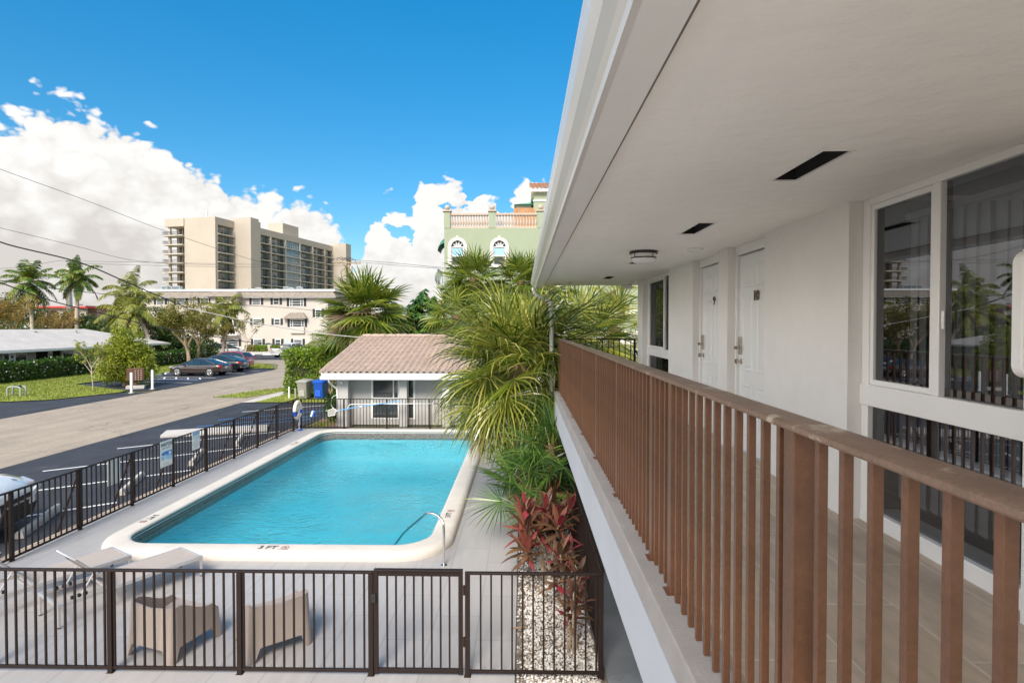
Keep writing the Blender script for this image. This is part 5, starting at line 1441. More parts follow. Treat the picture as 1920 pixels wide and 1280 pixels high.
# wheeled bins
def bin_(label,x,y,m_,rz):
    r=thing('wheeled_bin',label,'wheeled bin',(x,y,0),rz,'wheeled bins beside the cabana hedge')
    lo=[]
    for z,w_,d_ in ((.06,.23,.25),(.12,.25,.27),(.86,.30,.34),(.90,.33,.37),(.94,.33,.37)):
        lo.append([(p[0],p[1],z) for p in rrect(-w_,w_,-d_,d_,.06,3)])
    b=MB().loft(lo,cap=True)
    b.build('body',m_,r,local=True,smooth=True)
    f=MB(); f.extr([(-.15,.5),(.15,.5),(.19,.16),(-.19,.16)],'y',-.345,-.30); f.build('front_panel',m_,r,local=True,bevel=.02)
    l=MB(); l.loft([[(p[0],p[1],z+(.05 if p[1]>0 else 0)*1) for p in rrect(-w_,w_,-d_,d_,.06,3)] for z,w_,d_ in ((.945,.345,.40),(.985,.345,.40),(1.02,.30,.34))],cap=True)
    o=l.build('lid',m_,r,local=True,smooth=True)
    MB().tube([(-.25,.40,.98),(-.25,.46,.98),(.25,.46,.98),(.25,.40,.98)],.018,6).build('handle',m_,o,local=True)
    for x_ in (-.29,.29): MB().lathe([(.13,-.03),(.13,.03)],(x_,.26,.13),14,M=Matrix.Rotation(PI/2,3,'Y')).build('wheel',M['black'],r,local=True)
bin_('light grey wheeled bin left of the blue bin beside the hedge',-12.05,31.0,M['bingrey'],R(-10))
bin_('royal blue wheeled bin between the grey bin and the cabana',-11.15,31.0,M['blue'],R(-12))
for (p,lb) in (((-13.05,31.3),'small white post left of the grey wheeled bin'),):
    b=thing('marker_post',lb,'post',(p[0],p[1],0)); MB().lathe([(.05,0),(.05,.62),(.0,.64)],(p[0],p[1],0),10).build('pipe',M['white'],b); MB().lathe([(.04,0),(.04,.55)],(p[0]+.35,p[1],0),10).build('thin_pipe',M['acgrey'],b)
# wheel stops in the near bays
ws=[(-9.95,11.4,'cracked pale wheel stop in the bay before the parked white car'),(-9.95,14.15,'pale wheel stop behind the blank white sheet on the fence'),(-9.95,17.0,'pale wheel stop behind the narrow rules sign on the fence'),(-9.95,19.6,'pale wheel stop nearest the ring buoy end of the fence')]
w0=None
for (x,y,lb) in ws:
    if w0 is None:
        w0=MB().extr([(-.09,-.02),(.09,-.02),(.07,.07),(.04,.12),(-.04,.12),(-.07,.07)],'x',-.92,.92).build('wheel_stop',M['conc'],local=True,bevel=.012); o=w0
    else: o=w0.copy(); COL.objects.link(o)
    o.location=(x,y,-.006); o.rotation_euler=(0,0,R(111)); tag(o,lb,'wheel stop','wheel stops in the near parking bays')
w0=None
for i,(x,lb) in enumerate(((-38.3,'white wheel stop directly before the minivan'),(-34.6,'white wheel stop right of the white minivan'),(-31.0,'white wheel stop beneath the hose coil'),(-27.3,'white wheel stop beyond the clipped ficus hedge'))):
    if w0 is None: w0=MB().extr([(-.11,-.02),(.11,-.02),(.09,.10),(.05,.16),(-.05,.16),(-.09,.10)],'x',-1.3,1.3).build('wheel_stop',M['white'],local=True); o=w0
    else: o=w0.copy(); COL.objects.link(o)
    o.location=(x,77.4,-.01); tag(o,lb,'wheel stop','wheel stops before the cream apartment house')
w0=None
for (x,y,lb) in ((-29.5,44.6,'pale wheel stop under the nose of the brown coupe'),(-29.9,47.6,'pale wheel stop hidden before the black saloon')):
    if w0 is None: w0=MB().extr([(-.09,-.02),(.09,-.02),(.07,.10),(-.07,.10)],'y',-.9,.9).build('wheel_stop',M['white'],local=True); o=w0
    else: o=w0.copy(); COL.objects.link(o)
    o.location=(x,y,0); tag(o,lb,'wheel stop','wheel stops across the road')
dp=thing('dumpster','slate grey metal dumpster with closed lids behind the parked cars','dumpster',(-39.5,66,0))
c=Vector((-40.2,65.2,0))
m=MB(); m.loft([[(c.x-2.3,c.y-.8,.15),(c.x+2.3,c.y-.8,.15),(c.x+2.3,c.y+.8,.15),(c.x-2.3,c.y+.8,.15)],[(c.x-2.5,c.y-1.0,1.35),(c.x+2.5,c.y-1.0,1.35),(c.x+2.5,c.y+1.0,1.5),(c.x-2.5,c.y+1.0,1.5)]],cap=True); m.build('body',M['dumpster'],dp)
for i in range(3): MB().box(c.x-2.5+1.68*i,c.x-2.5+1.68*i+1.62,c.y-1.05,c.y+1.05,1.502,1.58).build('lid',M['black'],dp)
r=MB()
for i in range(6): r.box(c.x-2.2+.85*i,c.x-2.1+.85*i,c.y-1.06,c.y-.9,.3,1.3)
r.build('ribs',M['acgrey'],dp)

# ------------------------------------------------------------------ poles and cables
up=thing('utility_pole','weathered wooden utility pole with crossarm beside the sabal palm','utility pole',(PX(650,70),70,0))
x=PX(652,70)
MB().tube([(x+.9,70,0),(x+.45,70,6),(x+.05,70,PZ(487,70))],[.24,.22,.17],10).build('pole',M['pole'],up,smooth=True)
z=PZ(493,70)
MB().bar((x-1.9,69.8,z+.1),(x+1.6,69.8,z-.05),.11,.14).build('crossarm',M['pole'],up)
m=MB()
for i in range(7): m.tube([(x-1.8+.55*i,69.8,z+.08),(x-1.8+.55*i,69.8,z+.38)],.05,6)
m.build('insulators',M['acgrey'],up)
m=MB()
for i in range(5): m.tube(spline([(x-1.8+.4*i,69.7,z+.3),(x-1.2+.4*i,69.6,z+.6+.1*(i%2)),(x-.2+.3*i,69.7,z+.3)],5),.03,5)
for q_ in ((-.9,-2.4),(.95,-2.2),(-.8,-1.5)): m.tube(spline([(x+.1,69.7,z+q_[1]+.9),(x+q_[0],69.7,z+q_[1]+.5),(x+q_[0]*.8,69.7,z+q_[1]-.6)],5),.035,5)
m.build('jumper_wires',M['wire'],up)
MB().lathe([(.16,0),(.16,.8),(.05,.86)],(x+.45,69.7,z-1.2),10).build('cutout_switch',M['acgrey'],up); MB().box(x-.5,x-.25,69.6,69.8,z-4.0,z-2.9).build('warning_strip',M['pole'],up)
cp=thing('concrete_pole','tall square concrete power pole between the coconut and royal palms','utility pole',(PX(118,68),68,0))
x=PX(118,68)
m=MB(); m.loft([[(x-.30,67.7,0),(x+.30,67.7,0),(x+.30,68.3,0),(x-.30,68.3,0)],[(x-.17,67.83,PZ(487,68)),(x+.17,67.83,PZ(487,68)),(x+.17,68.17,PZ(487,68)),(x-.17,68.17,PZ(487,68))]],cap=True); m.build('shaft',M['concpole'],cp)
zc=PZ(494,68)
MB().bar((x,67.7,zc),(x+.95,67.7,zc-.1),.09,.09).build('bracket',M['bronze'],cp); MB().tube([(x+.9,67.7,zc-.2),(x+.9,67.7,zc+.45)],.05,6).build('insulator',M['bronze'],cp); MB().lathe([(.16,0),(.18,.3),(.1,.4)],(x+.35,67.6,zc-.2),10).build('transformer_head',M['dumpster'],cp)
def cable(label,pts,r,m_='wire'):
    p=spline([P(*q_) for q_ in pts],6); mb=MB().tube(p,r,6)
    o=mb.build('overhead_cable',M[m_],loc=tuple(p[0]),smooth='all'); return tag(o,label,'cable')
cable('thick dark service cable swooping from upper left down to the cabana ridge',[(-60,430,18),(0,456,19),(140,491,21),(240,533,23),(345,577,25)],.024)
cable('pale insulated end of the service cable reaching the cabana ridge',[(345,577,25),(480,606,26.5),(600,625,27.6),(680,633,28.0)],.022,'wirel')
cable('thin highest cable crossing the clouds and the beige tower',[(-60,294,45),(0,318,47),(160,376,53),(305,432,60),(490,492,66),(648,528,69.8)],.020)
cable('thin cable running from the left edge to the double line by the concrete pole',[(-60,413,45),(0,428,47),(130,459,55),(250,488,62),(400,496,66)],.020)
cable('upper of the two level lines between the concrete and wooden poles',[(124,488,67.7),(300,491,68.5),(480,495,69.2),(642,493,69.8)],.020)
cable('lower of the two level lines between the concrete and wooden poles',[(128,492,67.7),(300,497,68.5),(480,500,69.2),(645,497,69.8)],.020)
cable('dark cable falling gently from the left edge across the coconut palm trunk',[(-60,517,28),(0,527,30),(100,541,36),(200,552,42),(312,563,48),(440,571,56),(560,579,63),(640,590,69.7)],.024)
cable('dark low cable dipping behind the sapling toward the near hedge',[(-60,512,22),(0,534,23),(90,565,26),(200,592,29),(280,611,31),(400,632,33),(467,642,34),(560,650,34.5),(640,656,34.8)],.026)
cable('thin line from the wooden pole toward the green villa',[(655,489,69.8),(740,497,58),(835,504,47),(900,507,44)],.020)
cable('second thin line from the wooden pole toward the green villa',[(655,486,69.8),(740,493,58),(835,502,47),(900,505,44)],.022)
cable('faint line left of the coconut palm to the concrete pole',[(-30,503,60),(40,497,63),(100,487,67),(120,489,67.7)],.018)

# ------------------------------------------------------------------ vehicles (local x forward)
def loft_body(st,nsec=9):
    loops=[]
    for (x,w,zl,zt,cr) in st:
        h=zt-zl
        half=[(w*.86,zl),(w*.97,zl+h*.12),(w,zl+h*.40),(w*.985,zl+h*.68),(w*.93,zl+h*.88),(w*.80,zl+h*.985),(w*.45,zt+cr*.7),(0,zt+cr)]
        lp=[(x,y,z) for (y,z) in half]+[(x,-y,z) for (y,z) in half[-2::-1]]
        loops.append(lp)
    return loops
def car(name,label,cat,x,y,rz,paint,kind,group=None):
    r=thing(name,label,cat,(x,y,-.01),rz,group)
    if kind=='coupe':   Lf,Lr,hw=2.25,-2.2,.88; zr_=1.40; body=[(-2.2,.62,.38,.86,.0),(-2.12,.78,.30,.93,.01),(-1.8,.86,.24,.97,.02),(-1.0,.88,.20,.93,.02),(0,.885,.19,.91,.02),(.8,.88,.19,.92,.03),(1.3,.87,.20,.88,.04),(1.8,.84,.22,.79,.04),(2.1,.74,.26,.70,.03),(2.25,.55,.36,.60,.0)]; cab=[(-1.75,.97,.62),(-.75,1.33,.56),(-.1,1.40,.55),(.25,1.37,.55),(1.15,.92,.66)]; wh=(-1.33,1.40); wr=.325
    elif kind=='sedan': Lf,Lr,hw=2.4,-2.4,.91; zr_=1.45; body=[(-2.4,.66,.42,.90,.0),(-2.3,.82,.32,1.0,.01),(-1.9,.89,.26,1.05,.02),(-1.0,.91,.21,.98,.02),(0,.915,.2,.95,.02),(.9,.91,.2,.95,.03),(1.4,.89,.21,.90,.04),(1.9,.86,.23,.80,.04),(2.25,.76,.27,.70,.03),(2.4,.58,.38,.60,.0)]; cab=[(-2.0,1.05,.66),(-1.0,1.40,.58),(-.2,1.47,.57),(.3,1.43,.57),(1.3,.95,.68)]; wh=(-1.45,1.45); wr=.335
    elif kind=='hatch': Lf,Lr,hw=2.2,-2.15,.9; zr_=1.62; body=[(-2.15,.70,.45,1.05,.0),(-2.08,.84,.34,1.10,.01),(-1.6,.89,.27,1.08,.02),(-.8,.90,.22,1.02,.02),(.2,.905,.21,.99,.02),(.9,.9,.21,.99,.03),(1.4,.88,.22,.93,.04),(1.8,.84,.24,.84,.04),(2.08,.72,.28,.72,.03),(2.2,.55,.38,.6,.0)]; cab=[(-2.08,1.1,.72),(-1.75,1.52,.62),(-.9,1.64,.60),(.2,1.60,.60),(1.25,1.0,.70)]; wh=(-1.3,1.35); wr=.34
    elif kind=='van':   Lf,Lr,hw=2.5,-2.5,.98; zr_=1.75; body=[(-2.5,.84,.42,1.05,.0),(-2.42,.94,.32,1.10,.0),(-1.6,.98,.26,1.12,.0),(0,.985,.22,1.10,.0),(.9,.98,.22,1.10,.02),(1.5,.96,.23,1.06,.05),(2.0,.92,.25,.95,.05),(2.35,.80,.29,.82,.03),(2.5,.6,.4,.66,.0)]; cab=[(-2.45,1.1,.90),(-2.2,1.70,.78),(-.5,1.76,.76),(.6,1.72,.75),(1.75,1.06,.82)]; wh=(-1.5,1.6); wr=.345
    else:               Lf,Lr,hw=2.7,-2.7,.97; zr_=1.80; body=[(-2.7,.9,.55,1.05,.0),(-2.62,.95,.45,1.12,.0),(-1.6,.97,.40,1.13,.0),(0,.98,.36,1.12,.0),(.9,.97,.36,1.12,.02),(1.6,.95,.36,1.10,.05),(2.2,.92,.36,1.03,.05),(2.55,.86,.38,.95,.03),(2.7,.7,.5,.75,.0)]; cab=[(-1.0,1.1,.86),(-.85,1.72,.76),(-.1,1.80,.74),(.55,1.76,.74),(1.5,1.08,.84)]; wh=(-1.7,1.7); wr=.39
    if kind=='suv':     Lf,Lr,hw=2.45,-2.3,.93; zr_=1.68; body=[(-2.3,.80,.45,1.05,.0),(-2.2,.90,.36,1.10,.0),(-1.4,.93,.30,1.12,.0),(0,.935,.26,1.10,.0),(.9,.93,.26,1.10,.02),(1.5,.92,.26,1.09,.05),(1.95,.90,.27,1.04,.06),(2.2,.86,.28,.97,.05),(2.36,.79,.29,.88,.03),(2.45,.68,.31,.76,.0)]; cab=[(-2.2,1.1,.84),(-1.9,1.60,.74),(-.5,1.68,.72),(.2,1.64,.72),(1.2,1.10,.80)]; wh=(-1.4,1.48); wr=.37
    lb=loft_body(body)
    MB().loft(lb,closed=True,cap=True).build('body',paint,r,local=True,smooth=True)
    # cabin: glass below, painted roof skin and pillars over it
    base=[]
    belt=lambda xx: next((a[3]+(b[3]-a[3])*(xx-a[0])/(b[0]-a[0])-.02 for a,b in zip(body,body[1:]) if a[0]<=xx<=b[0]),.9)
    lo=[]
    xs=[c_[0] for c_ in cab]
    N_=18
    prof=[]
    for i in range(N_+1):
        xx=xs[0]+(xs[-1]-xs[0])*i/N_
        for a,b in zip(cab,cab[1:]):
            if a[0]-1e-6<=xx<=b[0]+1e-6:
                t=(xx-a[0])/(b[0]-a[0]); prof.append((xx,a[1]+(b[1]-a[1])*t,a[2]+(b[2]-a[2])*t)); break
    wb=hw*.90
    for (xx,zt,wt) in prof:
        zb=belt(xx)-.03; t=max(0,min(1,(zt-zb)/(zr_-zb))); wtop=wb+(wt-wb)*t
        lo.append([(xx,wb,zb),(xx,wtop+.02*t,zb+(zt-zb)*.93),(xx,wtop*.86,zt),(xx,0,zt+.03*t),(xx,-wtop*.86,zt),(xx,-wtop-.02*t,zb+(zt-zb)*.93),(xx,-wb,zb)])
    MB().loft(lo,closed=False).build('windows',M['carglass'],r,local=True,smooth=True)
    ir=[i for i,p in enumerate(prof) if p[1]>=zr_-.14]
    rf=[[(p[0],p[1]*1.004,p[2]+.006) for p in lo[i][1:6]] for i in ir]
    ro=MB().loft(rf,closed=False)
    i0,i1=ir[0],ir[-1]
    for s in (1,5):
        sg=1 if s==1 else -1
        def pt(i,k=.004): v=lo[i][s]; return (v[0],v[1]+sg*k,v[2]+k)
        ro.tube([pt(0),pt(i0)],.035,6); ro.tube([pt(i1),pt(N_)],.03,6); ro.tube([pt(i) for i in ir],.022,6)
        mid=ir[len(ir)//2-1]; v=lo[mid][s]; b0=lo[mid][0 if s==1 else 6]
        ro.bar((v[0],v[1]+sg*.004,v[2]),(b0[0],b0[1]+sg*.006,b0[2]),.02,.06)
        if kind in ('van',):
            v=lo[3][s]; b0=lo[3][0 if s==1 else 6]; ro.bar((v[0],v[1]+sg*.004,v[2]),(b0[0],b0[1]+sg*.006,b0[2]),.02,.10)
    ro.build('roof',paint,r,local=True,smooth=True)
    for xw in wh:
        for s in (1,-1):
            yw=s*(hw-.115)
            q_=Matrix.Rotation(PI/2,3,'X')
            MB().lathe([(wr+.055,-.01),(wr+.055,.123)],(xw,yw+(0 if s<0 else .0),wr),20,M=Matrix.Rotation(-PI/2*s,3,'X')).build('wheel_arch',M['black'],r,local=True)
            o=MB().lathe([(wr*.66,.128),(wr*.9,.132),(wr,.10),(wr,-.10),(wr*.66,-.12)],(xw,yw,wr),22,M=Matrix.Rotation(-PI/2*s,3,'X')); w_=o.build('wheel',M['black'],r,local=True,smooth=True)
            rm=MB(); rm.lathe([(wr*.68,.129),(wr*.62,.136),(wr*.56,.125),(.0,.124)],(xw,yw,wr),22,M=Matrix.Rotation(-PI/2*s,3,'X'))
            for a in range(5):
                t=2*PI*a/5; 
                p0=Vector((xw,yw+s*.134,wr)); p1=p0+Vector((math.cos(t),0,math.sin(t)))*wr*.62; rm.bar(p0,p1,.02,.055)
            rm.build('rim',M['rim'],w_,local=True)
    # lamps, plate, bumpers, mirrors
    zl=body[1][3]
    for s in (1,-1):
        MB().obox((Lr+.10,s*hw*.74,zl-.16),(.20,.30,.16),Matrix.Rotation(R(-14*s),3,'Z')).build('tail_lamp',M['tail'],r,local=True,bevel=.03)
        f=body[-2]; MB().obox((Lf-.22,s*hw*.70,f[3]-.02),(.34,.30,.13),Matrix.Rotation(R(-28*s),3,'Z')@Matrix.Rotation(R(12),3,'Y')).build('headlight',M['head'],r,local=True,bevel=.04)
        MB().obox((cab[-1][0]-.30,s*(hw+.06),belt(cab[-1][0]-.3)+.06),(.10,.20,.13)).build('wing_mirror',paint,r,local=True,bevel=.03)
        for xd in (-.35,.75): MB().obox((xd,s*(hw*.985),belt(xd)-.14),(.16,.03,.03)).build('door_handle',paint,r,local=True)
    MB().obox((Lr-.005,0,zl-.25),(.03,.32,.16)).build('number_plate',M['plate'],r,local=True)
    MB().obox((Lr+.05,0,.40),(.16,hw*1.5,.16)).build('rear_bumper',paint,r,local=True,bevel=.05)
    MB().obox((Lf-.03,0,.44),(.09,hw*.95,.20)).build('grille',M['black'],r,local=True,bevel=.02)
    MB().obox((Lf-.14,0,.28),(.22,hw*1.55,.10)).build('lower_valance',M['black'],r,local=True,bevel=.03)
    if kind=='suv':
        g=MB(); g.extr([(-.52,.70),(.52,.70),(.40,.50),(-.40,.50)],'x',Lf-.02,Lf+.02); g.extr([(-.74,.46),(.74,.46),(.58,.24),(-.58,.24)],'x',Lf-.14,Lf+.012); g.build('front_intake',M['black'],r,local=True,bevel=.012)
        g=MB()
        for s in (1,-1): g.extr([(s*.50,.68),(s*.80,.80),(s*.86,.74),(s*.44,.47)][::s],'x',Lf-.20,Lf+.026)
        g.build('bumper_blades',paint,r,local=True,bevel=.012)
        MB().bar((Lf+.024,-.42,.60),(Lf+.024,.42,.60),.02,.035).build('chrome_bar',M['rim'],r,local=True)
        for s in (1,-1): MB().bar((1.35,s*.42,1.115),(2.30,s*.36,.985),.014,.012).build('bonnet_crease',M['black'],r,local=True)
    if kind=='van': MB().box(Lr+.06,-.3,hw+.0,hw+.008,.98,1.02).build('slide_rail',M['black'],r,local=True)
    if kind=='pickup':
        MB().box(-2.6,-1.02,-.86,.86,1.12,1.16).build('bed_rim',paint,r,local=True)
        MB().box(-2.5,-1.1,-.75,.75,1.161,1.17).build('bed_liner',M['black'],r,local=True)
    return r
PK='cars parked across the road'
car('parked_car','dark brown hardtop coupe parked side on, nearest of the row across the road','car',-26.35,45.7,PI-.06,M['pbrown'],'coupe',PK)
car('parked_car','black saloon car parked just behind the dark brown coupe','car',-26.8,49.3,PI-.05,M['pblack'],'sedan',PK)
car('parked_car','dark red hatchback parked farthest in the row across the road','car',-27.6,52.4,PI-.04,M['pred'],'hatch',PK)
car('parked_van','white minivan parked before the cream apartment house','minivan',-39.3,73.5,R(38),M['pwhite'],'van')
car('parked_pickup','white pickup truck parked behind the clipped hedge, facing away','pickup truck',-29.9,73.0,R(60),M['pwhite'],'pickup')
car('parked_car','white car nosed toward the pool fence, cut by the left frame edge','car',-12.22,10.1,R(15),M['pwhite'],'suv')
# ------------------------------------------------------------------ vegetation
def leaf(mb,p,d,n,L,W,mid=.45):
    s=d.cross(n)
    if s.length<1e-4: s=Vector((1,0,0))
    s.normalize(); s=s*(W/2)
    mb.v.extend([p,p+d*(L*mid)+s,p+d*L,p+d*(L*mid)-s]); o=len(mb.v)-4
    mb.f.append([o,o+1,o+2,o+3]); mb.m.append(0)
def rdir(up=0):
    while True:
        v=Vector((U(-1,1),U(-1,1),U(-1,1)))
        if .05<v.length<1: 
            v.normalize(); v.z+=up; return v.normalized()
def fan(mb,pm,base,az,el,pet,bl,n=30,spread=280,hang=.5,arch=.25,seg=6,wd=.05,pr=.016):
    d=Vector((math.cos(el)*math.cos(az),math.cos(el)*math.sin(az),math.sin(el)))
    p=Vector(base); pts=[p.copy()]
    for i in range(5):
        p=p+d*(pet/5); d=(d+Vector((0,0,-arch/5))).normalized(); pts.append(p.copy())
    pm.tube(pts,[pr,pr*.9,pr*.8,pr*.7,pr*.6,pr*.5],5)
    s=d.cross(Vector((0,0,1)))
    if s.length<.05: s=Vector((math.sin(az),-math.cos(az),0))
    s.normalize(); s=(s+Vector((0,0,U(-.25,.25)))).normalized(); u=s.cross(d).normalized()
    rl_=Matrix.Rotation(U(-.55,.55),3,d); s=rl_@s; u=rl_@u
    for i in range(n):
        t=(i+.5)/n-.5; a=t*R(spread)
        q=(d*math.cos(a)+s*math.sin(a)+u*(.22*math.cos(a)-.05)).normalized()
        L=bl*(.62+.38*math.cos(a*.62))*U(.9,1.06)
        pp=p.copy(); row=[]; st=L/seg; dd=q.copy(); tw=(1 if i%2 else -1)*.55
        w0=wd*(L/bl)
        for k in range(seg+1):
            f=k/seg
            wid=w0*((.22+.78*min(1,f/.42)) if f<.42 else max(.0,(1-f)/.58)**.85)
            side=dd.cross(u)
            if side.length<1e-3: side=s
            side=(side.normalized()+u*tw).normalized()*wid*.5
            if k==seg: row.append((pp,pp))
            else: row.append((pp-side,pp+side))
            pp=pp+dd*st; dd=(dd+Vector((0,0,-hang*1.25*(f**1.9)*U(.6,1.3)))).normalized()
        o=len(mb.v)
        for k in range(seg): mb.v.extend(row[k])
        mb.v.append(row[seg][0])
        for k in range(seg-1): mb.f.append([o+2*k,o+2*k+1,o+2*k+3,o+2*k+2]); mb.m.append(0)
        mb.f.append([o+2*seg-2,o+2*seg-1,o+2*seg]); mb.m.append(0)
def boots(mb,base,top,r0,r1,n):
    base=Vector(base);top=Vector(top);ax=(top-base);L=ax.length
    mb.tube([base+ax*(i/8) for i in range(9)],[r0+(r1-r0)*i/8 for i in range(9)],12)
    for i in range(n):
        t=U(.02,1); a=U(0,6.28); c=base+ax*t; rr=r0+(r1-r0)*t
        o=Vector((math.cos(a),math.sin(a),0)); s=Vector((-o.y,o.x,0)); L_=U(.12,.30)*rr/.22; w_=.05*rr/.2
        p=c+o*rr*.9; tip=c+o*(rr+L_*.55)+Vector((0,0,L_))+s*U(-.08,.08)
        mb.add([p-s*w_,p+s*w_,p-Vector((0,0,.05)),tip-s*w_*.5,tip+s*w_*.5,tip-o*.02],[(0,1,4,3),(0,3,5),(1,2,4),(2,0,3,5),(3,4,5),(0,2,1)])
def fanpalm(name,label,x,y,zc,nf,pet,bl,m_,tr,leafn=30,hang=.5,dead=6,elr=(-55,80),seed=1,wd=.05,z0=0,n_b=90,lean=(0,0),pr=.016,de=(-75,-40)):
    random.seed(seed)
    r=thing(name,label,'palm tree',(x,y,z0))
    b=MB(); top=Vector((x+lean[0],y+lean[1],zc))
    boots(b,(x,y,z0-.05),top,tr*1.1,tr,n_b); b.build('trunk',M['boot'],r)
    f=MB();p=MB();dm=MB();dp_=MB()
    for i in range(nf):
        t=i/(nf-1); el=R(elr[1]+(elr[0]-elr[1])*t**.8+U(-8,8)); az=i*2.39996+U(-.25,.25)
        fan(f,p,top+Vector((math.cos(az)*tr*.5,math.sin(az)*tr*.5,-.25*t*1.0)),az,el,pet*U(.8,1.15)*(.75+.25*t),bl*U(.88,1.08),leafn,U(255,310),hang*U(.7,1.3),.25+.35*t,6,wd,pr)
    for i in range(dead):
        az=U(0,6.28); fan(dm,dp_,top+Vector((math.cos(az)*tr*.8,math.sin(az)*tr*.8,-.45)),az,R(U(*de)),pet*.8,bl*.8,16,200,.9,.6,5,wd*.8,pr)
    f.build('crown',M[m_],r,fix=False); p.build('petioles',M['petiole'],r,smooth=True)
    if dead: dm.build('dead_fronds',M['dead'],r,fix=False); dp_.build('dry_petioles',M['drypet'],r)
    return r
# big fan palm between the pool and the walkway
fanpalm('fan_palm','big drooping fan palm filling the space between pool and walkway',-.06,12.5,3.25,78,1.05,1.44,'fan',.21,40,1.15,14,(-68,78),101,.044,-.05,170)
fanpalm('young_fan_palm','low young fan palm spreading dark green leaves over the pool corner',.12,10.75,1.05,17,.55,.80,'fandk',.10,30,.26,0,(-14,78),102,.036,-.05,20)
fanpalm('young_fan_palm','slim young fan palm with upright leaves beside the downspout foot',.55,10.9,1.75,16,.50,.90,'fandk',.07,26,.45,1,(-50,82),103,.036,-.05,24)
fanpalm('fan_palm','fan palm behind the downspout reaching under the far soffit',1.75,17.2,3.75,32,1.05,1.25,'fan',.19,34,.40,4,(-50,80),104,.05,-.05,90)
fanpalm('fan_palm','fan palm just left of the downspout, crown rising before the green villa',-.35,17.6,3.7,30,.95,1.2,'fan',.19,32,.42,5,(-55,80),105,.05,-.05,90)
# palms before the villa and behind the cabana
fanpalm('sabal_palm','sabal palm crowning left of the villa windows, in front of the stucco',-2.55,29.9,6.6,46,.95,1.15,'fan2',.22,26,.55,6,(-60,82),106,.078,0,60)
fanpalm('sabal_palm','sabal palm crowning under the second villa arch',-.1,29.6,6.4,44,.95,1.1,'fan2',.22,26,.55,5,(-60,82),107,.078,0,60)
fanpalm('sabal_palm','yellowing lower sabal palm at the left edge of the villa',-3.4,28.9,4.6,42,.95,1.15,'fan2',.22,26,.6,6,(-65,75),114,.078,0,60)
fanpalm('sabal_palm','sabal palm close to the eaves tip, beside the villa wall',1.5,29.7,6.2,42,.95,1.1,'fan2',.22,26,.55,4,(-60,82),108,.078,0,60)
fanpalm('sabal_palm','wide sabal palm with brown dead fronds rising behind the cabana roof',-8.75,31.5,5.0,60,1.35,1.65,'fan2',.27,30,.5,22,(-70,84),109,.115,0,90,pr=.024,de=(-45,25))
fanpalm('sabal_palm','lower sabal palm leaning left of the wide one behind the ficus hedge',-10.5,33.6,3.4,36,1.1,1.45,'fan2',.22,26,.55,4,(-60,75),115,.095,0,50)
fanpalm('cabbage_palm','thin trunked palm with yellow hanging leaves beyond the end railing',4.75,29.8,5.9,20,.7,1.0,'queen',.15,20,.75,7,(-75,60),110,.06,0,10)
fanpalm('fan_palm','fan palm low in front of the small villa windows beyond the walkway',3.2,19.8,4.0,24,1.1,1.2,'fan',.2,30,.45,2,(-40,75),111,.05,-.05,60)

def frond(mb,pm,base,az,el,L,ll,nl=34,grav=1.1,hang=.6,w=.05,roll=0,pr=.03):
    d=Vector((math.cos(el)*math.cos(az),math.cos(el)*math.sin(az),math.sin(el))); p=Vector(base); pts=[]; N_=12; ds=[]
    for i in range(N_+1):
        pts.append(p.copy()); ds.append(d.copy()); p=p+d*(L/N_); d=(d+Vector((0,0,-grav/N_*(.5+i/N_)))).normalized()
    pm.tube(pts,[pr*(1-.8*i/N_) for i in range(N_+1)],5)
    for i in range(nl):
        t=.14+.86*(i+.5)/nl; k=min(N_-1,int(t*N_)); f=t*N_-k; c=pts[k].lerp(pts[k+1],f); dd=ds[k]
        s=dd.cross(Vector((0,0,1)))
        if s.length<.1: s=Vector((math.sin(az),-math.cos(az),0))
        s.normalize(); up=s.cross(dd)
        l=ll*(math.sin(PI*(.12+.83*t))**.6)*U(.85,1.1)
        for sg in (1,-1):
            q=(s*sg*.85+dd*.55+up*U(-.1,.25)+Vector((0,0,-hang*U(.4,1.0)))).normalized()
            a=c; b=c+q*l*.55; q2=(q+Vector((0,0,-hang*1.1))).normalized(); e=b+q2*l*.45
            sd=q.cross(up+Vector((U(-.5,.5),U(-.5,.5),0)))
            if sd.length<1e-3: sd=dd
            sd=sd.normalized()*w/2
            o=len(mb.v); mb.v.extend([a-sd*.5,a+sd*.5,b+sd,b-sd,e]); mb.f.append([o,o+1,o+2,o+3]); mb.f.append([o+3,o+2,o+4]); mb.m.extend([0,0])
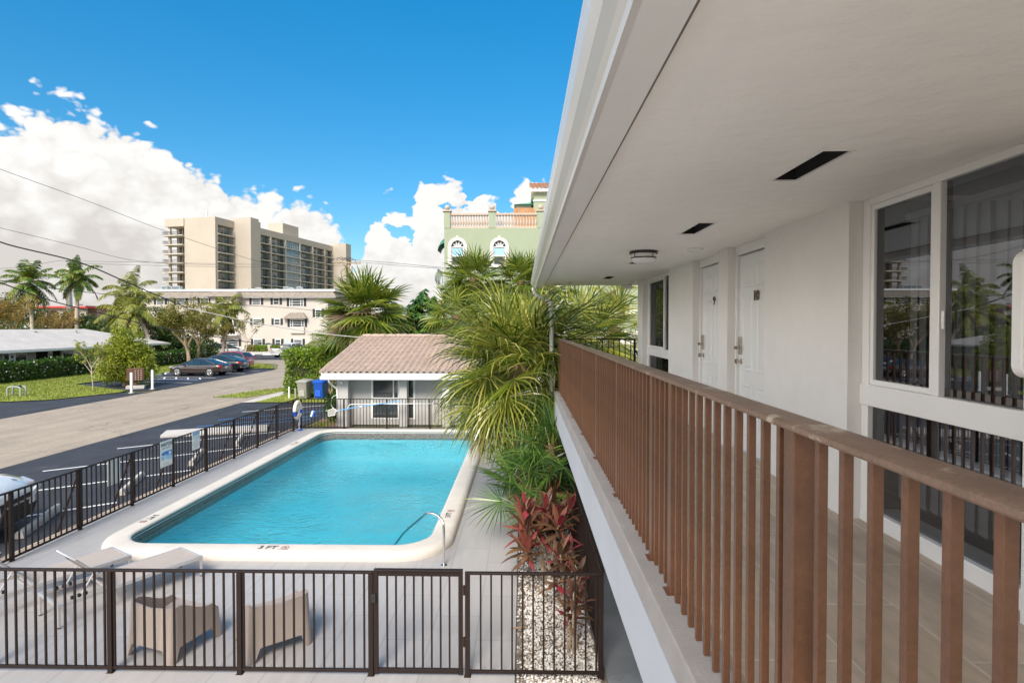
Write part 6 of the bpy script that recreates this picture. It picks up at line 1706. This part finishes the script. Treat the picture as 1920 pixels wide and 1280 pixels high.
def feather(name,label,x,y,zc,nf,L,ll,m_,tr,grav=1.1,hang=.6,seed=1,w=.07,elr=(-35,80),dead=2,shaft=0,nuts=0,lean=(0,0),nl=34,tm='palmtrunk',az0=0,group=None):
    random.seed(seed); r=thing(name,label,'palm tree',(x,y,0),0,group)
    top=Vector((x+lean[0],y+lean[1],zc)); b=Vector((x,y,-.05))
    pts=[b.lerp(top,t)+Vector((lean[0]*-.25*math.sin(PI*t),0,0)) for t in [i/8 for i in range(9)]]
    MB().tube(pts,[tr*(1.25-.45*i/8) for i in range(9)],10).build('trunk',M[tm],r,smooth=True)
    if shaft: MB().tube([top-Vector((0,0,.1)),top+Vector((0,0,shaft*.5)),top+Vector((0,0,shaft))],[tr*.95,tr*1.0,tr*.5],10).build('crownshaft',M['petiole'],r,smooth=True); top=top+Vector((0,0,shaft))
    f=MB();p=MB();dm=MB();dp_=MB()
    for i in range(nf):
        t=i/(nf-1); el=R(elr[1]+(elr[0]-elr[1])*t+U(-8,8)); az=az0+i*2.39996+U(-.3,.3)
        frond(f,p,top,az,el,L*U(.85,1.1),ll,nl,grav*U(.8,1.2),hang,w)
    f.build('crown',M[m_],r,fix=False); p.build('rachises',M['petiole'],r,smooth=True)
    for i in range(dead): az=U(0,6.28); frond(dm,dp_,top-Vector((0,0,.2)),az,R(U(-60,-35)),L*.8,ll*.8,22,1.5,1.2,w,0)
    if dead: dm.build('dead_fronds',M['dead'],r,fix=False); dp_.build('dry_rachises',M['drypet'],r)
    if nuts:
        m=MB()
        for i in range(nuts):
            c=top+Vector((U(-.5,.5),U(-.5,.5),U(-.7,-.2))); m.lathe([(.0,-.16),(.12,-.1),(.15,0),(.11,.12),(.0,.17)],c,8)
        m.build('coconuts',M['queen'],r,smooth=True)
    return r
def gp(px,Y): return PX(px,Y)
feather('coconut_palm','tall coconut palm with yellow nuts, leftmost crown above the ranch roof',gp(47,65),65,PZ(527,65),24,3.3,1.0,'coco',.20,1.5,.55,201,.10,(-55,82),3,0,9,(-.4,0),36)
feather('royal_palm','royal palm with a smooth grey trunk beside the concrete pole',gp(131,64),64,PZ(537,64),19,2.9,.85,'coco',.22,1.9,.75,202,.10,(-30,85),1,.9,0,(.2,0),36)
feather('queen_palm','queen palm with arching fronds above the big bush, crown spreading lowest',gp(226,60),60,PZ(596,60),14,3.2,.9,'queen',.20,1.5,.9,203,.09,(-25,78),2,.5,0,(0,0),34,'palmtrunk')
feather('queen_palm','taller queen palm with a red tinged shaft right of the low queen palm',gp(243,62),62,PZ(565,62),14,3.4,.95,'queen',.20,1.7,.9,204,.09,(-30,80),3,.9,0,(-.5,0),34,'palmtrunk')
feather('queen_palm','bent trunk queen palm arching right over the ranch roof end',gp(277,60),60,PZ(590,60),11,3.6,1.0,'queen',.20,1.9,.9,205,.09,(-35,65),3,.4,0,(-1.6,0),34,'palmtrunk')
feather('queen_palm','queen palm with hanging brown fronds before the apartment balcony',gp(413,68),68,PZ(594,68),20,3.3,1.0,'queen',.17,2.0,1.0,206,.09,(-45,80),5,.6,0,(.2,0),34,'palmtrunk')
for i,(px,Y,zc,lb) in enumerate(((160,63,3.9,'bushy green palm under the royal palm crown'),(184,66,4.6,'bushy green palm between the royal and low queen palms'),(300,63,3.4,'bushy palm in the shade left of the spreading tree'),(205,58,3.2,'bushy palm behind the ranch roof hip'),(96,70,3.6,'bushy palm below the arched house porch'),(936,31,4.2,'bushy palm in the gap left of the villa palms'))):
    feather('bushy_palm',lb,gp(px,Y),Y,zc*.55,16,2.6,.7,'jungle',.12,1.3,.5,230+i,.09,(-15,84),0,0,0,(0,0),26)

# broad-leaved trees
def tree(name,label,cat,x,y,h,r,m_,seed,nleaf=2600,ls=.13,tr=.14,trunkh=.38,flat=.75,gap=.45,lean=(0,0),bark='bark',limbs=5,z0=0,bare=0,base=None,lw=.5):
    random.seed(seed); T=thing(name,label,cat,(x,y,z0))
    w_=MB(); tips=[]
    def grow(p,d,L,rad,dep):
        pts=[p.copy()]; q=p.copy(); dd=d.copy()
        for i in range(4):
            q=q+dd*(L/4); dd=(dd+Vector((U(-.22,.22),U(-.22,.22),U(-.05,.18)))).normalized(); pts.append(q.copy())
        w_.tube(pts,[rad*(1-.11*i) for i in range(5)],6 if dep<2 else 4,cap=dep==0)
        if dep>=1: tips.append((pts[2],dep)); tips.append((q,dep))
        if dep<3:
            for k_ in range(3 if dep else limbs):
                a=U(0,6.28); sp=U(.45,.95)
                nd=(dd*1.0+Vector((math.cos(a)*sp,math.sin(a)*sp,U(-.15,.35)*flat))).normalized()
                grow(q if U(0,1)<.7 else pts[3],nd,L*U(.6,.85) if dep else r*U(.55,.8),rad*.58,dep+1)
    grow(Vector((x,y,z0-.05)),Vector((lean[0],lean[1],1)).normalized(),h*trunkh,tr,0)
    w_.build('trunk',M[bark],T,smooth=True)
    c=Vector((x+lean[0]*h*.4,y+lean[1]*h*.4,z0+h*trunkh+(h-h*trunkh)*.5))
    tt=[t for t in tips if t[1]>=2] or tips
    mb=MB()
    sc_h=(h-h*trunkh)
    zs=[t[0].z for t in tt]; zmx=max(zs); 
    kz=(h-ls*2)/max(.1,zmx-z0) if zmx-z0>h else 1
    per=max(3,nleaf//len(tt))
    for (p,dep) in tt:
        if random.random()<bare: continue
        rad=r*gap*U(.25,.55)
        for i in range(int(per*U(.5,1.5))):
            v=rdir()*rad*(random.random()**.45); pos=p+Vector((v.x,v.y,v.z*.75))
            leaf(mb,pos,rdir(.15),rdir(.6),ls*U(.7,1.3),ls*lw*U(.8,1.2))
    mb.build('crown',M[m_],T,fix=False); return T
def puff(mb,c,rad,n,ls,lw=.5,shell=.55,noise_s=1.6,thr=-.15,seed=0,up=.4):
    k=0;tries=0
    while k<n and tries<n*6:
        tries+=1
        v=rdir(); f=shell+(1-shell)*random.random()
        nz=mnoise.noise(Vector((v.x*noise_s+seed,v.y*noise_s,v.z*noise_s)))
        f*=1+.28*nz
        pos=Vector((c[0]+v.x*rad[0]*f,c[1]+v.y*rad[1]*f,c[2]+v.z*rad[2]*f))
        if pos.z<.02: continue
        if mnoise.noise(pos*(1.3/max(.6,rad[0]))*2+Vector((seed*3,0,0)))<thr and random.random()<.8: continue
        d=(v*.6+rdir()*.9).normalized(); leaf(mb,pos,d,(v+rdir()*.8).normalized(),ls*U(.7,1.35),ls*lw*U(.8,1.2)); k+=1
def shrub(name,label,cat,blobs,m_,ls,dens,seed,stem=True,lw=.5,base=(0,0,0),thr=-.15,group=None):
    random.seed(seed); T=thing(name,label,cat,base,0,group); mb=MB(); w_=MB()
    for (c,rad) in blobs:
        puff(mb,c,rad,int(dens*rad[0]*rad[2]),ls,lw,.35,1.7,thr,seed)
        for i in range(5):
            a=U(0,6.28); w_.tube([(base[0]+U(-.1,.1),base[1]+U(-.1,.1),base[2]-.05),(c[0]*.5+base[0]*.5,c[1]*.5+base[1]*.5,c[2]*.5),(c[0]+math.cos(a)*rad[0]*.5,c[1]+math.sin(a)*rad[1]*.5,c[2]+U(-.2,.5)*rad[2])],[.05,.035,.012],5)
    mb.build('crown',M[m_],T,fix=False)
    if stem: w_.build('stems',M['bark'],T)
    return T
tree('spreading_tree','wide spreading tree with forked pale trunk behind the brown coupe','tree',gp(348,57),57,5.7,3.0,'olive',301,6500,.20,.22,.34,.7,.42,(-.12,0),'bark',6)
tree('spreading_tree','second forked tree just right of the wide spreading one','tree',gp(362,61),61,5.3,1.9,'olive',302,3200,.20,.17,.36,.8,.42,(.05,0),'bark',5)
tree('slender_tree','slender half bare tree standing left of the white pickup','tree',gp(456,64),64,6.6,2.2,'olive',303,800,.24,.12,.36,1.1,.30,(.02,0),'palmtrunk',5,0,.42)
tree('slender_tree','leafy slim tree with a dark trunk beside the brown frond palm','tree',gp(424,66),66,5.2,1.7,'olive',304,1300,.22,.13,.38,1.0,.36,(-.05,0),'bark',5,0,.2)
tree('twiggy_tree','twiggy autumn toned tree at the far left above the ranch roof','tree',gp(6,60),60,7.0,3.6,'rust',305,4200,.24,.22,.30,.8,.42,(.02,0),'bark',7,0,.15)
tree('twiggy_tree','twiggy autumn toned tree right of the coconut palm trunk','tree',gp(72,63),63,5.4,3.0,'rust',306,3000,.22,.18,.30,.7,.42,(.1,0),'bark',7,0,.2)
tree('shade_tree','dark shade tree behind the bushy palms near the royal palm','tree',gp(165,70),70,6.0,3.2,'jungle',307,4200,.25,.2,.3,.8,.5,(0,0))
tree('shade_tree','dark shade tree behind the bent queen palm','tree',gp(305,68),68,5.6,3.2,'jungle',308,4200,.25,.2,.3,.8,.5,(0,0))
tree('shade_tree','dark shade tree at the back between coconut palm and autumn tree','tree',gp(20,72),72,6.4,4.2,'jungle',309,4200,.27,.2,.3,.8,.5,(0,0))
tree('sapling','staked sapling on the lawn left of the big bright bush','tree',-26.5,34.3,3.6,1.05,'bush',310,1700,.13,.035,.42,1.1,.34,(.02,0),'palmtrunk',6,0,.1)
shrub('bright_bush','big rounded bright green bush on the lawn behind the mailbox','bush',[((-26.7,37.4,1.6),(1.75,1.6,1.45)),((-26.4,37.2,2.7),(1.25,1.2,1.2)),((-27.6,37.6,1.1),(1.25,1.2,1.05)),((-25.6,37.3,1.1),(1.15,1.1,1.05)),((-26.9,37.5,3.3),(.7,.7,.75)),((-25.9,37.4,2.0),(1.1,1,1))],'bush',.15,2100,311,True,.55,(-26.7,37.4,0),-.12)
# schefflera with drooping umbrella leaves
random.seed(320)
T=thing('umbrella_tree','dark glossy umbrella tree between the wide sabal palm and the villa','tree',(-5.6,33,0)); mb=MB(); w_=MB()
for i in range(230):
    v=rdir(.15); c=Vector((-5.75+v.x*1.15*U(.55,1),33+v.y*1.1*U(.55,1),4.35+v.z*1.95*U(.6,1)))
    if c.z<.5: continue
    nl=U(8,11)
    for k_ in range(int(nl)):
        a=2*PI*k_/int(nl)+U(-.1,.1); d=Vector((math.cos(a)*.75,math.sin(a)*.75,-.62+U(-.15,.1))).normalized()
        leaf(mb,c,d,(Vector((0,0,1))+v*.5).normalized(),.42*U(.85,1.15),.13,.55)
for i in range(8):
    a=i*.8; w_.tube([(-5.75+.2*math.cos(a),33+.2*math.sin(a),-.05),(-5.75+.4*math.cos(a),33+.4*math.sin(a),2.2),(-5.75+.8*math.cos(a),33+.8*math.sin(a),4.6)],[.09,.07,.03],6)
mb.build('crown',M['scheff'],T,fix=False); w_.build('stems',M['bark'],T)
# hedges
def hedge(name,label,x0,x1,y0,y1,z1,m_,ls,n,seed,core='soil',lump=.22,z0=0,flowers=None):
    random.seed(seed); T=thing(name,label,'hedge',((x0+x1)/2,(y0+y1)/2,z0)); mb=MB()
    ax_,ay,az2=(x1-x0),(y1-y0),(z1-z0); A=[ay*az2,ay*az2,ax_*az2,ax_*az2,ax_*ay*1.3]; tot=sum(A); cnt=0
    for i in range(n):
        f=random.random()*tot; k_=0
        while f>A[k_]: f-=A[k_]; k_+=1
        x,y,z=U(x0,x1),U(y0,y1),z0+az2*random.random()
        nrm=[Vector((-1,0,0)),Vector((1,0,0)),Vector((0,-1,0)),Vector((0,1,0)),Vector((0,0,1))][k_]
        if k_==0:x=x0
        elif k_==1:x=x1
        elif k_==2:y=y0
        elif k_==3:y=y1
        else:z=z1
        p=Vector((x,y,z)); b=mnoise.noise(p*1.1+Vector((seed,0,0)))*lump+mnoise.noise(p*3)*lump*.4
        # round the top edges a little
        e=min(x-x0,x1-x,y-y0,y1-y); 
        if k_==4: p.z-=max(0,.25-e)*.8
        p=p+nrm*(b-U(0,.16))
        if p.z<z0+.02: p.z=z0+.02+U(0,.1)
        leaf(mb,p,(rdir()+nrm*.5+Vector((0,0,.3))).normalized(),(nrm+rdir()*.8).normalized(),ls*U(.7,1.3),ls*.55*U(.8,1.2))
    mb.build('foliage',M[m_],T,fix=False)
    c=MB(); 
    c.box(x0+.22,x1-.22,y0+.22,y1-.22,z0-.03,z1-.26); c.build('twig_mass',M['twig'],T,bevel=.1)
    if flowers:
        fm=MB()
        for i in range(flowers):
            p=Vector((x1+U(-.05,.15),U(y0,y1),U(z0+.3,z1))); leaf(fm,p,rdir(),Vector((1,0,0)),.12,.12)
        fm.build('flowers',M['gravel'],T,fix=False)
    return T
M['twig']=mat('hedge_twigs',(.035,.04,.016),.95,.5,9,1,30,bdist=.05)
hedge('hibiscus_hedge','long dark green hedge with pale flowers before the ranch house',-37.1,-35.9,30,46.6,1.42,'hedge',.16,15000,401,flowers=160)
hedge('hibiscus_hedge','dark hedge continuing under the spreading tree at the ranch house end',-37.0,-35.6,48.2,61,1.35,'hedge',.17,9500,402,flowers=90)
hedge('ficus_hedge','tall clipped bright green ficus hedge left of the wheeled bins',-14.0,-10.4,32.9,36.6,2.62,'ficus',.14,17000,403,lump=.30)
for i,(a,b,lb) in enumerate(((376,398,'low hedge left of the minivan along the apartment wall'),(453,473,'straw coloured low planting right of the minivan along the wall'),(474,491,'low hedge under the middle ground floor window of the cream house'),(502,516,'low hedge right of the hose coil along the wall'))):
    hedge('low_hedge',lb,gp(a,86),gp(b,86),86,87.2,.95,'ficus' if i!=1 else 'olive',.2,900,410+i,lump=.12)
shrub('silver_buttonwood','pale silvery shrub behind the ficus hedge before the garage door','bush',[((gp(607,39),39,3.0),(1.0,.9,.95)),((gp(600,39.2),39.2,2.2),(1.1,.9,1.1))],'silver',.11,2200,420,True,.5,(gp(605,39),39,0),-.05)
shrub('variegated_shrub','small pale variegated shrub growing at the ficus hedge foot','bush',[((-11.0,32.5,1.2),(.55,.4,.55)),((-11.4,32.6,.7),(.5,.4,.6))],'silver',.10,2200,421,True,.5,(-11.1,32.5,0),-.1)
shrub('dark_shrub','small dark shrub at the corner of the cabana behind the far fence','bush',[((-7.95,23.6,.62),(.38,.45,.62)),((-7.8,24.3,.9),(.4,.5,.8))],'hedge',.12,4200,422,True,.55,(-7.9,23.8,0))
# understory masses that read as one band
random.seed(430); mb=MB()
for (px,Y,zc,rx,rz_) in ((20,66,2.6,4.5,2.8),(85,68,2.6,4,2.6),(140,66,2.3,4,2.5),(190,64,2.3,4,2.6),(255,66,2.4,4,2.6),(300,66,2.0,3.5,2.2),(330,64,1.6,3,2.0),(365,68,1.3,2.5,1.6)):
    puff(mb,(gp(px,Y),Y,zc*.8),(rx,2.2,rz_),2400,.34,.45,.5,2.1,-.2,px*.1)
tag(mb.build('understory',M['jungle'],fix=False),'tangled dark green understory behind the ranch house roof','undergrowth',kind='stuff')
random.seed(431); mb=MB()
for i in range(46):
    x=-420+i*16+U(-6,6); Y=U(240,330); 
    puff(mb,(x,Y,4),(13,6,U(5,8.5)),420,2.2,.5,.5,2.1,-.2,i*.7)
tag(mb.build('distant_trees',M['jungle'],fix=False),'far line of dark trees on the horizon','tree line',kind='stuff')

# ti plants in the gravel bed
def ti(name,label,stems,seed,L=.40):
    random.seed(seed); T=thing(name,label,'ti plant',(stems[0][0],stems[0][1],-.03)); mb=MB(); w_=MB()
    for (bx_,by,hx,hy,h,n,sz) in stems:
        top=Vector((bx_+hx,by+hy,h)); mid=Vector((bx_+hx*.35,by+hy*.35,h*.55)); w_.tube(spline([Vector((bx_,by,-.04)),mid,top],4),.013,6)
        for i in range(n):
            t=i/n; az=i*2.39996+U(-.3,.3); el=R(78-100*t+U(-10,10)); p=top-Vector((0,0,.16*t*sz))
            d=Vector((math.cos(el)*math.cos(az),math.cos(el)*math.sin(az),math.sin(el))); LL=L*sz*U(.75,1.15); W_=.085*sz*U(.8,1.2); s=Vector((-math.sin(az),math.cos(az),0))
            rows=[];q=p.copy();dd=d.copy();K=6
            for k_ in range(K+1):
                f=k_/K; wv=W_*(.22+.78*math.sin(PI*min(1,.12+f*.72))) * (1 if f<.75 else (1-f)/.25) if k_<K else 0
                u=s.cross(dd).normalized()
                rows.append([q-s*wv*.5+u*wv*.18,q.copy(),q+s*wv*.5+u*wv*.18]); q=q+dd*(LL/K); dd=(dd+Vector((0,0,-.24*(f+.25)))).normalized()
            mb.loft(rows,closed=False)
    mb.build('leaves',M['ti'],T,fix=False,smooth='all'); w_.build('stems',M['bark'],T)
st=[]
random.seed(440)
for i in range(15):
    st.append((.45+U(-.12,.22),9.35+U(-.5,.5),U(-.55,.15),U(-.35,.35),U(.55,1.05),U(13,18).__int__(),U(.85,1.1)))
ti('ti_plant','bushy red and bronze ti plant leaning over the gravel bed',st,441)
ti('ti_plant','smaller bronze ti plant in the gravel between the bushy one and the corner',[(.62+U(-.1,.12),7.9+U(-.3,.3),U(-.15,.1),U(-.15,.2),U(.45,.85),13,U(.75,.95)) for i in range(6)],442,.34)
ti('ti_plant','sparse dry ti plant at the gravel corner behind the front fence',[(.60+U(-.06,.1),7.05+U(-.15,.1),U(-.08,.08),U(.0,.25),U(.35,.75),9,U(.6,.85)) for i in range(5)],443,.32)
ti('ti_plant','red leaved ti plant half hidden under the young fan palms',[(.62+U(-.1,.15),10.6+U(-.4,.4),U(-.2,.1),U(-.2,.2),U(.6,1.3),13,U(.8,1)) for i in range(6)],444)
random.seed(445)
m=MB()
for i in range(26):
    p=Vector((U(0,.85),U(6.8,9.6),.0+U(0,.02))); a=U(0,6.28); leaf(m,p,Vector((math.cos(a),math.sin(a),U(-.1,.2))).normalized(),rdir(2),U(.12,.26),U(.03,.05))
tag(m.build('fallen_leaves',M['dead'],fix=False),'dry brown leaves scattered over the gravel bed','fallen leaves',kind='stuff')
SL_={'ground':'flat ground reaching out to the horizon','road':'pale sun bleached asphalt road along the left','parking_lot':'dark sealed asphalt parking bays beside the pool fence','parking_lot_across':'dark asphalt bays across the road','parking_lot_far':'dark asphalt bays before the cream apartment house','pavement':'raised pale pavement along the cream apartment house','forecourt':'pale concrete forecourt at the cream house wall','lawn':'green lawn across the road','grass_verge':'grassy verge beyond the near parking bays','grass_island':'small grass island at the road edge','pavement_strip':'pale pavement strip beside the ficus hedge','planting_bed':'brown mulch bed left of the cabana','pool_deck':'light grey tiled pool deck','kerb':'tan paver kerb outside the left pool fence','bed_soil':'dark soil under the gravel bed','deck_edge':'concrete strip before the gravel bed','side_walk':'grey concrete walk beside the motel block','white_markings':'worn white parking bay lines','blue_markings':'worn blue accessible bay lines','kerb_landing':'raised pale landing slab in the accessible bay','pool_water':'rippled turquoise pool water'}
for o in COL.objects:
    if o.parent is None and o.get('kind')=='structure':
        o['label']=SL_.get(o.name.split('.')[0],'part of the ground'); o['category']=o.name.split('.')[0].replace('_',' ')
